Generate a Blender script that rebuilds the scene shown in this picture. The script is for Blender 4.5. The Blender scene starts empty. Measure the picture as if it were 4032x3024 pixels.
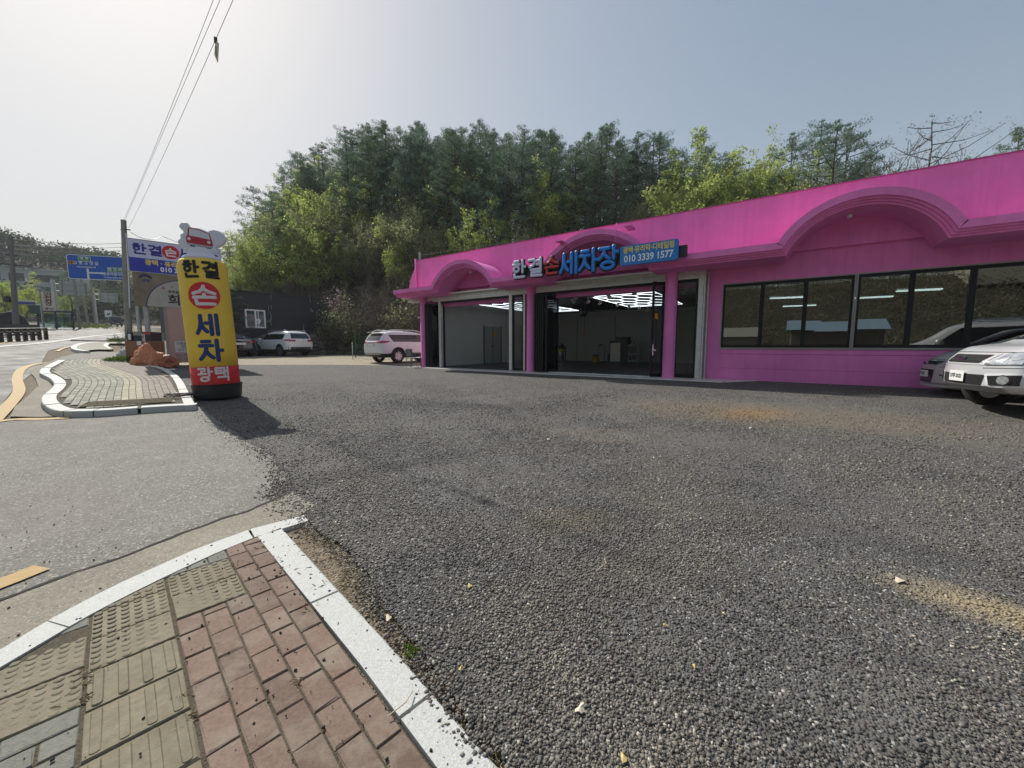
import bpy, bmesh, math, random
import numpy as np
from mathutils import Vector, Matrix, noise
from mathutils.bvhtree import BVHTree
R = math.radians
rnd = random.Random(7)
sc = bpy.context.scene
col = sc.collection

# ------------------------------------------------------------------ camera, sky, sun, exposure
CZ = 1.45; PITCH = 5.64; FOC = 1519.0
cam_d = bpy.data.cameras.new("camera"); cam = bpy.data.objects.new("camera", cam_d); col.objects.link(cam)
cam_d.lens = 13.5625; cam_d.sensor_width = 36.0; cam_d.clip_start = 0.05; cam_d.clip_end = 3000
cam.location = (0, 0, CZ); cam.rotation_euler = (R(90 - PITCH), 0, 0)
sc.camera = cam
SUN_EL = 42.5; SUN_AZ = -46.2      # azimuth from +Y towards +X
w = bpy.data.worlds.new("World"); sc.world = w; w.use_nodes = True
nt = w.node_tree; nt.nodes.clear()
sky = nt.nodes.new('ShaderNodeTexSky'); sky.sky_type = 'NISHITA'; sky.sun_disc = False
sky.sun_elevation = R(SUN_EL); sky.sun_rotation = R(SUN_AZ)
sky.air_density = 1.3; sky.dust_density = 2.0; sky.ozone_density = 1.0; sky.altitude = 100
bgn = nt.nodes.new('ShaderNodeBackground'); bgn.inputs[1].default_value = 0.15
wo = nt.nodes.new('ShaderNodeOutputWorld')
# the hazy spring sky: less blue, and its brightness rolls off softly towards the sun
hsv = nt.nodes.new('ShaderNodeHueSaturation'); hsv.inputs['Saturation'].default_value = .92; nt.links.new(sky.outputs[0], hsv.inputs['Color'])
va = nt.nodes.new('ShaderNodeVectorMath'); va.operation = 'ADD'; va.inputs[1].default_value = (7, 7, 7); nt.links.new(hsv.outputs[0], va.inputs[0])
vd = nt.nodes.new('ShaderNodeVectorMath'); vd.operation = 'DIVIDE'; nt.links.new(hsv.outputs[0], vd.inputs[0]); nt.links.new(va.outputs[0], vd.inputs[1])
vm = nt.nodes.new('ShaderNodeVectorMath'); vm.operation = 'SCALE'; vm.inputs['Scale'].default_value = 7.0; nt.links.new(vd.outputs[0], vm.inputs[0])
nt.links.new(vm.outputs[0], bgn.inputs[0]); nt.links.new(bgn.outputs[0], wo.inputs[0])
sl = bpy.data.lights.new("sun", 'SUN'); sun = bpy.data.objects.new("sun", sl); col.objects.link(sun)
sl.energy = 4.05; sl.angle = R(0.55); sl.color = (1.0, .955, .88)
sd = Vector((math.sin(R(SUN_AZ)) * math.cos(R(SUN_EL)), math.cos(R(SUN_AZ)) * math.cos(R(SUN_EL)), math.sin(R(SUN_EL))))
sun.rotation_euler = sd.to_track_quat('Z', 'Y').to_euler(); sun.location = (-30, 30, 40)
vs = sc.view_settings; vs.view_transform = 'Standard'; vs.look = 'None'; vs.exposure = 0.36; vs.gamma = 1
sc.cycles.use_denoising = True
sc.cycles.max_bounces = 7; sc.cycles.transparent_max_bounces = 12; sc.cycles.volume_bounces = 1
sc.cycles.caustics_reflective = False; sc.cycles.caustics_refractive = False

# ------------------------------------------------------------------ geometry of the place
_c, _s = math.cos(R(PITCH)), math.sin(R(PITCH))
EU = np.array([.8243, -.5662]); EV = np.array([.5662, .8243])     # along / into the pink building
def ray(px, py):
    x = (px - 2016) / FOC; z = -(py - 1512) / FOC
    return (x, _c + z * _s, -_s + z * _c)
def at(px, py, Y):
    r = ray(px, py); t = Y / r[1]; return Vector((r[0] * t, Y, CZ + r[2] * t))
def uvz(u, v, z): return Vector((u * EU[0] + v * EV[0], u * EU[1] + v * EV[1], z))
def toUV(x, y): return x * EU[0] + y * EU[1], x * EV[0] + y * EV[1]
def ss(x, a, b):
    t = min(1, max(0, (x - a) / (b - a))); return t * t * (3 - 2 * t)
def itp(x, P):
    if x <= P[0][0]: return P[0][1]
    for (a, b), (c_, d) in zip(P, P[1:]):
        if x <= c_: return b + (d - b) * (x - a) / (c_ - a)
    return P[-1][1]
def sp(x, k=1.5): return x if x > 12 * k else k * math.log1p(math.exp(x / k))
def G(x, y):
    u, v = toUV(x, y); t = -.72 * x + .70 * y
    zr = .05 * sp(min(t, 125) - 6.8, .8)
    zl = max(.43 * ss(v, 3.5, 12.8), min(.78, .24 + .03 * (t - 9.5)))
    k = ss(v, 3.3, 8) * (1 - ss(t, 33, 42))
    return max(-.6, zr * (1 - k) + zl * k)
CREST = [(-1.0, 62), (-.75, 60), (-.5, 58), (-.25, 54), (0, 50), (.65, 40), (1, 34), (1.5, 30), (3, 26)]
FOOT = [(-1.0, 44), (-.75, 37), (-.5, 33), (-.25, 31), (0, 30), (.65, 25), (1, 21), (1.5, 18), (3, 16)]
ZC = [(-1.0, 0), (-.82, .5), (-.727, 2), (-.6, 9.5), (-.487, 14.5), (-.28, 16.2), (0, 13.4), (.35, 11), (.65, 8.2), (.9, 7.0), (1.07, 5.8), (1.3, 4.5), (1.7, 3), (3, 3)]
def hill(x, y):
    if y < 4: return 0
    r = x / y
    if r < -1.0 or r > 3: return 0
    f, c_, z = itp(r, FOOT), itp(r, CREST), itp(r, ZC)
    s = (y - f) / (c_ - f)
    if s <= 0: return 0
    if s <= 1: return z * (s ** .85)
    return max(0, z * (1 - ss(s, 1.05, 2.6)))
def farhill(x, y):
    d = math.hypot(x, y)
    if d < 118: return 0
    a = math.degrees(math.atan2(x, y))
    h = itp(a, [(-80, 46), (-60, 41), (-53, 38), (-49, 34), (-46, 34), (-42, 30), (-38, 19), (-30, 10), (0, 4), (60, 4), (90, 10), (180, 10)])
    if y < 0: h = 10
    return h * ss(d, 120, 280)
def backbank(x, y):
    u, v = toUV(x, y)
    return 9 * ss(-v, 13, 34) * (1 - ss(-u, 22, 30))
def T(x, y): return G(x, y) + hill(x, y) + farhill(x, y) + backbank(x, y)
def gp(px, py, off=0.0):
    """ground point seen at a pixel of the photograph"""
    r = Vector(ray(px, py)); lo = .5; p = None
    t = .5
    while t < 400:
        q = r * t
        if CZ + q.z < G(q.x, q.y) + off:
            lo2, hi2 = t / 1.03, t
            for _ in range(24):
                m_ = (lo2 + hi2) / 2; q = r * m_
                if CZ + q.z < G(q.x, q.y) + off: hi2 = m_
                else: lo2 = m_
            return Vector((q.x, q.y, CZ + q.z))
        t *= 1.03
    q = r * 400; return Vector((q.x, q.y, G(q.x, q.y)))

# ------------------------------------------------------------------ tags
def tag(o, label=None, cat=None, group=None, kind=None):
    if label: o['label'] = label
    if cat: o['category'] = cat
    if group: o['group'] = group
    if kind: o['kind'] = kind
    return o
def thing(name, label, cat, loc=(0, 0, 0), rz=0.0, group=None, rot=None):
    o = bpy.data.objects.new(name, None); col.objects.link(o); o.empty_display_size = .2
    o.location = loc; o.rotation_euler = rot if rot else (0, 0, rz)
    return tag(o, label, cat, group)

# ------------------------------------------------------------------ materials
MATS = {}
def mat(name, c, rough=.6, metal=0.0, var=0.0, scale=3.0, bump=0.0, bscale=40.0, island=0.0, c2=None, coat=0.0, spec=.5, emit=0.0, dirt=None, sss=0, trans=0.0):
    if name in MATS: return MATS[name]
    m = bpy.data.materials.new(name); m.use_nodes = True; n = m.node_tree; b = n.nodes['Principled BSDF']
    L = n.links.new
    b.inputs['Roughness'].default_value = rough; b.inputs['Metallic'].default_value = metal
    b.inputs['Specular IOR Level'].default_value = spec; b.inputs['Coat Weight'].default_value = coat
    b.inputs['Base Color'].default_value = (*c, 1)
    cc = Vector(c)
    tc = n.nodes.new('ShaderNodeTexCoord')
    out = None
    def rgb(v): 
        x = n.nodes.new('ShaderNodeRGB'); x.outputs[0].default_value = (*[max(0, k) for k in v], 1); return x.outputs[0]
    def mix(f, a, bb):
        x = n.nodes.new('ShaderNodeMix'); x.data_type = 'RGBA'; L(f, x.inputs[0]); L(a, x.inputs[6]); L(bb, x.inputs[7]); return x.outputs[2]
    if var or c2:
        no = n.nodes.new('ShaderNodeTexNoise'); no.inputs['Scale'].default_value = scale; no.inputs['Detail'].default_value = 6; no.inputs['Roughness'].default_value = .65
        L(tc.outputs['Object'], no.inputs['Vector'])
        mr = n.nodes.new('ShaderNodeMapRange'); mr.inputs[1].default_value = .32; mr.inputs[2].default_value = .68; L(no.outputs['Fac'], mr.inputs[0])
        hi = Vector(c2) if c2 else cc * (1 + var)
        out = mix(mr.outputs[0], rgb(cc * (1 - var)), rgb(hi))
    if island:
        ge = n.nodes.new('ShaderNodeNewGeometry')
        mr = n.nodes.new('ShaderNodeMapRange'); mr.inputs[3].default_value = 1 - island; mr.inputs[4].default_value = 1 + island
        L(ge.outputs['Random Per Island'], mr.inputs[0])
        x = n.nodes.new('ShaderNodeVectorMath'); x.operation = 'SCALE'; L(out if out else rgb(cc), x.inputs[0]); L(mr.outputs[0], x.inputs['Scale']); out = x.outputs[0]
    if dirt:   # (colour, scale, low, high)
        no = n.nodes.new('ShaderNodeTexNoise'); no.inputs['Scale'].default_value = dirt[1]; no.inputs['Detail'].default_value = 8; no.inputs['Roughness'].default_value = .7
        L(tc.outputs['Object'], no.inputs['Vector'])
        mr = n.nodes.new('ShaderNodeMapRange'); mr.inputs[1].default_value = dirt[2]; mr.inputs[2].default_value = dirt[3]; L(no.outputs['Fac'], mr.inputs[0])
        out = mix(mr.outputs[0], out if out else rgb(cc), rgb(dirt[0]))
    if out: L(out, b.inputs['Base Color'])
    if bump:
        no = n.nodes.new('ShaderNodeTexNoise'); no.inputs['Scale'].default_value = bscale; no.inputs['Detail'].default_value = 5
        L(tc.outputs['Object'], no.inputs['Vector'])
        bu = n.nodes.new('ShaderNodeBump'); bu.inputs['Strength'].default_value = bump; bu.inputs['Distance'].default_value = .02
        L(no.outputs['Fac'], bu.inputs['Height']); L(bu.outputs[0], b.inputs['Normal'])
    if emit:
        b.inputs['Emission Color'].default_value = (*c, 1); b.inputs['Emission Strength'].default_value = emit
    if trans:  # leaf light passing through
        tr = n.nodes.new('ShaderNodeBsdfTranslucent'); mx = n.nodes.new('ShaderNodeMixShader'); mx.inputs[0].default_value = trans
        if out: L(out, tr.inputs[0])
        else: tr.inputs[0].default_value = (*c, 1)
        o_ = n.nodes['Material Output']; L(b.outputs[0], mx.inputs[1]); L(tr.outputs[0], mx.inputs[2]); L(mx.outputs[0], o_.inputs[0])
    MATS[name] = m
    return m
def glass_mat(name, tint, ior=1.6, rough=0.0):
    m = bpy.data.materials.new(name); m.use_nodes = True; n = m.node_tree; n.nodes.clear(); L = n.links.new
    o = n.nodes.new('ShaderNodeOutputMaterial'); mx = n.nodes.new('ShaderNodeMixShader')
    t = n.nodes.new('ShaderNodeBsdfTransparent'); t.inputs[0].default_value = (*tint, 1)
    g = n.nodes.new('ShaderNodeBsdfGlossy'); g.inputs['Roughness'].default_value = rough; g.inputs[0].default_value = (.95, 1, .97, 1)
    f = n.nodes.new('ShaderNodeFresnel'); f.inputs[0].default_value = ior
    L(f.outputs[0], mx.inputs[0]); L(t.outputs[0], mx.inputs[1]); L(g.outputs[0], mx.inputs[2]); L(mx.outputs[0], o.inputs[0])
    MATS[name] = m; return m

# ------------------------------------------------------------------ mesh builder
class MB:
    def __init__(s): s.v = []; s.f = []
    def add(s, vs_, fs):
        k = len(s.v); s.v += [tuple(p) for p in vs_]; s.f += [tuple(i + k for i in q) for q in fs]; return s
    def box(s, x0, x1, y0, y1, z0, z1, M=None):
        P = [Vector(p) for p in ((x0, y0, z0), (x1, y0, z0), (x1, y1, z0), (x0, y1, z0), (x0, y0, z1), (x1, y0, z1), (x1, y1, z1), (x0, y1, z1))]
        if M: P = [M @ p for p in P]
        return s.add(P, [(0, 3, 2, 1), (4, 5, 6, 7), (0, 1, 5, 4), (1, 2, 6, 5), (2, 3, 7, 6), (3, 0, 4, 7)])
    def tube(s, pts, rad, n=8, cap=True):
        pts = [Vector(p) for p in pts]; rs = rad if isinstance(rad, (list, tuple)) else [rad] * len(pts)
        k0 = len(s.v); up = None; rings = []
        for i, p in enumerate(pts):
            d = (pts[min(i + 1, len(pts) - 1)] - pts[max(i - 1, 0)])
            if d.length < 1e-9: d = Vector((0, 0, 1))
            d.normalize()
            if up is None: up = d.orthogonal().normalized()
            up = (up - d * up.dot(d))
            if up.length < 1e-6: up = d.orthogonal()
            up.normalize(); b = d.cross(up)
            rings.append([p + (up * math.cos(a) + b * math.sin(a)) * rs[i] for a in [2 * math.pi * j / n for j in range(n)]])
        V = [q for r_ in rings for q in r_]; F = []
        for i in range(len(pts) - 1):
            for j in range(n):
                F.append((i * n + j, i * n + (j + 1) % n, (i + 1) * n + (j + 1) % n, (i + 1) * n + j))
        if cap: F.append(tuple(range(n))[::-1]); F.append(tuple((len(pts) - 1) * n + j for j in range(n)))
        return s.add(V, F)
    def lathe(s, prof, n=24, M=None, cap=True):
        V = []; F = []
        for (r_, z) in prof:
            for j in range(n):
                a = 2 * math.pi * j / n; p = Vector((r_ * math.cos(a), r_ * math.sin(a), z)); V.append(M @ p if M else p)
        for i in range(len(prof) - 1):
            for j in range(n): F.append((i * n + j, i * n + (j + 1) % n, (i + 1) * n + (j + 1) % n, (i + 1) * n + j))
        if cap: F.append(tuple(range(n))[::-1]); F.append(tuple((len(prof) - 1) * n + j for j in range(n)))
        return s.add(V, F)
    def prism(s, poly, M, d0, d1):
        """poly in local xy, extruded along local z from d0 to d1"""
        n = len(poly)
        V = [M @ Vector((p[0], p[1], d0)) for p in poly] + [M @ Vector((p[0], p[1], d1)) for p in poly]
        F = [tuple(range(n))[::-1], tuple(range(n, 2 * n))] + [(i, (i + 1) % n, n + (i + 1) % n, n + i) for i in range(n)]
        return s.add(V, F)
    def build(s, name, m, parent=None, smooth=False, ofs=None, auto=None):
        me = bpy.data.meshes.new(name)
        V = s.v if ofs is None else [(p[0] - ofs[0], p[1] - ofs[1], p[2] - ofs[2]) for p in s.v]
        me.from_pydata(V, [], s.f)
        if isinstance(m, (list, tuple)):
            for k in m: me.materials.append(k)
        elif m: me.materials.append(m)
        if smooth or auto: me.shade_smooth()
        if auto:
            try: me.set_sharp_from_angle(angle=R(auto))
            except Exception: pass
        me.update()
        o = bpy.data.objects.new(name, me); col.objects.link(o)
        if parent: o.parent = parent
        return o
def rrect(w_, h_, r_, n=5, cx=0, cy=0):
    P = []
    for (sx, sy, a0) in ((1, 1, 0), (-1, 1, 90), (-1, -1, 180), (1, -1, 270)):
        for i in range(n + 1):
            a = R(a0 + 90 * i / n); P.append((cx + sx * (w_ / 2 - r_) + r_ * math.cos(a), cy + sy * (h_ / 2 - r_) + r_ * math.sin(a)))
    return P
def disc(r_, n=28, cx=0, cy=0, ry=None): return [(cx + r_ * math.cos(2 * math.pi * i / n), cy + (ry or r_) * math.sin(2 * math.pi * i / n)) for i in range(n)]
def frame(o, xd, up):
    """matrix: local x = xd, local y = up, local z = towards the reader"""
    x = Vector(xd).normalized(); y = Vector(up).normalized(); z = x.cross(y).normalized(); y = z.cross(x)
    M = Matrix((x, y, z)).transposed().to_4x4(); M.translation = Vector(o); return M
TEXTS = []
def text(s_, size, m, parent, M, ext=.006, bold=.0, sx=1.0, name='lettering', bend=None, align='CENTER', shear=0):
    """M is relative to the parent; converted to a mesh at the end in one go"""
    c = bpy.data.curves.new(name, 'FONT'); c.body = s_; c.size = size; c.extrude = ext; c.offset = bold * size; c.align_x = align; c.align_y = 'CENTER'
    c.shear = shear; c.resolution_u = 3; c.materials.append(m)
    o = bpy.data.objects.new(name, c); col.objects.link(o); o.parent = parent
    o.matrix_local = M @ Matrix.Diagonal((sx, 1, 1, 1))
    TEXTS.append((o, bend)); return o

def _el(cx, cy, rx, ry, n=16): return [(cx + rx * math.cos(2 * math.pi * k / n), cy + ry * math.sin(2 * math.pi * k / n)) for k in range(n + 1)]
GLY = {
 '한': [[(.14, .95), (.42, .95)], [(.04, .78), (.52, .78)], _el(.28, .53, .19, .15), [(.74, .97), (.74, .32)], [(.74, .62), (.94, .62)], [(.15, .22), (.17, .06), (.86, .06)]],
 '결': [[(.05, .92), (.42, .92), (.46, .84), (.40, .70), (.30, .60), (.08, .54)], [(.86, .97), (.86, .48)], [(.60, .84), (.86, .84)], [(.58, .66), (.86, .66)], [(.18, .38), (.86, .38), (.86, .22), (.24, .22), (.21, .05), (.92, .04)]],
 '손': [[(.5, .97), (.48, .86), (.34, .70), (.08, .61)], [(.5, .84), (.66, .70), (.92, .61)], [(.5, .56), (.5, .42)], [(.08, .41), (.92, .41)], [(.17, .26), (.20, .06), (.88, .06)]],
 '세': [[(.22, .93), (.22, .62), (.14, .32), (.03, .12)], [(.22, .58), (.30, .36), (.44, .18)], [(.42, .58), (.62, .58)], [(.64, .94), (.64, .05)], [(.89, .96), (.89, .04)]],
 '차': [[(.18, .92), (.48, .92)], [(.07, .73), (.57, .73)], [(.34, .73), (.30, .46), (.20, .28), (.05, .12)], [(.32, .48), (.42, .30), (.57, .16)], [(.77, .97), (.77, .03)], [(.77, .50), (.97, .50)]],
 '장': [[(.08, .92), (.54, .92)], [(.33, .92), (.28, .70), (.18, .57), (.05, .48)], [(.31, .70), (.42, .57), (.57, .48)], [(.78, .97), (.78, .46)], [(.78, .72), (.97, .72)], _el(.5, .19, .30, .14)],
 '광': [[(.06, .93), (.52, .93), (.50, .76)], [(.28, .76), (.28, .56)], [(.03, .54), (.58, .56)], [(.78, .97), (.78, .40)], [(.78, .70), (.97, .70)], _el(.47, .18, .28, .14)],
 '택': [[(.08, .92), (.47, .92)], [(.08, .73), (.43, .73)], [(.08, .92), (.08, .54), (.48, .55)], [(.62, .94), (.62, .42)], [(.62, .69), (.86, .69)], [(.86, .97), (.86, .40)], [(.18, .26), (.86, .26), (.86, .02)]],
}
def glyph(ch, name, m, parent, M, w_, h_, t, d, bend=None):
    """letter made of rounded raised strokes, centred on M; stroke width t, relief d"""
    mb = MB(); n_ = 10
    def mp(x, y, z):
        if bend: r_, BM = bend; q = M @ Vector((x, y, 0)); a = q.x / r_; rr_ = r_ + z; return BM @ Vector((rr_ * math.sin(a), -rr_ * math.cos(a), q.y))
        return M @ Vector((x, y, z))
    for si, S in enumerate(GLY[ch]):
        P = [((x - .5) * w_, (y - .5) * h_) for x, y in S]; dd = d * (1 + .04 * si)
        for a, b in zip(P, P[1:]):
            L_ = math.hypot(b[0] - a[0], b[1] - a[1]); k = max(1, int(L_ / .05)) if bend else 1; nx_, ny_ = -(b[1] - a[1]) / L_, (b[0] - a[0]) / L_; V = []
            for i in range(k + 1):
                cx, cy = a[0] + (b[0] - a[0]) * i / k, a[1] + (b[1] - a[1]) * i / k
                for j in range(n_): an = 2 * math.pi * j / n_; V.append(mp(cx + nx_ * t / 2 * math.cos(an), cy + ny_ * t / 2 * math.cos(an), dd * math.sin(an)))
            mb.add(V, [(i * n_ + j, i * n_ + (j + 1) % n_, (i + 1) * n_ + (j + 1) % n_, (i + 1) * n_ + j) for i in range(k) for j in range(n_)])
        for a in P:
            V = [mp(a[0], a[1], dd * .99)]; F = []
            for i, (rr_, z) in enumerate(((.5, .86), (.86, .5), (1, 0))): V += [mp(a[0] + t / 2 * rr_ * math.cos(2 * math.pi * j / 12), a[1] + t / 2 * rr_ * math.sin(2 * math.pi * j / 12), dd * .99 * z) for j in range(12)]
            F += [(0, 1 + j, 1 + (j + 1) % 12) for j in range(12)] + [(1 + i * 12 + j, 1 + (i + 1) * 12 + j, 1 + (i + 1) * 12 + (j + 1) % 12, 1 + i * 12 + (j + 1) % 12) for i in range(2) for j in range(12)]
            mb.add(V, F)
    return mb.build(name, m, parent, smooth=True)

# ------------------------------------------------------------------ shared materials
PINK = mat('pink_render', (.82, .225, .545), .85, var=.08, scale=1.2, bump=.25, bscale=90, dirt=((.70, .26, .50), 2.2, .58, .85))
_n = PINK.node_tree; _b = _n.nodes['Principled BSDF']; _src = _b.inputs['Base Color'].links[0].from_socket   # rain streaks, dulled areas and faint panel joints
_tc = _n.nodes.new('ShaderNodeTexCoord'); _mp = _n.nodes.new('ShaderNodeMapping'); _mp.inputs['Scale'].default_value = (3.2, 3.2, .22); _n.links.new(_tc.outputs['Object'], _mp.inputs[0])
_no = _n.nodes.new('ShaderNodeTexNoise'); _no.inputs['Scale'].default_value = 1.6; _no.inputs['Detail'].default_value = 8; _no.inputs['Roughness'].default_value = .75; _n.links.new(_mp.outputs[0], _no.inputs['Vector'])
_mr = _n.nodes.new('ShaderNodeMapRange'); _mr.inputs[1].default_value = .42; _mr.inputs[2].default_value = .75; _mr.inputs[3].default_value = 1.04; _mr.inputs[4].default_value = .90; _n.links.new(_no.outputs['Fac'], _mr.inputs[0])
_sx = _n.nodes.new('ShaderNodeSeparateXYZ'); _n.links.new(_tc.outputs['Object'], _sx.inputs[0])
_fr = _n.nodes.new('ShaderNodeMath'); _fr.operation = 'PINGPONG'; _fr.inputs[1].default_value = .61; _n.links.new(_sx.outputs[0], _fr.inputs[0])
_lt = _n.nodes.new('ShaderNodeMath'); _lt.operation = 'LESS_THAN'; _lt.inputs[1].default_value = .008; _n.links.new(_fr.outputs[0], _lt.inputs[0])
_m2 = _n.nodes.new('ShaderNodeMath'); _m2.operation = 'MULTIPLY_ADD'; _m2.inputs[1].default_value = -.07; _n.links.new(_lt.outputs[0], _m2.inputs[0]); _n.links.new(_mr.outputs[0], _m2.inputs[2])
_sc = _n.nodes.new('ShaderNodeVectorMath'); _sc.operation = 'SCALE'; _n.links.new(_src, _sc.inputs[0]); _n.links.new(_m2.outputs[0], _sc.inputs['Scale']); _n.links.new(_sc.outputs[0], _b.inputs['Base Color'])
PINK2 = mat('low_bounce_pink_render', (.50, .36, .42), .8, var=.07, scale=1.2)  # unseen outer walls greyed so less pink light bounces onto the white SUV
ALU = mat('aluminium_trim', (.60, .61, .57), .42, .35, var=.12, scale=6)
BLKM = mat('black_frame', (.008, .009, .011), .45, spec=.25)
WHITEP = mat('white_paint', (.78, .79, .80), .5)
CONC = mat('concrete', (.36, .35, .31), .85, var=.16, scale=4, bump=.3, bscale=60)
CONCP = mat('concrete_pole', (.27, .255, .225), .85, var=.2, scale=3, bump=.2, bscale=30)
GALV = mat('galvanised', (.40, .41, .41), .45, .6, var=.15, scale=5)
BLACK = mat('black_plastic', (.014, .014, .015), .42)
RUBBER = mat('tyre_rubber', (.02, .02, .021), .8)
PANE = glass_mat('window_glass', (.20, .25, .22), 2.7)
DOORG = glass_mat('door_glass', (.62, .68, .66), 1.45); DARKG = glass_mat('folded_door_glass', (.05, .07, .07), 1.3)

# ------------------------------------------------------------------ ground materials
def ground_mat(name, base, dark, light, vscale, bumpd, patches=(), big=((0, 0, 0), 0), rough=.9, gl=None, speck=.5, mid=0):
    m = bpy.data.materials.new(name); m.use_nodes = True; n = m.node_tree; L = n.links.new; b = n.nodes['Principled BSDF']
    b.inputs['Roughness'].default_value = rough
    tc = n.nodes.new('ShaderNodeTexCoord'); P = tc.outputs['Object']
    def mix(f, a, bb):
        x = n.nodes.new('ShaderNodeMix'); x.data_type = 'RGBA'
        if isinstance(f, float): x.inputs[0].default_value = f
        else: L(f, x.inputs[0])
        for i, q in ((6, a), (7, bb)):
            if isinstance(q, tuple): x.inputs[i].default_value = (*q, 1)
            else: L(q, x.inputs[i])
        return x.outputs[2]
    def mapr(f, a, b_, c_=0, d=1):
        x = n.nodes.new('ShaderNodeMapRange'); L(f, x.inputs[0]); x.inputs[1].default_value = a; x.inputs[2].default_value = b_; x.inputs[3].default_value = c_; x.inputs[4].default_value = d; return x.outputs[0]
    def noi(sc_, det=4, ro=.6, v=P):
        x = n.nodes.new('ShaderNodeTexNoise'); x.inputs['Scale'].default_value = sc_; x.inputs['Detail'].default_value = det; x.inputs['Roughness'].default_value = ro; L(v, x.inputs['Vector']); return x.outputs['Fac']
    vo = n.nodes.new('ShaderNodeTexVoronoi'); vo.inputs['Scale'].default_value = vscale; L(P, vo.inputs['Vector'])
    sep = n.nodes.new('ShaderNodeSeparateColor'); L(vo.outputs['Color'], sep.inputs[0])
    c = mix(mapr(sep.outputs[0], 0, 1), dark, base)
    c = mix(mapr(sep.outputs[1], 1 - speck * .18, 1 - speck * .18 + .02), c, light)
    c = mix(mapr(noi(.55, 5), .38, .68, 0, .55), c, big[0]) if big[1] else c
    c = mix(mapr(noi(2.3, 6, .7), .45, .75, 0, .35), c, tuple(k * 1.5 for k in base))
    if mid:
        c = mix(mapr(noi(mid, 3, .8), .30, .46, .55, 0), c, dark); c = mix(mapr(noi(mid * 1.7, 2, .8), .60, .70, 0, .40), c, light)
    for (x_, y_, rx, ry, ang, colr, st) in patches:
        mp = n.nodes.new('ShaderNodeMapping'); mp.vector_type = 'TEXTURE'; mp.inputs['Location'].default_value = (x_, y_, 0); mp.inputs['Rotation'].default_value = (0, 0, R(ang)); mp.inputs['Scale'].default_value = (rx, ry, 50)
        L(P, mp.inputs['Vector'])
        ln = n.nodes.new('ShaderNodeVectorMath'); ln.operation = 'LENGTH'; L(mp.outputs[0], ln.inputs[0])
        ad = n.nodes.new('ShaderNodeMath'); ad.operation = 'ADD'; L(ln.outputs['Value'], ad.inputs[0])
        sc2 = n.nodes.new('ShaderNodeMath'); sc2.operation = 'MULTIPLY'; L(noi(7, 6, .75), sc2.inputs[0]); sc2.inputs[1].default_value = 1.3; L(sc2.outputs[0], ad.inputs[1])
        c = mix(mapr(ad.outputs[0], .9, 1.75, st, 0), c, colr)
    L(c, b.inputs['Base Color'])
    if gl: L(mapr(noi(1.1, 4), .35, .7, gl[0], gl[1]), b.inputs['Roughness'])
    h = n.nodes.new('ShaderNodeMath'); h.operation = 'ADD'; L(mapr(vo.outputs['Distance'], 0, .7, 1, 0), h.inputs[0])
    h2 = n.nodes.new('ShaderNodeMath'); h2.operation = 'MULTIPLY'; L(noi(vscale * .35, 3), h2.inputs[0]); h2.inputs[1].default_value = 1.2; L(h2.outputs[0], h.inputs[1])
    bu = n.nodes.new('ShaderNodeBump'); bu.inputs['Strength'].default_value = 1.0; bu.inputs['Distance'].default_value = bumpd; L(h.outputs[0], bu.inputs['Height']); L(bu.outputs[0], b.inputs['Normal'])
    MATS[name] = m; return m
rust = gp(2955, 1628); rust2 = gp(2900, 1615); sand = gp(3930, 2450); tan1 = gp(2320, 1710); tan2 = gp(3300, 1650); tan3 = gp(2250, 2050)
pa = gp(1500, 1850); pb2 = gp(2700, 1980); pc = gp(3300, 2100); pd = gp(1900, 1600); pe = gp(1250, 1700); pf = gp(2450, 2250)
LOTP = [(pa.x, pa.y, 1.6, .30, 38, (.055, .052, .048), .5), (pb2.x, pb2.y, 1.5, .35, -28, (.17, .155, .13), .5), (pc.x, pc.y, 1.8, .28, -35, (.055, .052, .05), .45), (pd.x, pd.y, 3.5, .45, -12, (.052, .05, .048), .5), (pe.x, pe.y, 2.2, .22, 20, (.18, .17, .145), .45), (pf.x, pf.y, .8, .35, 15, (.16, .135, .11), .5), (tan2.x, tan2.y, 4.2, 1.3, -32, (.19, .165, .125), .8), (rust.x, rust.y, .8, .5, 10, (.36, .19, .075), .7), (rust2.x - .3, rust2.y, 1.9, 1.0, -25, (.23, .18, .11), .5),
        (sand.x + .15, sand.y + .05, .62, .22, -40, (.40, .315, .185), .75), (tan1.x, tan1.y, 1.3, .5, -20, (.20, .175, .15), .7), (tan3.x, tan3.y, .5, .3, 0, (.15, .125, .075), .6)]
LOTM = ground_mat('loose_asphalt_chippings', (.135, .129, .119), (.038, .037, .035), (.42, .41, .38), 75, .012, LOTP, ((.14, .13, .118), 1), speck=.40, mid=26)
ROADM = ground_mat('worn_road_asphalt', (.17, .165, .15), (.075, .073, .068), (.42, .41, .36), 110, .003, (), ((.135, .132, .125), 1), .8, (.68, .9), .55)
APRM = ground_mat('old_pale_asphalt', (.23, .22, .19), (.11, .105, .095), (.46, .44, .39), 90, .005, (), ((.20, .18, .14), 1), .85, None, .5)
GUTM = ground_mat('gutter_concrete', (.30, .275, .215), (.17, .155, .12), (.45, .42, .35), 120, .003, (), ((.22, .20, .155), 1), .9, None, .3)
DIRTM = ground_mat('packed_soil', (.24, .195, .135), (.13, .10, .07), (.42, .38, .30), 60, .012, (), ((.17, .14, .085), 1), .95, None, .25)
YARDM = ground_mat('sandy_yard', (.40, .345, .25), (.26, .22, .155), (.5, .46, .38), 50, .012, (), ((.30, .255, .18), 1), .95, None, .25)
FORM = ground_mat('forest_floor', (.085, .07, .042), (.04, .034, .022), (.16, .14, .08), 6, .1, (), ((.05, .058, .025), 1), .95, None, .6)

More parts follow.
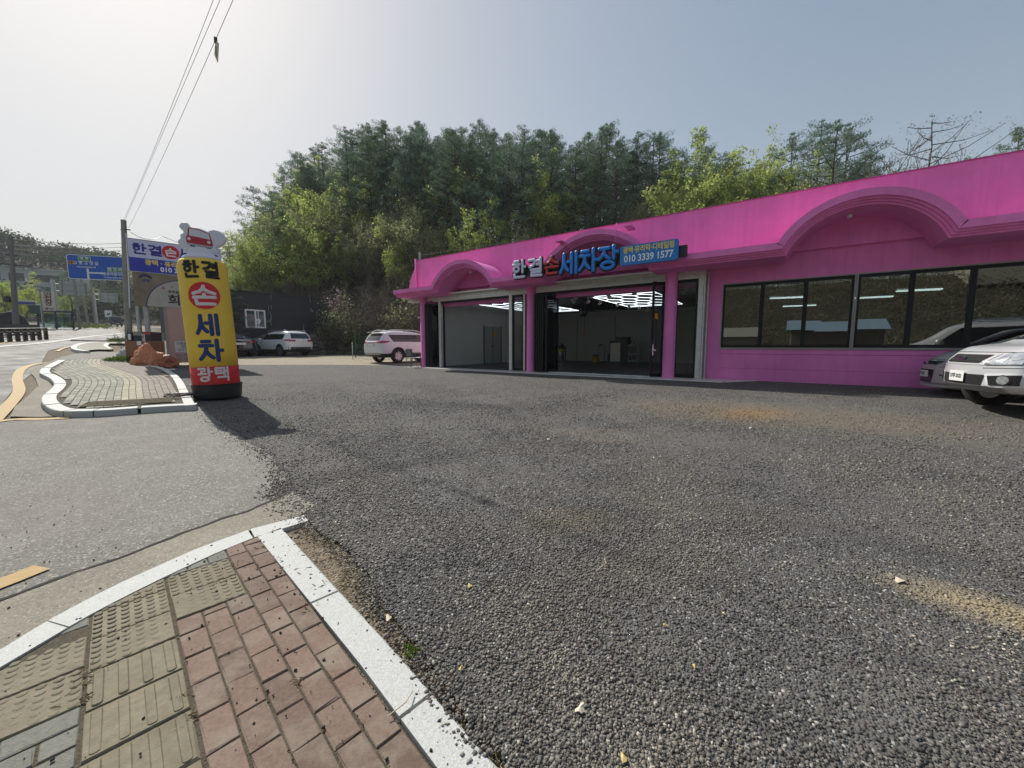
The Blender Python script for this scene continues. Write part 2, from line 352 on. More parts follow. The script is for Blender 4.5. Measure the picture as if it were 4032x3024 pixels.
# one sheet of ground to the horizon
def axis(a, b, core0, core1):
    X = []; x = core0
    while x <= core1: X.append(x); x += .5
    st = .5; x = core1
    while x < b: st = min(st * 1.12, 25) if x > core1 + 6 else .5; x += st; X.append(x)
    st = .5; x = core0; Lf = []
    while x > a: st = min(st * 1.12, 25) if x < core0 - 6 else .5; x -= st; Lf.append(x)
    return Lf[::-1] + X
XS = axis(-500, 400, -24, 14); YS = axis(-300, 600, -4, 44)
me = bpy.data.meshes.new('ground'); V = []; F = []; nx = len(XS)
for y in YS:
    for x in XS:
        V.append((x, y, T(x, y) - .03 + (noise.noise(Vector((x * .3, y * .3, 0))) * .5 if hill(x, y) > .3 else 0)))
for j in range(len(YS) - 1):
    for i in range(nx - 1): F.append((j * nx + i, j * nx + i + 1, (j + 1) * nx + i + 1, (j + 1) * nx + i))
me.from_pydata(V, [], F); me.materials.append(DIRTM); me.materials.append(FORM)
for k, p in enumerate(me.polygons):
    c_ = p.center
    u_, v_ = toUV(c_.x, c_.y)
    if hill(c_.x, c_.y) > .15 or farhill(c_.x, c_.y) > .3 or backbank(c_.x, c_.y) > .1: p.material_index = 1
me.shade_smooth(); ground = bpy.data.objects.new('ground', me); col.objects.link(ground); tag(ground, kind='structure')

def sheet(name, pts, off, m, grid=.5, thick=0, rough_edge=0, parent=None, structure=True, z=None, seed=0, zbase=None):
    """flat patch that follows the ground; pts are world xy"""
    P = [Vector((p[0], p[1], 0)) for p in pts]
    if rough_edge:
        Q = []
        for a, b in zip(P, P[1:] + P[:1]):
            n_ = max(1, min(60, int((b - a).length / .06)))
            if max(a.length, b.length) > 14: n_ = max(1, int((b - a).length / .5))
            for i in range(n_):
                q = a.lerp(b, i / n_)
                if q.length < 16:
                    d = rough_edge * min(1, .35 + q.length * .12)
                    q = q + Vector((noise.noise(q * 2.1 + Vector((seed, 0, 0))) * 2 + noise.noise(q * 9) + noise.noise(q * 30) * .6, noise.noise(q * 2.3 + Vector((0, 5, 0))) * 2 + noise.noise(q * 8 + Vector((3, 3, 3))) + noise.noise(q * 28) * .6, 0)) * d
                Q.append(q)
        P = Q
    bm = bmesh.new(); f = bm.faces.new([bm.verts.new(p) for p in P])
    bmesh.ops.triangulate(bm, faces=[f])
    xs = [p.x for p in P]; ys = [p.y for p in P]
    for ax, lo, hi in ((0, min(xs), max(xs)), (1, min(ys), max(ys))):
        g = math.ceil(lo / grid) * grid
        while g < hi:
            co = [0, 0, 0]; co[ax] = g; no = [0, 0, 0]; no[ax] = 1
            bmesh.ops.bisect_plane(bm, geom=bm.verts[:] + bm.edges[:] + bm.faces[:], plane_co=co, plane_no=no); g += grid
    for v_ in bm.verts: v_.co.z = (z if z is not None else G(v_.co.x, v_.co.y)) + off
    bmesh.ops.recalc_face_normals(bm, faces=bm.faces)
    if bm.faces and sum(f_.normal.z * f_.calc_area() for f_ in bm.faces) < 0: bmesh.ops.reverse_faces(bm, faces=bm.faces)
    if thick:
        bd = [e for e in bm.edges if e.is_boundary]
        r_ = bmesh.ops.extrude_edge_only(bm, edges=bd)
        for v_ in [g_ for g_ in r_['geom'] if isinstance(g_, bmesh.types.BMVert)]: v_.co.z -= thick
    me = bpy.data.meshes.new(name); bm.to_mesh(me); bm.free(); me.materials.append(m)
    o = bpy.data.objects.new(name, me); col.objects.link(o)
    if parent: o.parent = parent
    elif structure: tag(o, kind='structure')
    return o
def G2(P): return [gp(*p)[:2] for p in P]
# road (left, climbing away) then the pale driveway, then the lot of dark chippings
roadL = [(-3.5, -40), (-60, -40)] + [(-75, -5), (-80, 8), (-86, 24), (-96, 40), (-118, 62), (-150, 100), (-150, 135), (-100, 130)]
road_r = G2([(640, 1262), (560, 1300), (500, 1330), (420, 1345), (330, 1352), (240, 1368), (190, 1380), (150, 1450), (60, 1520), (0, 1600)])
roadP = roadL + [(-70, 108), (-52, 76)] + [tuple(p) for p in road_r] + [(-7.6, 4.5), (-6.0, 1.5), (-3.5, .2)]
sheet('road', roadP, -.012, ROADM, grid=1.0)
drive = G2([(1150, 1942), (1100, 1962), (980, 2010), (800, 2070), (500, 2185), (180, 2300), (0, 2365)]) + [(-3.2, 1.2), (-3.6, .3), (-6, 1), (-8.5, 4.2)] + \
    G2([(-400, 1690), (0, 1648), (120, 1655), (270, 1648), (420, 1628), (820, 1598), (900, 1560), (1300, 1620), (1350, 1750), (1250, 1850)])
sheet('driveway', drive, -.004, APRM, grid=.5)
gut = G2([(1100, 1962), (980, 2010), (800, 2070), (500, 2185), (180, 2300), (0, 2365)]) + [(-3.2, 1.2), (-3.1, .6), (-2.6, .9)] + G2([(0, 2560), (215, 2440), (430, 2320), (600, 2240), (780, 2165), (985, 2090), (1180, 2030), (1240, 1990), (1150, 1942)])
sheet('gutter', gut, .002, GUTM, grid=.5)
crack = G2([(1100, 1962), (980, 2010), (800, 2070), (500, 2185), (180, 2300), (0, 2365)])
mb = MB(); cp = [Vector((p[0], p[1], 0)) for p in crack] + [Vector((-3.2, 1.2, 0))]
cc_ = []
for a, b in zip(cp, cp[1:]):
    for i in range(24): cc_.append(a.lerp(b, i / 24))
Lft, Rgt = [], []
for i, p in enumerate(cc_[:-1]):
    d = (cc_[i + 1] - p).normalized(); nn = Vector((-d.y, d.x, 0)); ww = .012 + .012 * abs(noise.noise(p * 6)); o_ = nn * noise.noise(p * 5) * .03
    Lft.append(p + o_ + nn * ww); Rgt.append(p + o_ - nn * ww)
TAR = mat('black_crack', (.012, .012, .011), .9)
mb.add([(p.x, p.y, .0065) for p in Lft] + [(p.x, p.y, .0065) for p in Rgt], [(i, i + 1, len(Lft) + i + 1, len(Lft) + i) for i in range(len(Lft) - 1)])
tag(mb.build('crack', TAR), kind='structure')
lotB = G2([(1960, 2960), (1860, 2830), (1750, 2690), (1610, 2510), (1490, 2340), (1440, 2240), (1350, 2140), (1230, 2075), (1180, 2020), (1110, 1985), (1085, 1950), (1120, 1900), (1120, 1860), (1075, 1800), (1000, 1750), (930, 1700), (860, 1660), (812, 1612), (770, 1590), (745, 1540), (715, 1495), (680, 1462), (610, 1447), (700, 1440), (760, 1436), (900, 1436), (1100, 1436), (1300, 1436), (1500, 1438)])
def sl_(u, v): p = uvz(u, v, 0); return (p.x, p.y)
lot = [(1.0, -2.2), (.35, .5)] + [tuple(p) for p in lotB] + [sl_(-16.6, 12.6), sl_(-15.5, 13.4), sl_(14, 13.4), sl_(22, 13), sl_(22, -6), (6, -8)]
sheet('parking_lot', lot, 0, LOTM, grid=.5, rough_edge=.022)
yard = G2([(700, 1442), (1000, 1440), (1300, 1440), (1520, 1442)]) + [sl_(-15.4, 12.9), sl_(-14.6, 21), sl_(-17, 25), sl_(-27, 19), sl_(-28.6, 17), sl_(-28.6, 8)] + G2([(700, 1420)])
sheet('yard', yard, -.015, YARDM, grid=.5)

# painted lines and bright markings on the road
YEL = mat('yellow_road_paint', (.40, .26, .09), .75, var=.12, scale=25, dirt=((.25, .22, .17), 14, .58, .7))
WPN = mat('white_road_paint', (.48, .475, .44), .8, var=.12, scale=8)
def strip(name, px, wd, m, off=.006, world=False):
    P = [Vector((p[0], p[1], 0)) for p in (px if world else G2(px))]
    a, b = [], []
    Q = []
    for i in range(len(P) - 1):
        for k in range(6):
            t = k / 6; p0 = P[max(i - 1, 0)]; p1 = P[i]; p2 = P[i + 1]; p3 = P[min(i + 2, len(P) - 1)]
            Q.append(.5 * ((2 * p1) + (p2 - p0) * t + (2 * p0 - 5 * p1 + 4 * p2 - p3) * t * t + (3 * p1 - p0 - 3 * p2 + p3) * t ** 3))
    Q.append(P[-1])
    for i, p in enumerate(Q):
        d = (Q[min(i + 1, len(Q) - 1)] - Q[max(i - 1, 0)]).normalized(); n_ = Vector((-d.y, d.x, 0))
        a.append(p + n_ * wd / 2); b.append(p - n_ * wd / 2)
    return sheet(name, [(p.x, p.y) for p in a + b[::-1]], off, m, grid=.5)
strip('road_marking', [(-60, 1690), (30, 1600), (75, 1540), (68, 1490), (85, 1455), (130, 1436), (190, 1428)], .19, YEL)
strip('road_marking', [(-260, 1700), (-60, 1668), (60, 1652), (170, 1650), (280, 1645)], .15, YEL)
strip('road_marking', [(-120, 2345), (40, 2285), (165, 2235)], .16, YEL)
strip('road_marking', [(640, 1300), (420, 1318), (260, 1338), (150, 1352), (-100, 1372)], .5, WPN)
strip('road_marking', [(225, 1383), (262, 1368), (330, 1352), (400, 1344)], .15, YEL)
strip('road_marking', [(560, 1284), (350, 1299), (170, 1318), (-60, 1338)], .14, YEL)
strip('road_marking', [(430, 1287), (390, 1290), (340, 1294)], .14, WPN)

# ------------------------------------------------------------------ foreground pavement, laid out on its own grid
AO = np.array([-1.23, 1.37]); AI = np.array([math.cos(.797), math.sin(.797)]); AJ = np.array([math.sin(.797), -math.cos(.797)])
def ij(i, j, z=0): q = AO + AI * i + AJ * j; return Vector((q[0], q[1], z))
GRAN = mat('white_granite', (.49, .495, .47), .7, var=.22, scale=130, bump=.25, bscale=160, dirt=((.42, .42, .39), 9, .62, .8))

REDB = mat('red_brick_paver', (.178, .118, .088), .85, var=.2, scale=60, bump=.35, bscale=220, island=.2, dirt=((.27, .22, .17), 5, .46, .7))
TACT = mat('yellow_tactile_paver', (.222, .195, .13), .85, var=.17, scale=30, bump=.35, bscale=200, island=.08, dirt=((.17, .145, .095), 5, .46, .66))
GRYB = mat('grey_paver', (.185, .185, .155), .88, var=.18, scale=50, bump=.4, bscale=200, island=.1, dirt=((.27, .24, .17), 4, .55, .75))
JOINT = mat('joint_soil', (.085, .07, .045), .95, var=.4, scale=50, bump=.6, bscale=120)
K1O = [(-1.4, -.55), (-1.0, -.85), (-.61, -1.12), (-.53, -1.21), (-.45, -1.29), (-.24, -1.44), (-.05, -1.53), (.19, -1.64), (.53, -1.71), (.91, -1.68)]
K1I = [(-1.3, -.35), (-.92, -.68), (-.58, -.95), (-.47, -1.04), (-.35, -1.14), (-.19, -1.24), (.03, -1.35), (.29, -1.46), (.52, -1.52), (.70, -1.53), (.90, -1.53)]
def k1j(i): return itp(i, K1I)
def paver(mb, i0, i1, j0, j1, z=.0, g=.004, ch=.004):
    """one paver with chamfered edges, cut where the kerb crosses it"""
    i0 += g; i1 -= g; j0 += g; j1 -= g
    if j1 - j0 < .02 or i1 - i0 < .02: return
    ja, jb = max(j0, k1j(i0) + g), max(j0, k1j(i1) + g)
    if ja > j1 - .012 and jb > j1 - .012: return
    ja = min(ja, j1 - .001); jb = min(jb, j1 - .001)
    z += rnd.uniform(-.003, .002); tx, ty = rnd.uniform(-.02, .02), rnd.uniform(-.02, .02); J_ = lambda: rnd.uniform(-.0016, .0016)
    o = [ij(i0 + J_(), ja + J_(), z - ch), ij(i0 + J_(), j1 + J_(), z - ch), ij(i1 + J_(), j1 + J_(), z - ch), ij(i1 + J_(), jb + J_(), z - ch)]
    c4 = [ch * rnd.uniform(.7, 1.1) if rnd.random() < .85 else ch * 2.6 for _ in range(4)]; W2, L2_ = (i1 - i0) / 2, (j1 - ja) / 2
    t = [ij(i0 + c4[0], ja + c4[0], z - tx * W2 - ty * L2_), ij(i0 + c4[1], j1 - c4[1], z - tx * W2 + ty * L2_), ij(i1 - c4[2], j1 - c4[2], z + tx * W2 + ty * L2_), ij(i1 - c4[3], jb + c4[3], z + tx * W2 - ty * L2_)]
    d = [Vector((p.x, p.y, z - .05)) for p in o]
    mb.add(d + o + t, [(8, 9, 10, 11)] + [(a, (a + 1) % 4, 4 + (a + 1) % 4, 4 + a) for a in range(4)] + [(4 + a, 4 + (a + 1) % 4, 8 + (a + 1) % 4, 8 + a) for a in range(4)])
BW = .1088; BL = .204
red = MB()
for c_ in range(5):
    st = 0 if c_ % 2 == 0 else .5
    for k in range(-10, 9):
        j0, j1 = (k + st) * BL - .005, (k + 1 + st) * BL - .005
        if c_ < 3:
            j0 = max(j0, -.775)
            if c_ == 2: pass
        paver(red, c_ * BW, (c_ + 1) * BW, j0, j1)
o = red.build('sidewalk_brick_paving', REDB); tag(o, kind='structure')
tac = MB(); gry = MB()
def dots(i0, i1, j0, j1, n):
    paver(tac, i0, i1, j0, j1, 0)
    for a in range(6):
        for b in range(n):
            i = i0 + (a + .5) * (i1 - i0) / 6; j = j0 + (b + .5) * (j1 - j0) / n
            if j - .02 < k1j(i): continue
            M = Matrix.Translation(ij(i, j, -.001)); tac.lathe([(.0175, 0), (.0165, .003), (.012, .0052), (.0, .006)], 12, M, cap=False)
def bars(i0, i1, j0, j1):
    paver(tac, i0, i1, j0, j1, 0)
    for a in range(4):
        ic = i0 + (a + .5) * (i1 - i0) / 4
        P = [(ic + px_ , (j0 + j1) / 2 + py_) for px_, py_ in rrect(.035, (j1 - j0) - .026, .012)]
        P2 = [(ic + px_ , (j0 + j1) / 2 + py_) for px_, py_ in rrect(.027, (j1 - j0) - .034, .010)]
        n_ = len(P); tac.add([ij(*p, -.001) for p in P] + [ij(*p, .005) for p in P2], [(k, (k + 1) % n_, n_ + (k + 1) % n_, n_ + k)[::-1] for k in range(n_)] + [tuple(range(n_, 2 * n_))[::-1]])
for k in range(7): bars(-.312, -.006, -.625 + k * .2725, -.625 + (k + 1) * .2725)
for k in range(2): dots(0, 3 * BW - .005, -1.32 + k * .272, -1.32 + (k + 1) * .272, 6)
for k in range(3): dots(-.312, -.006, -1.44 + k * .2725, -1.44 + (k + 1) * .2725, 6)
for q in range(4):
    for k in range(2): dots(-.62 - q * .31, -.318 - q * .31, -.955 + k * .2725, -.955 + (k + 1) * .2725, 6)
for q in range(14):
    for k in range(-7, 9):
        i1 = -.318 - q * .204 + (.102 if k % 2 else 0); j0 = -.41 + k * BW
        if -1.1 < j0 < -.42: continue
        paver(gry, max(i1 - .204, -3), min(i1, -.318), j0, j0 + BW)
for c_ in range(3): paver(gry, c_ * BW, (c_ + 1) * BW, -1.6, -1.325)
tag(tac.build('sidewalk_tactile_paving', TACT), kind='structure'); tag(gry.build('sidewalk_grey_paving', GRYB), kind='structure')
bed = [ij(.545, 1.6)] + [ij(.545, -1.52)] + [ij(i, j + .0) for i, j in K1I[::-1]][3:] + [ij(-3, .6), ij(-3, 1.6)]
sheet('paving_bed', [(p.x, p.y) for p in bed], -.0075, JOINT, grid=.5)
# granite kerbs: stones cut at intervals
def kerb_run(name, outer, inner, top, cuts, gap=.006):
    mb = MB(); n_ = len(outer)
    def L_(P, t):
        k = t * (len(P) - 1); i = min(int(k), len(P) - 2); return P[i].lerp(P[i + 1], k - i)
    for a, b in zip(cuts, cuts[1:]):
        m_ = 8; vo, vi = [], []
        for k in range(m_ + 1):
            t = a + (b - a) * k / m_
            if k == 0 and a > 0: t += gap / 2
            if k == m_ and b < 1: t -= gap / 2
            vo.append(L_(outer, t)); vi.append(L_(inner, t))
        V = []
        for o_, i_ in zip(vo, vi):
            d = (i_ - o_).normalized() * .012
            V += [(o_.x, o_.y, o_.z - .25), (o_.x, o_.y, o_.z + top - .012), (o_.x + d.x, o_.y + d.y, o_.z + top), (i_.x, i_.y, i_.z + top), (i_.x, i_.y, i_.z - .25)]
        F = [(0, 1, 2, 3, 4), tuple(m_ * 5 + q for q in (4, 3, 2, 1, 0))]
        for k in range(m_):
            for q in range(4): F.append((k * 5 + q, (k + 1) * 5 + q, (k + 1) * 5 + q + 1, k * 5 + q + 1))
        mb.add(V, F)
    o = mb.build(name, GRAN); bm = bmesh.new(); bm.from_mesh(o.data); bmesh.ops.recalc_face_normals(bm, faces=bm.faces); bm.to_mesh(o.data); bm.free(); tag(o, kind='structure'); return o
kerb_run('kerb', [ij(i, j) for i, j in K1O], [ij(i, j) for i, j in K1I[:1] + K1I[1:9] + [K1I[10]]], .004, [0, .18, .405, .885, 1.0])
kerb_run('kerb', [ij(.712, -1.55), ij(.71, -.6), ij(.715, .2), ij(.705, .9), ij(.70, 1.8)], [ij(.535, -1.51), ij(.548, -.6), ij(.56, .2), ij(.552, .9), ij(.55, 1.8)], .004, [0, .31, .63, .95, 1.0])

# ------------------------------------------------------------------ the far pavement island
isl_out = [(770, 1593), (600, 1602), (430, 1614), (330, 1618), (240, 1618), (190, 1605), (163, 1580), (168, 1556), (200, 1530), (212, 1508), (192, 1486), (155, 1466), (170, 1446), (228, 1418)]
isl_rt = [(560, 1432), (640, 1446), (690, 1470), (720, 1500), (742, 1540), (770, 1593)]
KH = .11
def gk(px, py): return gp(px, py, KH)
ob = [gk(*p) for p in isl_out]; far = [gk(228, 1418), gk(330, 1411), (gk(430, 1408)), gk(490, 1416)]; rb = [gk(*p) for p in [(490, 1416)] + isl_rt]
islP = [(p.x, p.y) for p in ob + far[1:] + rb[1:-1]]
GRY2 = ground_mat('old_grey_pavers', (.25, .24, .185), (.15, .145, .115), (.34, .32, .26), 30, .002, (), ((.20, .175, .12), 1), .9, None, .2)
sheet('island_paving_bed', islP, KH - .016, JOINT, grid=.5)
cen = Vector((sum(p[0] for p in islP) / len(islP), sum(p[1] for p in islP) / len(islP), 0))
def offs(P, d):
    O = []
    for i, p in enumerate(P):
        t = (P[min(i + 1, len(P) - 1)] - P[max(i - 1, 0)]); t.z = 0; t.normalize(); n_ = Vector((-t.y, t.x, 0)) * d; O.append(Vector((p.x + n_.x, p.y + n_.y, p.z)))
    return O
def smooth(P, k=5):
    Q = []
    for i in range(len(P) - 1):
        p0 = P[max(i - 1, 0)]; p1 = P[i]; p2 = P[i + 1]; p3 = P[min(i + 2, len(P) - 1)]
        for a in range(k):
            t = a / k; Q.append(.5 * ((2 * p1) + (p2 - p0) * t + (2 * p0 - 5 * p1 + 4 * p2 - p3) * t * t + (3 * p1 - p0 - 3 * p2 + p3) * t ** 3))
    return Q + [P[-1]]
obs = smooth(ob); rbs = smooth(rb)
def area2(P): return sum(a[0] * b[1] - b[0] * a[1] for a, b in zip(P, P[1:] + P[:1]))
sg_ = 1 if area2(islP) > 0 else -1
kz = lambda P: [Vector((p.x, p.y, G(p.x, p.y))) for p in P]
kerb_run('kerb', kz(obs), kz(offs(obs, sg_ * .2)), KH, [0, .1, .2, .3, .42, .55, .68, .82, .92, 1.0])
kerb_run('kerb', kz(rbs), kz(offs(rbs, sg_ * .17)), KH, [0, .2, .4, .6, .8, 1.0])
# rows of pavers following the bend: left columns grey, a pale guiding strip, red columns on the right
GRY3 = mat('island_grey_paver', (.25, .245, .195), .85, var=.15, scale=14, island=.28)
YEL3 = mat('island_yellow_paver', (.34, .31, .225), .85, var=.12, scale=14, island=.14)
RED3 = mat('island_red_paver', (.235, .20, .165), .85, var=.12, scale=14, island=.14)
TAC3 = mat('island_dotted_paver', (.22, .18, .11), .9, var=.45, scale=16, island=.12)
spine_px = [(572, 1590), (566, 1563), (560, 1530), (556, 1499), (530, 1478), (480, 1460), (430, 1444), (400, 1432), (395, 1422), (402, 1412)]   # right edge of the guiding strip
spn = smooth([gk(*p) for p in spine_px], 10); spn = [Vector((p.x, p.y, 0)) for p in spn]
# resample by length
acc = [0]
for a, b in zip(spn, spn[1:]): acc.append(acc[-1] + (b - a).length)
def spt(d):
    d = max(0, min(acc[-1] - 1e-4, d)); i = max(k for k in range(len(acc)) if acc[k] <= d); i = min(i, len(spn) - 2)
    a, b = spn[i], spn[i + 1]; t = (d - acc[i]) / max(1e-6, acc[i + 1] - acc[i]); 
    i0 = max(0, i - 3); i1 = min(len(spn) - 1, i + 4); tg = (spn[i1] - spn[i0]).normalized()
    return a.lerp(b, t), Vector((tg.y, -tg.x, 0))
kl = offs(obs, sg_ * .22); kr = offs(rbs, sg_ * .2)
poly_in = [(p.x, p.y) for p in kl] + [(p.x, p.y) for p in far[1:-1]] + [(p.x, p.y) for p in kr]
def inside(x, y, P=poly_in):
    c_ = False
    for (x1, y1), (x2, y2) in zip(P, P[1:] + P[:1]):
        if (y1 > y) != (y2 > y) and x < (x2 - x1) * (y - y1) / (y2 - y1) + x1: c_ = not c_
    return c_
gA, yA, rA, tA = MB(), MB(), MB(), MB()
def cellat(s0, s1, d0, d1, mb, g=.006):
    q = []
    for s_, d_ in ((s0 + g, d0 + g), (s1 - g, d0 + g), (s1 - g, d1 - g), (s0 + g, d1 - g)):
        p, n_ = spt(d_); p = p + n_ * s_; q.append(p)
    c_ = sum(q, Vector()) / 4
    if not all(inside(p.x, p.y) for p in q): return
    z = KH + rnd.uniform(-.002, .002); mb.add([(p.x, p.y, G(p.x, p.y) + z) for p in q], [(0, 1, 2, 3)])
nd = int(acc[-1] / .2)
for k in range(-1, nd):
    for c_ in range(-28, 14):
        st = .1 if c_ % 2 else 0
        if c_ < -3: cellat(c_ * .115, (c_ + 1) * .115, k * .2 + st, k * .2 + .2 + st, gA)
        elif c_ < 0: 
            cellat(c_ * .115, (c_ + 1) * .115, k * .2 + st, k * .2 + .2 + st, yA)
        else: cellat(c_ * .115, (c_ + 1) * .115, k * .2 + st, k * .2 + .2 + st, rA)
# dotted warning tiles along the near end
near = [gk(p[0], p[1]) for p in ((300, 1590), (420, 1577), (480, 1572), (560, 1570), (650, 1572))]
for k in range(12):
    t = k / 12; a = gk(310 + 362 * t, 1604 - 20 * t); b = gk(310 + 362 * (t + 1 / 12), 1604 - 20 * (t + 1 / 12)); d = (b - a); d.z = 0; n_ = Vector((-d.y, d.x, 0)).normalized()
    if n_.y < 0: n_ = -n_
    for q in range(2):
        A = a + n_ * (.30 * q + .01); B = b + n_ * (.30 * q + .01); C_ = B + n_ * .285; D = A + n_ * .285
        if all(inside(p.x, p.y, islP) for p in (A, B, C_, D)):
            P4 = [(p.x, p.y) for p in (A.lerp(B, .03), B.lerp(A, .03), C_.lerp(D, .03), D.lerp(C_, .03))]
            tA.add([(x, y, G(x, y) + KH + .006) for x, y in P4], [(0, 1, 2, 3)])
            for aa in range(5):
                for bb in range(5):
                    u_ = (aa + .5) / 5; v_ = (bb + .5) / 5; p = A.lerp(B, u_).lerp(D.lerp(C_, u_), v_)
                    tA.lathe([(.022, 0), (.014, .008), (0, .009)], 6, Matrix.Translation((p.x, p.y, G(p.x, p.y) + KH + .006)), cap=False)
for nm, mb_, mt in (('island_grey_paving', gA, GRY3), ('island_guide_paving', yA, YEL3), ('island_red_paving', rA, RED3), ('island_dotted_paving', tA, TAC3)):
    o = mb_.build(nm, mt); tag(o, kind='structure')
    bm = bmesh.new(); bm.from_mesh(o.data)
    for f in bm.faces:
        if f.normal.z < -.1: f.normal_flip()
    bm.to_mesh(o.data); bm.free()
# concrete gutters round the island
gi = G2([(770, 1600), (600, 1612), (430, 1628), (300, 1636), (160, 1642), (40, 1640), (60, 1600), (110, 1560), (150, 1520), (140, 1490), (118, 1466), (140, 1440), (200, 1428), (228, 1424), (215, 1470), (240, 1520), (230, 1580), (320, 1600), (500, 1600), (700, 1590)])
sheet('gutter', gi, .003, GUTM, grid=.5)
ap2 = G2([(190, 1428), (240, 1405), (330, 1388), (470, 1385), (560, 1398), (640, 1420), (700, 1440), (560, 1440), (430, 1415), (300, 1416)])
sheet('driveway', ap2, .001, APRM, grid=.5)
# second island further up
i2o = [gk(*p) for p in [(330, 1382), (290, 1376), (278, 1366), (300, 1355), (350, 1348), (420, 1346)]]
i2f = [gk(*p) for p in [(520, 1345), (500, 1352), (432, 1352), (425, 1362), (446, 1374)]]
sheet('island_paving_bed', [(p.x, p.y) for p in i2o + i2f], KH, GRY3, grid=1)
kk = kz(smooth(i2o)); s2 = 1 if area2([(p.x, p.y) for p in i2o + i2f]) > 0 else -1
kerb_run('kerb', kk, kz(offs(kk, s2 * .22)), KH + .01, [0, .25, .5, .75, 1])
kk = kz(smooth(i2f[2:])); kerb_run('kerb', kk, kz(offs(kk, s2 * .2)), KH + .01, [0, .5, 1])

# ------------------------------------------------------------------ the pink car wash; parts are built in (u, v, z)
FZ = .45; BO = (-6.0, 13.2, .45)
bldg = thing('car_wash_building', 'long low bright pink building with arched eaves and open glass fronted bays', 'building', uvz(*BO), math.atan2(EU[1], EU[0]))
def bpart(name, mb, m, parent=None, **k): return mb.build(name, m, parent or bldg, ofs=BO, **k)
def UV(a, b, c_=0): return Matrix.Translation((a, b, c_))
def upoly(mb, poly, v0, v1):
    """polygon in (u,z) extruded from v0 to v1"""
    n = len(poly)
    mb.add([(p[0], v0, p[1]) for p in poly] + [(p[0], v1, p[1]) for p in poly], [tuple(range(n)), tuple(range(n, 2 * n))[::-1]] + [(i, n + i, n + (i + 1) % n, (i + 1) % n) for i in range(n)])
REND = 9.0
# parapet with its flared left end
mb = MB(); fl = [(-15.30, 4.0), (-15.29, 4.26), (-15.12, 4.74), (-14.91, 5.08), (-14.70, 5.42), (-14.60, 5.55), (REND, 5.55), (REND, 4.0)]
upoly(mb, fl, 13.2, 13.42); bpart('parapet', mb, PINK)
mb = MB(); mb.box(-14.60, REND, 13.18, 13.44, 5.552, 5.575); bpart('parapet_coping', mb, mat('coping_render', (.50, .10, .28), .7, var=.15))
mb = MB(); mb.tube([(-14.66, 13.13, 4.0), (-14.66, 13.13, 5.62)], .045, 10); bpart('rainwater_pipe', mb, PINK, smooth=True)
mb = MB(); mb.tube([(-14.55, 13.3, 5.5), (-14.55, 13.3, 5.95)], .05, 8); bpart('roof_mast', mb, GALV)
mb = MB(); mb.tube([(-14.5, 13.3, 5.80), (-12, 13.32, 5.76), (-9.5, 13.32, 5.66)], .004, 5); bpart('roof_cable', mb, mat('green_cable', (.05, .12, .07), .6))
# arched eave: one moulded section swept along the outline
ARCH = [(-10.75, 1.94, 4.90), (-5.1, 2.27, 5.13), (1.43, 1.805, 4.95), (7.75, 1.85, 4.95)]
def inner_path():
    P = [(-14.87, 3.71)]
    for cx, Ro, top in ARCH:
        Ri = Ro - .3; zc = top - Ro; a0 = math.asin((3.71 - zc) / Ri); n = 26
        for k in range(n + 1):
            a = math.pi - a0 - (math.pi - 2 * a0) * k / n; P.append((cx + Ri * math.cos(a), zc + Ri * math.sin(a)))
    P.append((REND, 3.71)); return P
IP = inner_path()
sec = [(0, 13.2), (0, 12.10), (.045, 12.10), (.045, 12.04), (.09, 12.04), (.09, 11.97), (.135, 11.97), (.135, 11.90), (.30, 11.90), (.30, 13.2)]
mb = MB(); n_ = len(IP); V = []; F = []
for i, p in enumerate(IP):
    a = Vector(IP[max(i - 1, 0)]); b = Vector(IP[min(i + 1, n_ - 1)]); c_ = Vector(p)
    t1 = (c_ - a).normalized() if i > 0 else (b - c_).normalized(); t2 = (b - c_).normalized() if i < n_ - 1 else t1
    n1 = Vector((-t1.y, t1.x)); n2 = Vector((-t2.y, t2.x)); m_ = (n1 + n2).normalized(); k = 1 / max(.45, m_.dot(n1))
    for (d, v_) in sec: q = c_ + m_ * d * k; V.append((q.x, v_, q.y))
m_ = len(sec)
for i in range(n_ - 1):
    for j in range(m_): F.append((i * m_ + j, (i + 1) * m_ + j, (i + 1) * m_ + (j + 1) % m_, i * m_ + (j + 1) % m_))
F.append(tuple(range(m_))[::-1]); F.append(tuple((n_ - 1) * m_ + j for j in range(m_)))
mb.add(V, F); eave = bpart('eave', mb, PINK, auto=28)
# walls
mb = MB(); mb.box(-14.6, -1.93, 13.36, 13.6, 3.28, 5.3); bpart('wall', mb, PINK)          # over the bays
WV = 13.36
mb = MB()
mb.box(-1.93, -1.46, WV - .03, 13.7, .25, 5.3); mb.box(-1.457, REND, WV - .03, 13.7, 3.30, 5.3); mb.box(-1.457, REND, WV, 13.7, .1, 1.36)
mb.box(-1.50, REND, WV - .012, WV - .0005, .1, 1.345); mb.box(7.4, REND, WV - .001, 13.7, 1.36, 3.30)
bpart('wall', mb, PINK)
mb = MB(); mb.box(-1.46, REND, WV - .0135, WV - .011, 1.205, 1.217); mb.box(-1.46, REND, WV - .0135, WV - .011, .78, .787); bpart('wall_groove', mb, mat('pink_shadow_groove', (.38, .07, .22), .8))
mb = MB(); mb.box(-14.3, -13.62, 13.5, 24.2, .3, 5.2); mb.box(-14.3, REND, 24.2, 24.4, .3, 5.2); mb.box(REND, REND + .2, 13.4, 24.4, .1, 5.3)
bpart('outer_wall', mb, PINK2)
IWAL = mat('interior_panel_wall', (.58, .61, .57), .65, var=.05, scale=1)
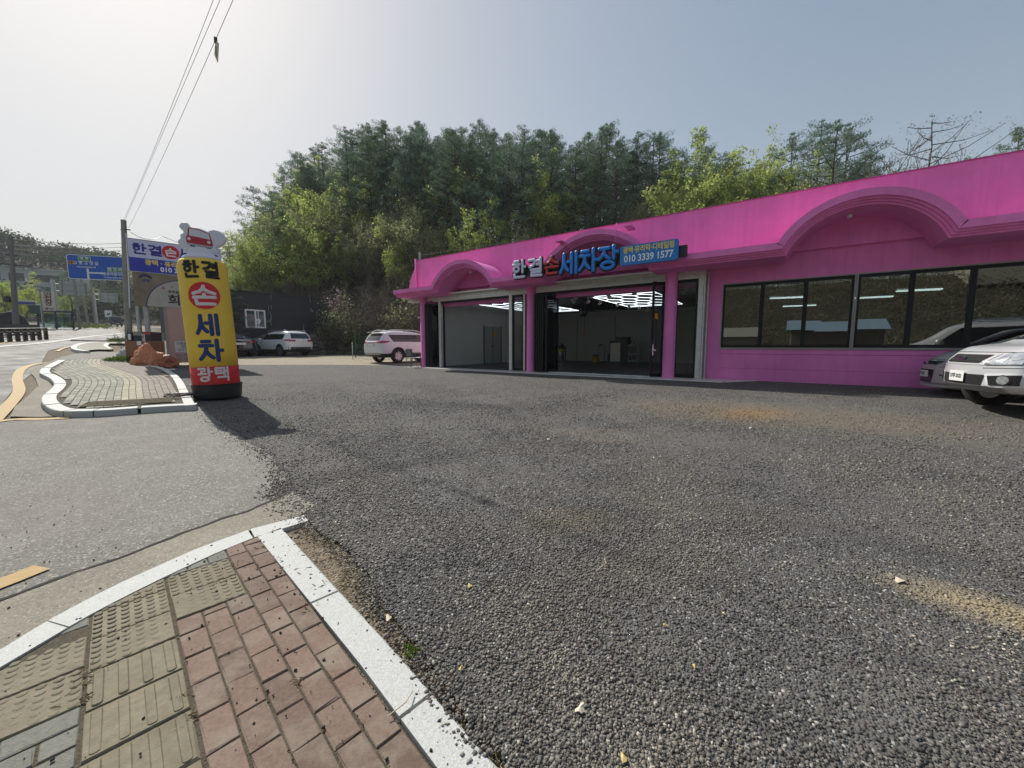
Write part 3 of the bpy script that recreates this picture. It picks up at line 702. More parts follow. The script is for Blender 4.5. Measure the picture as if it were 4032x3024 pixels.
mb = MB(); mb.box(-13.62, -13.58, 13.7, 24.1, .44, 3.74); mb.box(-13.58, -1.9, 24.06, 24.14, .44, 3.74); mb.box(-1.9, -1.82, 13.72, 24.1, .44, 3.74)
bpart('interior_wall', mb, IWAL)
mb = MB()
for u in (-11.2, -8.6, -6.1, -3.8): mb.box(u, u + .03, 24.04, 24.055, .5, 3.3)
mb.box(-13.5, -1.95, 24.02, 24.055, 3.66, 3.72); bpart('wall_trim', mb, mat('dark_trim', (.10, .105, .10), .6))
mb = MB(); mb.box(-14.3, REND, 13.62, 24.3, 3.745, 3.9); bpart('ceiling', mb, mat('black_ceiling', (.01, .01, .011), .9))
mb = MB(); mb.box(-14.6, REND, 13.43, 24.4, 5.0, 5.1); bpart('roof', mb, CONC)
# interior floor: dark interlocking tiles, a few red
FM = bpy.data.materials.new('rubber_floor_tiles'); FM.use_nodes = True; n = FM.node_tree; b = n.nodes['Principled BSDF']; b.inputs['Roughness'].default_value = .45
ck = n.nodes.new('ShaderNodeTexChecker'); ck.inputs['Scale'].default_value = 2.5; ck.inputs['Color1'].default_value = (.012, .014, .022, 1); ck.inputs['Color2'].default_value = (.045, .05, .062, 1)
tc = n.nodes.new('ShaderNodeTexCoord'); n.links.new(tc.outputs['Object'], ck.inputs['Vector']); n.links.new(ck.outputs[0], b.inputs['Base Color'])
mb = MB(); mb.box(-13.6, -1.85, 13.35, 24.1, .40, .462); bpart('shop_floor', mb, FM)
mb = MB(); mb.box(-7.6, -4.0, 17.2, 17.58, .462, .4635)
bpart('floor_stripe', mb, mat('red_floor_tile', (.25, .03, .05), .5))
SLABM = mat('polished_slab', (.78, .76, .70), .25, var=.12, scale=3, dirt=((.12, .12, .11), 1.1, .60, .66))
mb = MB(); upo = [(-17.0, 12.15), (-1.2, 12.2), (-.45, 13.30), (-17.0, 13.34)]
mb.add([(a, b_, .25) for a, b_ in upo] + [(a, b_, FZ) for a, b_ in upo], [(0, 3, 2, 1), (4, 5, 6, 7), (0, 1, 5, 4), (1, 2, 6, 5), (2, 3, 7, 6), (3, 0, 4, 7)])
bpart('entrance_slab', mb, SLABM)
# round pillars
for u in (-14.0, -8.0, -2.86):
    mb = MB(); mb.lathe([(.195, FZ - .1), (.195, .48), (.185, .50), (.183, 3.72)], 32, Matrix.Translation((u, 12.98, 0))); bpart('pillar', mb, PINK, auto=40)
# aluminium canopy beam and glazing line
mb = MB(); mb.box(-15.35, -1.62, 12.78, 13.355, 3.745, 3.80)
bpart('canopy_plate', mb, mat('cream_aluminium', (.72, .71, .63), .4, .3, var=.06))
mb = MB(); mb.box(-15.15, -1.9, 13.02, 13.32, 3.64, 3.744); mb.box(-15.13, -1.92, 12.985, 13.30, 3.56, 3.638); mb.box(-13.45, -1.93, 13.01, 13.28, 3.485, 3.558)
bpart('canopy_beam', mb, ALU)
for u in (-13.10, -9.10, -2.09): mb = MB(); mb.box(u, u + .14, 13.03, 13.17, FZ, 3.486); bpart('metal_post', mb, ALU)
mb = MB(); mb.box(-1.935, -1.90, 13.0, 13.34, FZ, 3.64); bpart('metal_post', mb, ALU)
mb = MB(); mb.tube([(-1.86, 13.26, FZ), (-1.86, 13.26, 3.7)], .03, 8); bpart('rainwater_pipe', mb, ALU)
mb = MB(); mb.box(-8.42, -8.34, 13.05, 13.15, FZ, 3.486); bpart('metal_post', mb, ALU)
mb = MB(); mb.box(-13.0, -9.1, 13.05, 13.16, 3.40, 3.484); mb.box(-8.0, -2.1, 13.05, 13.16, 3.40, 3.484); mb.box(-13.0, -2.1, 13.0, 13.16, FZ + .001, FZ + .018)
bpart('door_track', mb, BLKM)
mb = MB(); mb.box(-7.2, -3.3, 12.93, 12.99, FZ + .001, FZ + .02); bpart('sill_strip', mb, mat('bright_threshold', (.7, .7, .72), .3, .6))
def leaf(name, P0, P1, z0, z1, fr=.07, t=.05, lab=None, label=None):
    """framed glass leaf between two plan points"""
    a = Vector((P0[0], P0[1], 0)); b_ = Vector((P1[0], P1[1], 0)); d = (b_ - a); L_ = d.length; d.normalize(); nn = Vector((-d.y, d.x, 0))
    M = Matrix((d, nn, Vector((0, 0, 1)))).transposed().to_4x4(); M.translation = a
    mb = MB(); mb.box(0, fr, -t / 2, t / 2, z0, z1, M); mb.box(L_ - fr, L_, -t / 2, t / 2, z0, z1, M); mb.box(fr, L_ - fr, -t / 2, t / 2, z1 - fr, z1, M); mb.box(fr, L_ - fr, -t / 2, t / 2, z0, z0 + fr * 1.3, M)
    o = bpart(name, mb, BLKM)
    if label: o['label'] = label
    g = MB(); g.add([M @ Vector(p) for p in ((fr, 0, z0 + fr), (L_ - fr, 0, z0 + fr), (L_ - fr, 0, z1 - fr), (fr, 0, z1 - fr))], [(0, 1, 2, 3)])
    og = g.build('pane', DARKG if name == 'folding_door' else DOORG, None, ofs=BO); og.parent = o
    return o, M, L_
D0, D1 = FZ + .02, 3.39
leaf('fixed_glazing', (-8.96, 13.1), (-8.42, 13.1), D0, 3.48); leaf('fixed_glazing', (-8.34, 13.1), (-7.9, 13.1), D0, 3.48); leaf('fixed_glazing', (-2.75, 13.1), (-2.10, 13.1), D0, 3.48); leaf('fixed_glazing', (-1.93, 13.05), (-1.93, 13.33), D0, 3.48, fr=.05)
for k in range(4): leaf('folding_door', (-13.68 + k * .075, 12.74), (-13.66 + k * .075, 13.42), D0, D1)
leaf('folding_door', (-13.36, 12.74), (-13.06, 13.40), D0, D1)
for k in range(5): leaf('folding_door', (-7.68 + k * .085, 12.70), (-7.66 + k * .085, 13.46), D0, D1)
leaf('folding_door', (-7.2, 12.72), (-7.12, 13.55), D0, D1)
o_, M_, L_ = leaf('swing_door', (-3.32, 12.62), (-3.12, 13.20), D0, D1 + .06)
mb = MB(); mb.box(.02, .06, -.06, -.03, 1.15, 1.50, M_); mb.box(.02, .05, -.16, -.06, 1.30, 1.34, M_); mb.tube([M_ @ Vector((-.05, -.04, 1.32)), M_ @ Vector((.16, -.04, 1.32))], .022, 8)
oh = mb.build('handle', mat('chrome', (.8, .8, .8), .15, 1.0), None, ofs=BO); oh.parent = o_
mb = MB(); mb.box(.10, .26, -.035, -.03, 2.30, 2.48, M_); ost = mb.build('sticker', mat('orange_sticker', (.75, .33, .03), .6), None, ofs=BO); ost.parent = o_
mb = MB(); mb.tube([M_ @ Vector((-.1, -.08, .9)), M_ @ Vector((-.1, -.08, 2.6))], .014, 8); oh2 = mb.build('pull_bar', BLKM, None, ofs=BO); oh2.parent = o_
# inner double door on the left wall
mb = MB(); mb.box(-13.578, -13.55, 17.0, 18.55, .46, 2.55); o_ = bpart('inner_double_door', mb, mat('pale_door', (.36, .39, .36), .6))
mb = MB(); mb.box(-13.549, -13.54, 17.76, 17.78, .46, 2.52); mb.box(-13.549, -13.50, 17.62, 17.92, 1.42, 1.46); mb.box(-13.549, -13.53, 16.94, 16.99, .46, 2.6); mb.box(-13.549, -13.53, 18.56, 18.61, .46, 2.6)
q = mb.build('handle', BLACK, None, ofs=BO); q.parent = o_
mb = MB(); mb.box(-13.546, -13.54, 17.9, 18.15, 2.02, 2.26); q = mb.build('notice', MATS['orange_sticker'], None, ofs=BO); q.parent = o_
# the long windows
SILV = mat('grey_sill_trim', (.33, .32, .29), .5, .3)
for a, b_ in ((-1.45, 1.53), (1.60, 4.58), (4.65, 7.35)):
    mb = MB(); mb.box(a - .03, b_ + .03, WV - .04, WV + .02, 1.355, 1.40); mb.box(a - .03, b_ + .03, WV - .04, WV + .02, 3.27, 3.30); mb.box(a - .03, a, WV - .04, WV + .02, 1.40, 3.27); mb.box(b_, b_ + .03, WV - .04, WV + .02, 1.40, 3.27)
    f_ = bpart('window', mb, SILV)
    mb = MB(); n_ = 3; ww = (b_ - a) / n_
    for k in range(n_ + 1): x = a + k * ww; hw = .055 if k in (0, n_) else .05; mb.box(max(a + .001, x - hw), min(b_ - .001, x + hw), WV - .02, WV + .05, 1.401, 3.269)
    mb.box(a + .001, b_ - .001, WV - .018, WV + .048, 1.402, 1.48); mb.box(a + .001, b_ - .001, WV - .018, WV + .048, 3.19, 3.268)
    q = mb.build('frame', BLKM, None, ofs=BO); q.parent = f_
    for k in range(n_):
        g = MB(); g.add([(a + k * ww + .04, WV + .015, 1.47), (a + (k + 1) * ww - .04, WV + .015 + .004 * (k % 2), 1.47), (a + (k + 1) * ww - .04, WV + .015 + .002 * k, 3.2), (a + k * ww + .04, WV + .015, 3.2)], [(0, 1, 2, 3)])
        q = g.build('pane', PANE, None, ofs=BO); q.parent = f_
# waiting room behind the windows
mb = MB(); mb.box(-1.8, REND, 17.4, 17.5, .44, 3.74); mb.box(-1.8, REND, 13.72, 17.4, .40, .46); bpart('room_wall', mb, mat('dim_room_wall', (.16, .17, .155), .8))
# hexagon light grids
HEXE = mat('hexagon_tube_light', (.86, .94, 1.0), .4, emit=2.2)
def hexgrid(u0, u1, v0, v1, z, nu, nv):
    S = set(); du = (u1 - u0) / nu; dv = (v1 - v0) / nv
    mb = MB()
    def seg(a, b_):
        a = (min(max(a[0], u0), u1), min(max(a[1], v0), v1)); b_ = (min(max(b_[0], u0), u1), min(max(b_[1], v0), v1))
        if (Vector(a) - Vector(b_)).length < .05: return
        k = tuple(sorted(((round(a[0], 2), round(a[1], 2)), (round(b_[0], 2), round(b_[1], 2)))))
        if k in S: return
        S.add(k); mb.tube([(a[0], a[1], z), (b_[0], b_[1], z)], .0095, 5, cap=False)
    for i in range(-1, nu + 1):
        for j in range(nv + 1):
            cx = u0 + (i + .5 + .5 * (j % 2)) * du; cy = v0 + j * dv; q = dv / 3
            H = [(cx - du / 2, cy - q), (cx, cy - 2 * q), (cx + du / 2, cy - q), (cx + du / 2, cy + q), (cx, cy + 2 * q), (cx - du / 2, cy + q)]
            for k in range(6):
                a, b_ = H[k], H[(k + 1) % 6]
                if all(u0 - 1e-3 <= p[0] <= u1 + 1e-3 and v0 - 1e-3 <= p[1] <= v1 + 1e-3 for p in (a, b_)): seg(a, b_)
    for a, b_ in (((u0, v0), (u1, v0)), ((u1, v0), (u1, v1)), ((u1, v1), (u0, v1)), ((u0, v1), (u0, v0))): seg(a, b_)
    return mb
for (a, b_, c_, d) in ((-6.3, -3.8, 14.7, 19.6), (-11.85, -9.2, 14.3, 19.9)):
    t_ = thing('hexagon_ceiling_light', 'glowing white honeycomb tube light over the ' + ('right hand open bay' if a > -8 else 'left hand open bay'), 'ceiling light', uvz((a + b_) / 2, (c_ + d) / 2, 3.4), math.atan2(EU[1], EU[0]))
    hexgrid(a, b_, c_, d, 3.4, 4, 5).build('tube_grid', HEXE, t_, ofs=((a + b_) / 2, (c_ + d) / 2, 3.4))
    for x in (a + .2, b_ - .2):
        for y in (c_ + .3, d - .3): mb = MB(); mb.tube([(x, y, 3.41), (x, y, 3.75)], .006, 4); mb.build('hanging_wire', BLACK, t_, ofs=((a + b_) / 2, (c_ + d) / 2, 3.4))
def bthing(name, label, cat, u, v, z, group=None): return thing(name, label, cat, uvz(u, v, z), math.atan2(EU[1], EU[0]), group)
# spotlights on their rail
CREAM = mat('pale_spot_housing', (.55, .54, .50), .5)
proto = None
spots = [(-6.95, 14.6, 0), (-6.75, 15.5, 25), (-6.6, 14.0, 50), (-6.55, 16.3, 20), (-6.2, 17.6, 30), (-6.0, 18.6, 35), (-5.8, 19.6, 25), (-5.6, 20.4, 30), (-5.4, 21.2, 20), (-5.15, 21.8, 45), (-5.9, 13.9, 10), (-5.2, 13.9, -20), (-4.3, 13.9, 30), (-3.0, 14.2, 15), (-2.8, 14.6, 70)]
for k, (u, v, a) in enumerate(spots):
    p = uvz(u, v, 3.30); big = k in (0, 11)
    t_ = thing('ceiling_spotlight', 'small pale spotlight on the black ceiling of the open bays', 'spotlight', p, R(a), 'ceiling spotlights in the open bays')
    mb = MB(); mb.tube([(0, 0, .45), (0, 0, .05)], .022, 6); mb.box(-.012, .012, -.06, .06, -.05, .06); mb.build('arm', CREAM, t_)
    mb = MB(); M = Matrix.Rotation(R(55), 4, 'Y')
    if big: mb.box(-.11, .11, -.12, .12, -.10, .02, M)
    else: mb.lathe([(.035, -.09), (.055, -.06), (.062, .07), (.05, .08)], 12, M)
    mb.build('lamp_head', CREAM, t_)
# things standing in the bays
t_ = bthing('hose_reel', 'black hose reel hanging from the ceiling with a red hook', 'hose reel', -8.0, 18.0, 2.0)
mb = MB(); mb.lathe([(.10, 0), (.20, .03), (.22, .12), (.10, .18)], 16, Matrix.Translation((0, 0, 1.1)) @ Matrix.Rotation(R(90), 4, 'X')); mb.box(-.05, .05, -.05, .05, 1.25, 1.75); mb.build('reel', BLACK, t_, smooth=False)
mb = MB(); mb.tube([(0, 0, 1.0), (0, .01, .5), (0, 0, .16)], .018, 6); mb.build('hose', BLACK, t_)
mb = MB(); mb.tube([(0, 0, .18), (0, 0, 0)], [.02, .05], 8); mb.build('hook', mat('red_hook', (.5, .03, .02), .5), t_)
def bY(px, py, v):
    r = ray(px, py); t = v / (r[0] * EV[0] + r[1] * EV[1]); p = Vector((r[0] * t, r[1] * t, CZ + r[2] * t)); return (*toUV(p.x, p.y), p.z)
STEEL = mat('stainless_tank', (.55, .55, .55), .25, .9, var=.1)
YPL = mat('yellow_plastic', (.60, .43, .02), .5)
u, v, z = -9.15, 17.6, .463
t_ = bthing('wet_vacuum', 'tall steel drum vacuum with black head and yellow band on a trolley', 'vacuum cleaner', u, v, z)
mb = MB(); mb.lathe([(.22, .22), (.24, .25), (.24, .72), (.22, .74)], 24); mb.build('tank', STEEL, t_, auto=40)
mb = MB(); mb.lathe([(.25, .742), (.25, .82)], 24); mb.build('band', YPL, t_, auto=40)
mb = MB(); mb.lathe([(.24, .822), (.27, .88), (.22, 1.0), (.08, 1.08)], 24); mb.tube([(.1, 0, 1.0), (.35, -.05, .95), (.36, -.05, .5), (.3, 0, .2)], .03, 8); mb.tube([(-.1, 0, 1.0), (.05, .1, 1.12), (.2, .05, 1.0)], .028, 8); mb.build('motor_head', BLACK, t_, auto=40)
mb = MB()
for s_ in (-.2, .2): mb.tube([(-.28, s_, .05), (-.33, s_, .45), (-.36, s_, .95)], .014, 6); mb.tube([(-.3, s_, .08), (.28, s_, .08)], .014, 6); mb.tube([(-.28, s_, .06), (0, s_, .55)], .01, 6)
mb.tube([(-.36, -.2, .95), (-.36, .2, .95)], .014, 6); mb.tube([(-.25, -.25, .08), (-.25, .25, .08)], .06, 12); mb.tube([(.2, -.25, .06), (.2, .25, .06)], .045, 12)
mb.build('trolley', GALV, t_)
t_ = bthing('bucket', 'yellow plastic bucket on the dark shop floor', 'bucket', -9.02, 22.0, .463)
mb = MB(); mb.lathe([(.15, 0), (.2, .36), (.215, .37), (.19, .38), (.14, .02)], 20, cap=False); mb.build('tub', YPL, t_, smooth=True)
mb = MB(); mb.tube([(.2 * math.cos(a), 0, .36 + .1 * math.sin(a)) for a in [R(180 * k / 10) for k in range(11)]], .012, 6); mb.lathe([(.12, .36), (.14, .42), (.05, .44)], 10); mb.build('handle', BLACK, t_)
t_ = bthing('hand_trolley', 'thin black upright trolley frame beside the yellow bucket', 'trolley', -8.80, 22.4, .463)
mb = MB()
for s_ in (-.18, .18): mb.tube([(s_, 0, .02), (s_, 0, 1.02)], .016, 6)
mb.tube([(-.18, 0, 1.02), (.18, 0, 1.02)], .016, 6); mb.tube([(-.22, 0, .98), (-.05, 0, 1.08), (.05, 0, 1.05)], .03, 6); mb.build('frame', BLACK, t_)
mb = MB(); mb.box(-.2, .2, -.16, .1, .0, .03); mb.build('base_plate', BLACK, t_)
t_ = bthing('pressure_washer', 'big black machine with a silver front panel by the back wall', 'machine', -7.98, 22.6, .463)
mb = MB(); mb.box(-.38, .75, -.1, .5, .0, 1.3); mb.box(-.05, .7, 0, .5, 1.3, 1.52); mb.box(-.5, -.38, -.05, .4, 0, .5); mb.build('cabinet', BLACK, t_)
mb = MB(); mb.box(-.30, .30, -.13, -.101, .06, 1.16); mb.build('front_panel', mat('brushed_panel', (.36, .35, .34), .35, .7), t_)
t_ = bthing('tool_cart', 'white three shelf tool cart with bottles beside the black machine', 'cart', -6.85, 22.4, .463)
LG = mat('cart_plastic', (.42, .43, .43), .5)
mb = MB()
for x in (-.26, .23):
    for y in (-.18, .15): mb.box(x, x + .035, y, y + .035, .02, 1.02)
mb.build('upright', LG, t_)
for z in (.08, .5, .98):
    mb = MB(); mb.box(-.28, .28, -.2, .2, z, z + .03); mb.box(-.28, .28, -.2, -.185, z + .03, z + .09); mb.box(-.28, .28, .185, .2, z + .03, z + .09); mb.build('shelf', LG, t_)
for k, (x, z) in enumerate(((-.18, .11), (-.08, .11), (.06, .11), (.16, .11), (-.12, .53), (.02, .53), (.15, .53), (-.15, 1.01), (0, 1.01), (.1, 1.01))):
    q = bthing('spray_bottle', 'small detailing bottle standing on the white tool cart', 'bottle', -6.85 + x, 22.4, .463 + z, 'bottles on the tool cart')
    mb = MB(); mb.lathe([(.035, 0), (.035, .13), (.014, .17), (.014, .2)], 10); mb.build('bottle_body', mat('bottle_a', (.5, .5, .46), .4) if k % 2 else mat('bottle_b', (.06, .06, .07), .4), q); mb = MB(); mb.box(-.03, .02, -.01, .01, .2, .225); mb.build('trigger', BLACK, q)
t_ = bthing('potted_plant', 'leafy plant in a tall white vase behind the narrow glass panel', 'plant', -8.65, 13.9, .463)
mb = MB(); mb.lathe([(.10, 0), (.13, .04), (.10, .1), (.17, .5), (.16, .72), (.19, .76), (.15, .76)], 20); mb.build('vase', WHITEP, t_, auto=50)
mb = MB()
for k in range(60):
    a = rnd.uniform(0, 6.28); r_ = rnd.uniform(.02, .2); z = rnd.uniform(.78, 1.4); d = Vector((math.cos(a), math.sin(a), .5)) * .09; s_ = Vector((-math.sin(a), math.cos(a), 0)) * .03; p = Vector((r_ * math.cos(a), r_ * math.sin(a), z)); mb.add([p, p + d * .5 + s_, p + d, p + d * .5 - s_], [(0, 1, 2, 3)])
mb.build('foliage', mat('house_plant_leaf', (.04, .09, .03), .5), t_)
# office things behind the windows: plant, desk with screens, tube lamps
for k, (u, v, z, ang) in enumerate(((.15, 15.0, 2.95, 10), (.5, 16.2, 2.78, 6), (3.05, 15.0, 2.95, 8), (2.35, 16.4, 2.95, 5))):
    t_ = bthing('tube_lamp', ('twin white tube lamp hanging behind the first long window', 'second white tube lamp lower behind the first long window', 'white tube lamp behind the second long window, the right one', 'white tube lamp behind the second long window, the left one')[k], 'ceiling lamp', u, v, z)
    mb = MB()
    for s_ in ((-.06, .06) if k != 1 else (0,)): mb.tube([(-.45, s_ - .1 * (ang / 10), 0), (.45, s_ + .1 * (ang / 10), 0)], .018, 6)
    mb.build('tube', HEXE, t_)
    mb = MB(); mb.box(-.46, .46, -.09, .09, .02, .07); mb.tube([(-.3, 0, .07), (-.3, 0, 3.74 - z)], .005, 4); mb.tube([(.3, 0, .07), (.3, 0, 3.74 - z)], .005, 4); mb.build('fitting', WHITEP, t_)
t_ = bthing('desk_screen', 'pale desk divider board with a dark round desk fan before it', 'desk divider', 3.0, 14.6, .463)
mb = MB(); mb.box(-.75, .55, 0, .04, .7, 1.62); mb.build('board', mat('pale_board', (.42, .50, .52), .5), t_)
mb = MB(); mb.box(-.9, .7, -.5, 0, .68, .72); mb.box(-.85, -.8, -.45, -.05, 0, .68); mb.box(.6, .65, -.45, -.05, 0, .68); mb.build('desk_top', WHITEP, t_)
t_ = bthing('desk_fan', 'round dark desk fan on a white stem behind the second long window', 'fan', 2.9, 14.35, 1.183)
mb = MB(); mb.lathe([(.08, 0), (.07, .02), (.04, .03), (.035, .22)], 12); mb.build('stand', WHITEP, t_)
mb = MB(); mb.lathe([(.02, -.03), (.13, -.02), (.13, .03), (.02, .04)], 20, Matrix.Translation((.1, -.02, .3)) @ Matrix.Rotation(R(90), 4, 'X')); mb.build('fan_head', BLACK, t_)
t_ = bthing('potted_plant', 'bushy potted plant on the sill behind the first long window', 'plant', .95, 13.95, .6)
mb = MB(); mb.lathe([(.11, 0), (.14, .6), (.15, .62)], 14); mb.build('vase', BLACK, t_)
mb = MB()
for k in range(160):
    a = rnd.uniform(0, 6.28); r_ = rnd.uniform(.02, .32); z = rnd.uniform(.6, 1.3); d = Vector((math.cos(a), math.sin(a), rnd.uniform(-.2, .8))) * .12; s_ = Vector((-math.sin(a), math.cos(a), 0)) * .03; p = Vector((r_ * math.cos(a), r_ * math.sin(a), z)); mb.add([p, p + d * .5 + s_, p + d, p + d * .5 - s_], [(0, 1, 2, 3)])
mb.build('foliage', MATS['house_plant_leaf'], t_)
# bits fixed to the arches
for k, (u, zt, lab) in enumerate(((1.25, 4.62, 'broken lamp holder with loose wires under the right arch'), (-10.75, 4.56, 'small bare lamp holder under the left arch'))):
    t_ = bthing('lamp_holder', lab, 'lamp holder', u, 12.6, zt - .14)
    mb = MB(); mb.lathe([(.05, .13), (.05, .06), (.03, .05)], 12); mb.build('socket', WHITEP, t_)
    mb = MB(); mb.tube([(0, 0, .05), (.06, 0, .0), (-.03, 0, -.05), (.08, 0, -.10), (.1, 0, -.18)], .008, 5); mb.build('loose_wire', PINK, t_)
t_ = bthing('loose_cable', 'thin pink cable dangling over the front of the middle arch', 'cable', -4.3, 11.87, 4.6)
mb = MB(); mb.tube([(0, .1, .62), (.0, 0, .5), (.02, 0, .3), (.0, 0, .1), (.03, 0, -.1)], .009, 5); mb.build('cable', PINK, t_)
for k, (u, z, lab) in enumerate(((-6.15, 4.87, 'short pink bracket on the left shoulder of the middle arch'), (-3.85, 4.97, 'short pink bracket on the right shoulder of the middle arch'))):
    t_ = bthing('bracket', lab, 'bracket', u, 11.9, z); mb = MB(); mb.box(-.12, .12, -.25, .1, 0, .03); mb.box(-.12, .12, .07, .1, -.05, 0); mb.build('plate', PINK, t_)

# ------------------------------------------------------------------ shop sign over the middle bay
SV = 11.62
t_ = bthing('shop_sign', 'long shop sign of cut out letters and a blue phone board on a black bar', 'sign', -5.1, SV, 4.0)
SO = (-5.1, SV, 4.0)
mb = MB(); mb.box(-8.02, -2.22, 11.72, 11.84, 3.92, 4.22); mb.box(-7.6, -7.5, 11.84, 12.0, 3.95, 4.2); mb.box(-2.6, -2.5, 11.84, 12.0, 3.95, 4.2); mb.build('mounting_bar', BLACK, t_, ofs=SO)
LWH = mat('sign_white', (.70, .70, .88), .4); LRD = mat('sign_red', (.52, .035, .03), .4); LBL = mat('sign_blue', (.008, .22, .72), .4); LYL = mat('sign_yellow', (.90, .70, .14), .45); LW2 = mat('sign_plain_white', (.88, .90, .92), .45)
def st(s_, size, m, u, z, d, bold, sx=1.0, ext=.02, nm='letter'):
    return text(s_, size, m, t_, frame((u - SO[0], -d, z - SO[2]), (1, 0, 0), (0, 0, 1)), ext, bold, sx, nm)
for ch, u, z, sz, m in (('한', -7.64, 4.12, .70, LWH), ('결', -6.98, 4.12, .70, LWH), ('손', -6.36, 4.11, .68, LRD), ('세', -5.72, 4.10, .80, LBL), ('차', -5.06, 4.11, .80, LBL), ('장', -4.42, 4.11, .80, LBL)):
    w_ = sz * .80; Mg = frame((u - SO[0], -.04, z - SO[2]), (1, 0, 0), (0, 0, 1)); glyph(ch, 'letter_backing', BLACK, t_, Matrix.Translation((0, .05, 0)) @ Mg, w_, sz * .86, sz * .225, .045); glyph(ch, 'letter', m, t_, Matrix.Translation((0, -.012, 0)) @ Mg, w_, sz * .86, sz * .135, .02)
mb = MB(); Mf = frame((-3.22 - SO[0], -.04, 4.10 - SO[2]), (1, 0, 0), (0, 0, 1)); mb.prism(rrect(1.62, .56, .05), Mf, -.06, .03)
pb = mb.build('phone_board', mat('sign_board_blue', (.015, .20, .56), .45), t_)
st('광택·유리막·디테일링', .205, LYL, -3.22, 4.235, .076, .022, .80, .003, 'board_lettering'); st('010 3339 1577', .27, LW2, -3.22, 3.99, .076, .02, .84, .003, 'board_lettering')

# ------------------------------------------------------------------ inflatable advertising column
bx, by = -6.94, 9.05; bz = G(bx, by)
t_ = thing('advertising_balloon', 'tall yellow and red inflatable advertising column leaning in a black tub', 'advertising balloon', (bx, by, bz - .01))
face = math.atan2(-by, -bx) + R(90) - R(4)     # the lettering looks towards the street corner
BT = Matrix.Rotation(R(-2.7), 4, 'Y') @ Matrix.Rotation(face, 4, 'Z')
RAD = .455
YELF = mat('yellow_balloon_cloth', (.86, .58, .06), .55, var=.05, scale=3, bump=.12, bscale=9); REDF = mat('red_balloon_cloth', (.64, .018, .022), .55, bump=.12, bscale=9); WHTF = mat('white_balloon_cloth', (.70, .70, .74), .6, bump=.15, bscale=8)
TUBZ = .36
mb = MB(); mb.lathe([(.42, .0), (.44, .02), (.485, TUBZ - .03), (.51, TUBZ - .02), (.515, TUBZ), (.49, TUBZ), (.46, .05)], 40, Matrix.Rotation(R(-1.5), 4, 'Y')); mb.build('tub', BLACK, t_, auto=40)
def colm(prof, n=48): mb = MB(); mb.lathe(prof, n, BT); return mb
colm([(RAD, .2), (RAD + .004, .30), (RAD, .36), (RAD + .006, .55), (RAD + .004, .76)]).build('red_band', REDF, t_, smooth=True)
colm([(RAD + .004, .76), (RAD + .007, 1.2), (RAD + .007, 2.2), (RAD + .003, 2.98), (RAD - .02, 3.10), (RAD - .05, 3.155)]).build('yellow_body', YELF, t_, smooth=True)
colm([(RAD - .05, 3.155), (RAD - .11, 3.23), (RAD - .20, 3.29), (.245, 3.31), (.235, 3.40), (.22, 3.42)]).build('white_shoulder', WHTF, t_, smooth=True)
BENDM = BT
NAVY = mat('navy_letter', (.012, .035, .16), .6); BLKL = mat('black_letter', (.012, .012, .012), .6); CRM = mat('cream_letter', (.74, .68, .66), .6); REDC = mat('red_circle', (.64, .02, .025), .6)
def btext(s_, size, m, z, bold, r_=RAD + .012, sx=1.0, x=0): 
    return text(s_, size, m, t_, Matrix.Translation((x, z, 0)), .0, bold, sx, 'lettering', bend=(r_, BENDM))
def bg(ch, m, x, z, w_, h_, t, r_=RAD + .006): glyph(ch, 'lettering', m, t_, Matrix.Translation((x, z, 0)), w_, h_, t, .012, (r_, BENDM))
bg('한', BLKL, -.185, 2.90, .31, .36, .062); bg('결', BLKL, .185, 2.90, .31, .36, .062); bg('손', CRM, 0, 2.33, .46, .42, .072, RAD + .018); bg('세', NAVY, 0, 1.69, .43, .47, .085); bg('차', NAVY, 0, 1.12, .45, .48, .085); bg('광', CRM, -.165, .585, .28, .31, .05); bg('택', CRM, .165, .585, .28, .31, .05)
def bentshape(poly, r_, z0, m, name):
    bm = bmesh.new(); f = bm.faces.new([bm.verts.new((p[0], p[1] + z0, 0)) for p in poly]); bmesh.ops.triangulate(bm, faces=[f])
    x = -.6
    while x < .6: bmesh.ops.bisect_plane(bm, geom=bm.verts[:] + bm.edges[:] + bm.faces[:], plane_co=(x, 0, 0), plane_no=(1, 0, 0)); x += .04
    for v_ in bm.verts: a = v_.co.x / r_; v_.co = BENDM @ Vector((r_ * math.sin(a), -r_ * math.cos(a), v_.co.y))
    me = bpy.data.meshes.new(name); bm.to_mesh(me); bm.free(); me.materials.append(m); o = bpy.data.objects.new(name, me); col.objects.link(o); o.parent = t_; return o
bentshape(disc(.30, 40, ry=.295), RAD + .0145, 2.33, REDC, 'red_disc')
# cushion on top, cut like a cloud, with a plain little red car printed on it
CV = lambda P: [((x - 925) * .00171, (338 - y) * .0022 - .06) for x, y in P]
cl = CV([(735, 100), (765, 55), (825, 55), (855, 92), (940, 96), (1035, 122), (1070, 104), (1130, 100), (1192, 125), (1222, 180), (1205, 232), (1145, 268), (1100, 292), (1092, 352), (768, 352), (762, 312), (722, 292), (702, 245), (733, 215), (735, 180), (765, 162), (772, 140)])
TM = Matrix.Translation((0, 0, 3.42)) @ Matrix.Identity(4); TM = BT @ frame((0, 0, 3.42), (1, 0, 0), (0, 0, 1))
CL = []
for i in range(len(cl)):
    p0, p1, p2, p3 = [Vector(cl[(i + k) % len(cl)]) for k in (-1, 0, 1, 2)]
    for a in range(4): t = a / 4; CL.append(tuple(.5 * ((2 * p1) + (p2 - p0) * t + (2 * p0 - 5 * p1 + 4 * p2 - p3) * t * t + (3 * p1 - p0 - 3 * p2 + p3) * t ** 3)))
CL = CL
mb = MB(); ccx, ccy = 0, .22
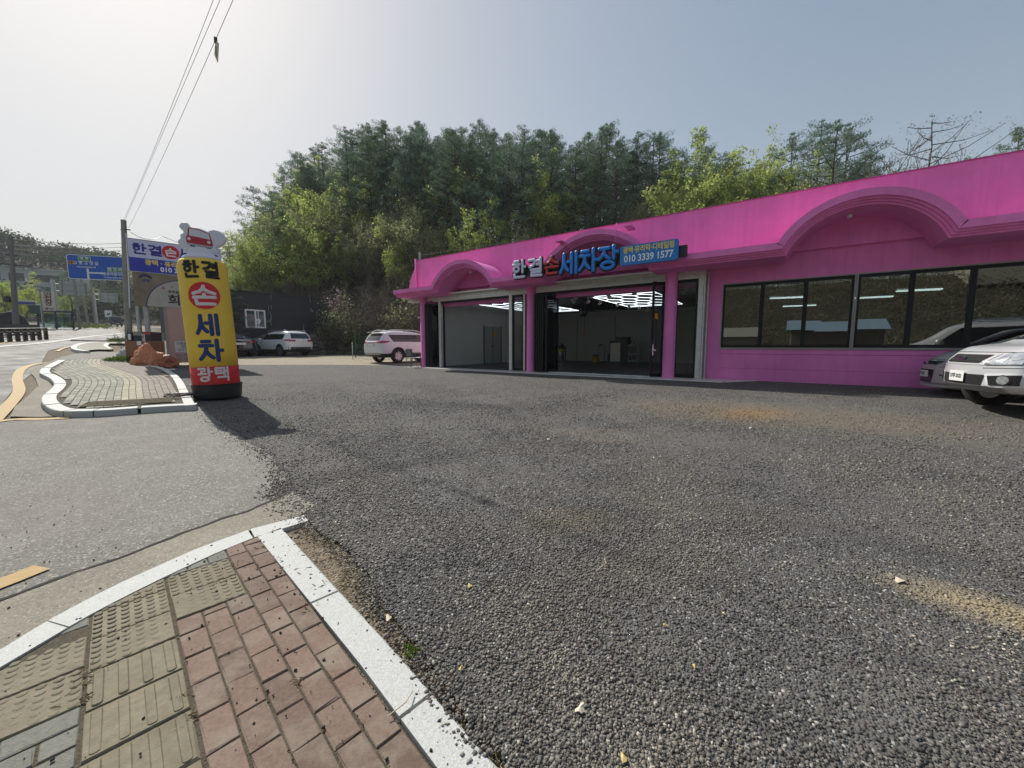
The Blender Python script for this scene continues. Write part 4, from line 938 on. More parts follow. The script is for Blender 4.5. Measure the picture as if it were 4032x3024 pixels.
for s_ in (1, -1):
    rings = [(1.0, .0), (.985, .03), (.95, .055), (.88, .07), (.6, .075)]; n_ = len(CL); V = []
    for k, d in rings: V += [TM @ Vector((ccx + (x - ccx) * k, ccy + (y - ccy) * k, s_ * d)) for x, y in CL]
    F = [(r_ * n_ + i, r_ * n_ + (i + 1) % n_, (r_ + 1) * n_ + (i + 1) % n_, (r_ + 1) * n_ + i) for r_ in range(len(rings) - 1) for i in range(n_)] + [tuple((len(rings) - 1) * n_ + i for i in range(n_))]
    if s_ < 0: F = [q[::-1] for q in F]
    mb.add(V, F)
cu = mb.build('cushion', WHTF, t_, smooth=False)
def cp(poly, m, z0, nm, th=.002): mb = MB(); mb.prism([(x * .95, y * .92) for x, y in poly], TM, .076 + z0, .076 + z0 + th); q = mb.build(nm, m, None); q.parent = cu; return q
RC = mat('print_red', (.45, .02, .03), .5); DK = mat('print_dark', (.03, .03, .035), .5)
def cq(P, m, z0, nm): return cp([(x / .95, y / .92) for x, y in P], m, z0, nm)
cq(CV([(828, 106), (930, 112), (1045, 150), (1062, 215), (1068, 262), (1056, 298), (930, 290), (800, 274), (790, 212), (812, 180)][::-1]), RC, 0, 'printed_car')
cq(CV([(840, 116), (930, 122), (1036, 156), (1046, 212), (930, 196), (826, 186)][::-1]), mat('print_pale', (.66, .67, .70), .5), .003, 'printed_windscreen')
cq(CV([(800, 258), (930, 268), (1060, 278), (1056, 296), (930, 288), (802, 276)][::-1]), mat('print_grey', (.4, .4, .42), .5), .003, 'printed_bumper'); cq(CV([(825, 278), (878, 282), (874, 296), (832, 292)][::-1]), DK, .001, 'printed_wheel'); cq(CV([(990, 288), (1046, 292), (1040, 304), (994, 302)][::-1]), DK, .001, 'printed_wheel')
for q_ in ((823, 218), (1028, 238)): cx_, cy_ = CV([q_])[0]; cq(disc(.033, 14, cx_, cy_), MATS['print_pale'], .003, 'printed_lamp')
# coil of cable beside it
CABM = mat('black_cable', (.03, .03, .032), .45)
c0 = gp(560, 1556, 0); c0 = gk(706, 1560); t_ = thing('cable_coil', 'loose coil of thin black cable on the kerb beside the balloon tub', 'cable', (c0.x, c0.y, G(c0.x, c0.y) + KH))
mb = MB(); P = []
for k in range(150):
    a = k * .30; r_ = .20 + .05 * math.sin(k * .37) + .03 * math.sin(k * .9); P.append((r_ * math.cos(a) * 1.25, r_ * math.sin(a), .02 + .03 * abs(math.sin(k * .23))))
mb.tube(P, .008, 5)
mb.tube([(.15, -.1, .03), (.35, -.05, .06), (.5, .05, .03), (.62, .1, .05), (.5, .2, .08), (.7, .25, .04)], .008, 5); mb.build('cable_loops', CABM, t_)
mb = MB(); mb.tube([(-.9, 1.9, .02), (-.2, 1.3, .02), (.3, .9, .05), (.62, .55, .25)], .010, 5); mb.build('white_lead', WHITEP, t_)

# ------------------------------------------------------------------ street sign board group beside the road
BD = Vector((.74, .67, 0)).normalized(); ang = math.atan2(BD.y, BD.x)
B0 = at(500, 1362, 15.2); B0.z = 0
gz = G(B0.x + 1.2, B0.y + 1.2)
t_ = thing('billboard', 'roadside billboard, white and blue board above an old wooden arch painting', 'billboard', (B0.x, B0.y, gz), ang)
def hz(px, py): # height and distance along the board plane for a pixel
    r = Vector(ray(px, py)); n_ = Vector((-BD.y, BD.x, 0)); k = n_.dot(B0) / n_.dot(r); p = r * k + Vector((0, 0, CZ)); return (p - B0).dot(BD), p.z - gz
x0, zt = hz(500, 939); _, zm = hz(506, 1011); _, zb = hz(511, 1066); xr = 3.15
BWH = mat('board_white', (.60, .62, .82), .35); BBL = mat('board_blue', (.015, .03, .40), .35)
mb = MB(); mb.box(x0, xr, -.06, .06, zm, zt); mb.build('upper_panel', BWH, t_)
mb = MB(); mb.box(x0, xr, -.06, .06, zb, zm - .001); mb.build('lower_panel', BBL, t_)
mb = MB(); mb.box(x0 - .03, x0 - .001, -.07, .07, zb - .02, zt + .03); mb.box(x0, xr + .03, -.07, .07, zt + .001, zt + .03); mb.box(xr + .001, xr + .03, -.07, .07, zb - .02, zt)
mb.box(x0, xr, -.07, .07, zb - .02, zb - .001); mb.build('panel_frame', GALV, t_)
def bt(s_, sz, m, x, z, bold, sx=1, d=.064, nm='lettering'): return text(s_, sz, m, t_, frame((x, -d, z), (1, 0, 0), (0, 0, 1)), .002, bold, sx, nm)
bwid = xr - x0; zc = (zt + zm) / 2
NB = mat('board_navy_letter', (.02, .03, .26), .5)
for ch, fx in (('한', .115), ('결', .275), ('세', .60), ('차', .755), ('장', .90)): glyph(ch, 'lettering', NB, t_, frame((x0 + bwid * fx, -.062, zc), (1, 0, 0), (0, 0, 1)), .40, .40, .066, .008)
mb = MB(); mb.prism(disc(.27, 32), frame((x0 + bwid * .435, -.062, zc), (1, 0, 0), (0, 0, 1)), -.001, .003); mb.build('red_disc', REDC, t_)
glyph('손', 'lettering', LW2, t_, frame((x0 + bwid * .435, -.066, zc), (1, 0, 0), (0, 0, 1)), .36, .33, .052, .008)
bt('광택 · 유리막 · 디테일링', .235, LYL, x0 + bwid * .53, zm - (zm - zb) * .30, .03, .92); bt('010 3339 1577', .25, LW2, x0 + bwid * .56, zm - (zm - zb) * .72, .028, .95)
_, w1 = hz(520, 1205); w0x, wt = hz(512, 1072); wt = zb - .04
WOODB = mat('weathered_plywood', (.24, .205, .15), .85, var=.2, scale=2.5, bump=.2)
mb = MB(); mb.box(x0 + .05, xr, -.04, .04, w1, wt); mb.build('wooden_panel', WOODB, t_)
cxw = x0 + 1.55; rw = 1.18; hh = (wt - w1) * .86
P = [(cxw + rw * math.cos(a), w1 + .012 + hh * math.sin(a)) for a in [math.pi * k / 30 for k in range(31)]]
mb = MB(); mb.prism(P, frame((0, 0, 0), (1, 0, 0), (0, 0, 1)), .041, .05); mb.build('arched_border', mat('navy_border', (.02, .03, .12), .6), t_)
P = [(cxw + (rw - .035) * math.cos(a), w1 + .02 + (hh - .035) * math.sin(a)) for a in [math.pi * k / 30 for k in range(31)]]
mb = MB(); mb.prism(P, frame((0, 0, 0), (1, 0, 0), (0, 0, 1)), .051, .056); mb.build('arched_panel', mat('faded_white_panel', (.44, .42, .38), .8, var=.12, scale=3), t_)
bt('희망', .46, BLKL, cxw - .10, w1 + .30, .02, 1.0, .060); bt('행복을 꿈꾸는', .13, BLKL, cxw - .12, w1 + .64, .006, 1.0, .060); bt('양평', .13, NB, x0 + .42, wt - .30, .01, 1, .045)
P = [(x0 + .42 + .2 * math.cos(a), wt - .2 + .15 * math.sin(a)) for a in [math.pi * k / 12 for k in range(13)]] + [(x0 + .42 + .12 * math.cos(a), wt - .2 + .07 * math.sin(a)) for a in [math.pi - math.pi * k / 12 for k in range(13)]]
mb = MB(); mb.prism(P, frame((0, 0, 0), (1, 0, 0), (0, 0, 1)), .041, .046); mb.build('rainbow_emblem', MATS['navy_border'], t_)
def star(cx, cy, r_): return [(cx + (r_ if k % 2 == 0 else r_ * .42) * math.cos(math.pi * k / 5 + .4), cy + (r_ if k % 2 == 0 else r_ * .42) * math.sin(math.pi * k / 5 + .4)) for k in range(10)]
for (cx, cy, r_, c_) in ((cxw - .62, w1 + .78, .07, (.45, .08, .06)), (cxw - .35, w1 + .86, .055, (.4, .15, .12)), (cxw + .02, w1 + .90, .085, (.08, .22, .45)), (cxw + .4, w1 + .85, .06, (.45, .25, .1))):
    mb = MB(); mb.prism(star(cx, cy, r_), frame((0, 0, 0), (1, 0, 0), (0, 0, 1)), .057, .061); mb.build('painted_star', mat('star%.2f' % c_[0], c_, .7), t_)
mb = MB()
for x in (x0 + .35, xr - .35): mb.tube([(x, .14, -.3), (x, .14, zt - .1)], .085, 14)
mb.build('post', GALV, t_, auto=40)
# pink notice board below
px0, pz1 = hz(652, 1208); _, pz0 = hz(690, 1440)
PKB = mat('faded_pink_board', (.50, .33, .29), .75, var=.07, scale=1.5)
t2 = thing('notice_board', 'faded pink upright notice board on a grey base beneath the billboard', 'notice board', (B0 + BD * (px0 + .6)).to_tuple()[:2] + (gz,), ang)
mb = MB(); mb.box(-.6, .62, -.05, .03, .08, pz1); mb.build('panel', PKB, t2)
mb = MB(); mb.box(-.68, -.601, -.07, .05, -.2, pz1); mb.box(.621, .69, -.07, .05, -.2, pz1); mb.build('side_frame', mat('dull_frame', (.30, .29, .26), .7), t2)
mb = MB(); mb.box(-.42, .30, -.056, -.051, .52, .98); mb.build('white_label', mat('label_white', (.62, .62, .6), .6), t2)
GRT = mat('grey_lettering', (.14, .14, .16), .7)
for k, s_ in enumerate(('마음을 열고', '희망을', '이야기한다')): text(s_, .125, GRT, t2, frame((-.06, -.06, .88 - k * .135), (1, 0, 0), (0, 0, 1)), .001, .01)
for k, s_ in enumerate(('031·770·9868', '031·773·9865')): text(s_, .125, GRT, t2, frame((-.06, -.055, .38 - k * .15), (1, 0, 0), (0, 0, 1)), .001, .008)
mb = MB(); mb.box(-1.15, -.69, -.3, .2, -.1, .28); mb.build('concrete_block', CONC, t2)

# ------------------------------------------------------------------ utility pole with wires
pb_ = gp(514, 1368); pb_ = Vector((-.989 * 23.8, 23.8, G(-.989 * 23.8, 23.8)))
ptop = at(473, 862, 23.6)
t_ = thing('utility_pole', 'grey round concrete utility pole beside the billboard', 'utility pole', pb_)
lean = Vector((ptop.x - pb_.x, 0, ptop.z - pb_.z))
mb = MB(); mb.tube([(0, 0, -.5), tuple(lean * .5), tuple(lean)], [.19, .155, .125], 20); mb.build('pole', CONCP, t_, auto=50)
mb = MB()
for k in range(7): p = lean * (.35 + k * .09); mb.tube([p + Vector((-.24 if k % 2 else .1, 0, 0)), p + Vector((-.1 if k % 2 else .24, 0, 0))], .012, 5)
mb.build('climbing_peg', BLACK, t_)
mb = MB(); q = lean * .93; mb.tube([q + Vector((-.2, 0, 0)), q + Vector((.3, -.05, 0))], .03, 6); mb.tube([q + Vector((.28, -.05, 0)), q + Vector((.4, -.06, -.02))], .05, 8); mb.build('wire_clamp', BLACK, t_)
mb = MB(); mb.tube([lean * .9 + Vector((.16, -.05, 0)), lean * .6 + Vector((.2, -.05, 0)), lean * .35 + Vector((.19, -.05, 0))], .03, 8); mb.build('conduit', WHITEP, t_)
def wire(name, label, pts, r_, sag=.0, group=None, n=24, m=None):
    P = []
    for a, b in zip(pts, pts[1:]):
        a, b = Vector(a), Vector(b)
        for k in range(n): t = k / n; P.append(a.lerp(b, t) - Vector((0, 0, sag * 4 * t * (1 - t))))
    P.append(Vector(pts[-1])); o0 = P[0]; mb = MB(); mb.tube([p - o0 for p in P], r_, 5); o = mb.build(name, m or CABM); o.location = o0; tag(o, label, 'wire', group); return o
wt_ = Vector((pb_.x, pb_.y, 0)) + Vector((lean.x, 0, 0)) + Vector((0, 0, pb_.z + lean.z))
def dirpt(px, py, z):
    r = Vector(ray(px, py)); k = (z - CZ) / r.z; return r * k + Vector((0, 0, CZ))
e1 = dirpt(840, 0, 9.7); e2 = dirpt(920, -5, 8.9)
s1 = wt_ + Vector((-.05, 0, -.10)); s2 = wt_ + Vector((.25, -.05, -.55))
wire('overhead_wire', 'pair of thin grey wires rising leftmost from the near concrete pole', [s1, e1, s1.lerp(e1, 2.2)], .0055, .12, m=mat('grey_wire', (.09, .095, .1), .5))
o = MB(); o.tube([s1 + Vector((.10, 0, .0)), e1 + Vector((.16, 0, 0)), s1.lerp(e1, 2.2) + Vector((.2, 0, 0))], .0055, 5); o = o.build('overhead_wire', MATS['grey_wire']); tag(o, 'thin grey wire just right of the leftmost wire above the concrete pole', 'wire')
wire('overhead_wire', 'thicker dark wire carrying the small hanging diamond plate', [s2, e2, s2.lerp(e2, 2.2)], .0055, .12)
wire('overhead_wire', 'thin cable running right from the pole top towards the balloon', [wt_ + Vector((.35, 0, -.7)), at(640, 930, 26), at(900, 990, 34)], .014, .3)
r = Vector(ray(875, 170)); dd = (e2 - s2).normalized(); # point of the wire nearest to that sight line
best = min((((s2.lerp(e2, k / 400) - Vector((0, 0, CZ))).normalized() - r.normalized()).length, k) for k in range(300, 400))[1]
hp = s2.lerp(e2, best / 400) - Vector((0, 0, .05))
t_ = thing('warning_plate', 'small yellow diamond plate with two round holes clipped under the dark wire', 'warning plate', hp, math.atan2(dd.y, dd.x))
YPT = mat('faded_yellow_plate', (.42, .36, .16), .6, var=.15, scale=12)
s_ = hp.y * 75 / FOC
bm = bmesh.new()
M = Matrix.Rotation(R(90), 4, 'X') @ Matrix.Rotation(R(8), 4, 'Z')
L_ = s_ * .95
mb = MB(); mb.prism([(0, 0), (.42, -.30), (.10, -.90), (-.30, -.42)], Matrix.Rotation(R(90), 4, 'X'), -.006, .006); bm.free()
mb.v = [(x * s_ / .5 * .58, y, z * s_ / .5 * .58) for x, y, z in mb.v]; pl = mb.build('plate', YPT, t_)
mb = MB(); k_ = s_ / .5 * .58; mb.lathe([(.055 * k_, -.008), (.055 * k_, .008)], 14, Matrix.Translation((.22 * k_, 0, -.28 * k_)) @ Matrix.Rotation(R(90), 4, 'X')); mb.lathe([(.055 * k_, -.008), (.055 * k_, .008)], 14, Matrix.Translation((-.08 * k_, 0, -.55 * k_)) @ Matrix.Rotation(R(90), 4, 'X')); mb.build('pale_disc', WHITEP, t_)
mb = MB(); mb.box(-.06 * k_, .06 * k_, -.009, .009, -.62 * k_, -.22 * k_); mb.build('dark_stripe', mat('plate_stripe', (.09, .07, .05), .7), t_)
mb = MB(); mb.box(-.03, .03, -.03, .03, -.05, .07); mb.build('clip', BLACK, t_)

# ------------------------------------------------------------------ blue direction sign
Y_ = 34.0; a = at(258, 1000, Y_); b_ = at(500, 1024, Y_ + 1.2); c_ = at(263, 1097, Y_)
d = (b_ - a); d.z = 0; wd = d.length; d.normalize()
gx = at(556, 1362, Y_ + 1.6); gz = G(gx.x, gx.y)
t_ = thing('direction_sign', 'blue road direction sign with white arrow hung on an arm beside the pole', 'road sign', (gx.x, gx.y, gz), math.atan2(d.y, d.x))
ox = (a - gx).dot(d); z1 = a.z - gz; z0 = c_.z - gz
BLS = mat('road_sign_blue', (.004, .09, .46), .45); WHS = mat('road_sign_white', (.75, .77, .76), .5); GRS = mat('road_sign_green', (.02, .20, .09), .5); BRS = mat('road_sign_orange', (.45, .22, .06), .5)
hgt = z1 - z0; Mf = frame((ox + wd / 2, -.3, (z0 + z1) / 2), (1, 0, 0), (0, 0, 1))
mb = MB(); mb.prism(rrect(wd, hgt, .18), Mf, -.03, .0); mb.build('sign_rim', WHS, t_)
mb = MB(); mb.prism(rrect(wd - .1, hgt - .1, .15), Mf, .001, .012); mb.build('sign_face', BLS, t_)
def su(fx, fy): return (fx * wd, (1 - fy) * hgt)   # fractions from top left
def sgt(s_, sz, m, fx, fy, bold=.02, sx=1, dep=.03): return text(s_, sz, m, t_, Mf @ Matrix.Translation(((fx - .5) * wd, (.5 - fy) * hgt, dep)), .002, bold, sx)
def sgr(fx, fy, w_, h_, m, nm, dep=.013): mb = MB(); mb.prism(rrect(w_, h_, .05), Mf @ Matrix.Translation(((fx - .5) * wd, (.5 - fy) * hgt, 0)), dep, dep + .005); return mb.build(nm, m, t_)
H = hgt
sgr(.29, .16, .86, .40, WHS, 'plate_rim'); sgr(.29, .16, .80, .34, GRS, 'green_plate', .019); sgt('여 주', .30, WHS, .29, .16)
sgr(.075, .33, .50, .30, BRS, 'route_plate'); sgt('341', .24, BLKL, .075, .33); sgt('그 릇 고 갯 길', .32, WHS, .31, .34, sx=.95); sgt('Geureutgogaet-gil', .20, WHS, .31, .49, sx=.9)
sgr(.325, .77, .15, .92, WHS, 'arrow_stem'); sgr(.44, .72, .95, .12, WHS, 'arrow_branch')
mb = MB(); mb.prism([(0, .12), (.2, 0), (0, -.12)], Mf @ Matrix.Translation(((.545 - .5) * wd, (.5 - .72) * hgt, 0)), .013, .018); mb.build('arrow_head', WHS, t_)
sgr(.78, .56, 1.1, .40, WHS, 'plate_rim'); sgr(.78, .56, 1.04, .34, GRS, 'green_plate', .019); sgt('화 전 리', .30, WHS, .78, .56)
sgt('용문차량사업소', .29, WHS, .78, .75, sx=.95); sgt('Yongmun Rolling Stock Ofc', .19, WHS, .78, .89, sx=.8)
mb = MB(); mb.tube([(0, 0, -.3), (0, 0, z1 + .1)], [.17, .13], 14); mb.build('post', GALV, t_, auto=50)
mb = MB(); mb.tube([(ox + .3, -.12, z1 - .4), (0, 0, z1 - .4)], .07, 10); mb.tube([(ox + .3, -.12, z0 + .4), (0, 0, z0 + .4)], .07, 10)
for x in (ox + .8, ox + wd - .8): mb.box(x - .04, x + .04, -.268, -.12, z0 + .1, z1 - .1)
mb.build('arm', GALV, t_)

# ------------------------------------------------------------------ rubbish by the pole
def blob(name, label, cat, m, loc, sx, sy, sz, seed, peaks=(), sub=5, amp=.30, fold=.13, rz=0):
    bm = bmesh.new(); bmesh.ops.create_icosphere(bm, subdivisions=sub, radius=1)
    for v_ in bm.verts:
        c_ = v_.co.copy(); d_ = 1 + amp * noise.noise(c_ * 1.3 + Vector((seed, 0, 0))) - fold * 2.2 * (.35 - abs(noise.noise(Vector((c_.x * 3.2 + seed, c_.y * 3.2, c_.z * 1.2))))) - fold * (.3 - abs(noise.noise(Vector((c_.x * 8, c_.y * 8 + seed, c_.z * 4))))) + .05 * noise.noise(c_ * 9 + Vector((0, seed, 0)))
        p = c_ * (d_ + .085 * max(0, 1 - abs(c_.z) * .6) * math.sin(math.atan2(c_.y, c_.x) * 11 + 3 * noise.noise(c_ * 2 + Vector((0, 0, seed)))) * (.4 + c_.z * .6 if c_.z > 0 else .3))
        for (ax, ay, hh_, wd_) in peaks:
            if c_.z > 0: q = math.exp(-((c_.x - ax) ** 2 + (c_.y - ay) ** 2) / wd_); p.z += hh_ * q
        v_.co = Vector((p.x * sx, p.y * sy, max(-.02, (p.z * .75 + .45) * sz)))
    me = bpy.data.meshes.new(name); bm.to_mesh(me); bm.free(); me.materials.append(m); me.shade_smooth()
    o = bpy.data.objects.new(name, me); col.objects.link(o); o.location = loc; o.rotation_euler = (0, 0, rz); tag(o, label, cat); return o
ORB = mat('orange_sack', (.60, .23, .11), .6, var=.22, scale=5, bump=1.0, bscale=9); TRN = mat('clear_sack', (.50, .52, .52), .3, var=.15, scale=6, bump=.5, bscale=14)
def gl_(px, py): p = gp(px, py); return (p.x, p.y, p.z - .02)
g1 = gl_(580, 1446); blob('rubbish_sack', 'plump crumpled orange rubbish sack with a pointed top, left of the two', 'rubbish sack', ORB, g1, .50, .40, .62, 1, ((.12, 0, .28, .10), (-.35, 0, .22, .05), (.4, .1, .2, .05)))
g1 = gl_(645, 1446); blob('rubbish_sack', 'smaller browner orange rubbish sack slumped against the pointed one', 'rubbish sack', mat('brown_sack', (.38, .125, .06), .5, var=.15, scale=4, bump=1.0, bscale=9), (g1[0], g1[1] - .02, g1[2]), .46, .36, .40, 5, ((-.5, 0, .35, .1),))
g1 = gl_(516, 1420); blob('rubbish_sack', 'pale translucent rubbish sack behind the orange sacks', 'rubbish sack', TRN, g1, .42, .35, .50, 9)
cb = gp(575, 1415); cb = Vector((-.947 * 15.6, 15.6, 0)); cb.z = G(cb.x, cb.y)
t_ = thing('cardboard_box', 'tall open brown cardboard box behind the orange sacks', 'box', cb, R(4))
CARD = mat('brown_cardboard', (.27, .135, .07), .85, var=.08)
mb = MB(); mb.box(-.49, .49, -.3, .3, 0, .92); mb.build('carton', CARD, t_)
mb = MB(); mb.box(-.04, .12, -.306, -.301, .76, .92); mb.build('paper_label', WHITEP, t_)
t_ = thing('battery_box', 'dark printed carton lying on top of the brown cardboard box', 'box', cb + Vector((.12, 0, .925)), R(4))
mb = MB(); mb.box(-.30, .36, -.25, .25, 0, .36); mb.build('carton', mat('dark_carton', (.03, .03, .045), .5), t_)
mb = MB(); mb.box(-.30, .02, -.256, -.251, .22, .34); mb.build('grey_print', mat('grey_print', (.28, .27, .25), .6), t_)
mb = MB(); mb.box(.08, .34, -.256, -.251, .25, .35); mb.build('red_print', mat('red_print', (.40, .06, .05), .6), t_)
text('STEE', .15, LW2, t_, frame((.07, -.258, .12), (.05, 0, -1), (1, 0, 0.05)), .001, .02)
t_ = thing('battery_box', 'smaller dark carton standing left of the printed one on the brown box', 'box', cb + Vector((-.36, 0, .925)), R(-3))
mb = MB(); mb.box(-.1, .1, -.22, .22, 0, .34); mb.build('carton', MATS['dark_carton'], t_)
mb = MB(); mb.box(-.05, .06, -.226, -.221, .05, .28); mb.build('white_print', WHITEP, t_)
uc = Vector((-.925 * 22, 22, 0)); uc.z = G(uc.x, uc.y)
t_ = thing('utility_cabinet', 'pale grey street utility cabinet between the billboard posts', 'cabinet', uc, R(20))
mb = MB(); mb.box(-.42, .42, -.25, .25, .12, 1.25); mb.box(-.45, .45, -.28, .28, 1.25, 1.32); mb.build('housing', mat('cabinet_grey', (.50, .51, .49), .5, var=.06), t_)
mb = MB(); mb.box(-.40, -.01, -.258, -.251, .18, 1.2); mb.box(.01, .40, -.258, -.251, .18, 1.2); mb.build('door', mat('cabinet_door', (.46, .47, .455), .5), t_)
mb = MB(); mb.box(-.5, .5, -.32, .32, -.2, .12); mb.build('plinth', CONC, t_)
# scrap on the ground by the notice board
sc_ = gl_(770, 1436); t_ = thing('plastic_scrap', 'crumpled clear plastic scrap lying at the foot of the notice board', 'litter', sc_)
mb = MB()
for k in range(14): p = Vector((rnd.uniform(-.4, .5), rnd.uniform(-.2, .2), rnd.uniform(.02, .14))); mb.add([p, p + Vector((.2, .03, .04)), p + Vector((.16, .12, -.03)), p + Vector((-.03, .1, .05))], [(0, 1, 2, 3)])
mb.build('film', TRN, t_)

# ------------------------------------------------------------------ cars: x forward from the rear bumper, y to the left, z up
CGLS = mat('car_glass', (.012, .016, .018), .04, coat=.6); CHR = mat('car_chrome', (.75, .76, .77), .12, 1.0); TRIM = mat('car_dark_trim', (.022, .022, .024), .55)
REDL = mat('tail_lamp_red', (.34, .008, .015), .12, coat=1); CLR = mat('head_lamp_clear', (.55, .58, .60), .08, .55, coat=1, var=.35, scale=22); PLT = mat('number_plate', (.74, .75, .73), .45)
HOLE = mat('black_opening', (.006, .006, .007), .9)
RIM = mat('alloy_rim', (.42, .42, .43), .25, .85)
def lerp_rows(rows, x):
    if x <= rows[0][0]: return rows[0][1:]
    for a, b in zip(rows, rows[1:]):
        if x <= b[0]:
            t = (x - a[0]) / (b[0] - a[0]); t = t * t * (3 - 2 * t) * .35 + t * .65
            return [p + (q - p) * t for p, q in zip(a[1:], b[1:])]
    return rows[-1][1:]
def wheel(parent, x, y, r, width, spokes=5, side=1, dark=False, rimm=None):
    w_ = bpy.data.objects.new('wheel', None)
    M = Matrix.Translation((x, y, r)) @ Matrix.Rotation(R(90), 4, 'X')
    h = width / 2
    tb = MB(); tb.lathe([(r * .64, -h), (r * .90, -h * 1.02), (r * .985, -h * .8), (r, -h * .4), (r, h * .4), (r * .985, h * .8), (r * .90, h * 1.02), (r * .64, h), (r * .62, h * .5), (r * .62, -h * .5)], 36, M, cap=False); n_ = 36
    ty = tb.build('wheel', RUBBER, parent, auto=40)
    mb = MB(); S = -side * h
    mb.lathe([(r * .66, S * .98), (r * .62, S * .9), (r * .60, S * .4), (r * .60, -S * .3), (r * .3, -S * .3)], 30, M, cap=False)
    for k in range(spokes):
        a = 2 * math.pi * k / spokes
        for da in (-.13, .13):
            c_, s_ = math.cos(a), math.sin(a); nx_, ny_ = -s_, c_; wd = .035 * r / .35
            q0 = (r * .12 * c_ + nx_ * da * r * .4, r * .12 * s_ + ny_ * da * r * .4); q1 = (r * .63 * c_ + nx_ * da * r * 1.3, r * .63 * s_ + ny_ * da * r * 1.3)
            V = [M @ Vector(p) for p in ((q0[0] - nx_ * wd, q0[1] - ny_ * wd, S * .75), (q1[0] - nx_ * wd, q1[1] - ny_ * wd, S * .93), (q1[0] + nx_ * wd, q1[1] + ny_ * wd, S * .93), (q0[0] + nx_ * wd, q0[1] + ny_ * wd, S * .75))]
            V2 = [M @ Vector(p) for p in ((q0[0] - nx_ * wd, q0[1] - ny_ * wd, S * .55), (q1[0] - nx_ * wd, q1[1] - ny_ * wd, S * .7), (q1[0] + nx_ * wd, q1[1] + ny_ * wd, S * .7), (q0[0] + nx_ * wd, q0[1] + ny_ * wd, S * .55))]
            mb.add(V + V2, [(0, 1, 2, 3), (7, 6, 5, 4), (0, 4, 5, 1), (1, 5, 6, 2), (2, 6, 7, 3), (3, 7, 4, 0)])
    mb.lathe([(r * .17, S * .5), (r * .17, S * .86), (r * .12, S * .9)], 16, M)
    q = mb.build('rim', rimm or RIM, ty, auto=40)
    mb = MB(); mb.lathe([(r * .60, S * .35), (.01, S * .35)], 24, M, cap=False); mb.build('brake_disc', mat('brake_dark', (.03, .03, .032), .5, .5), ty)
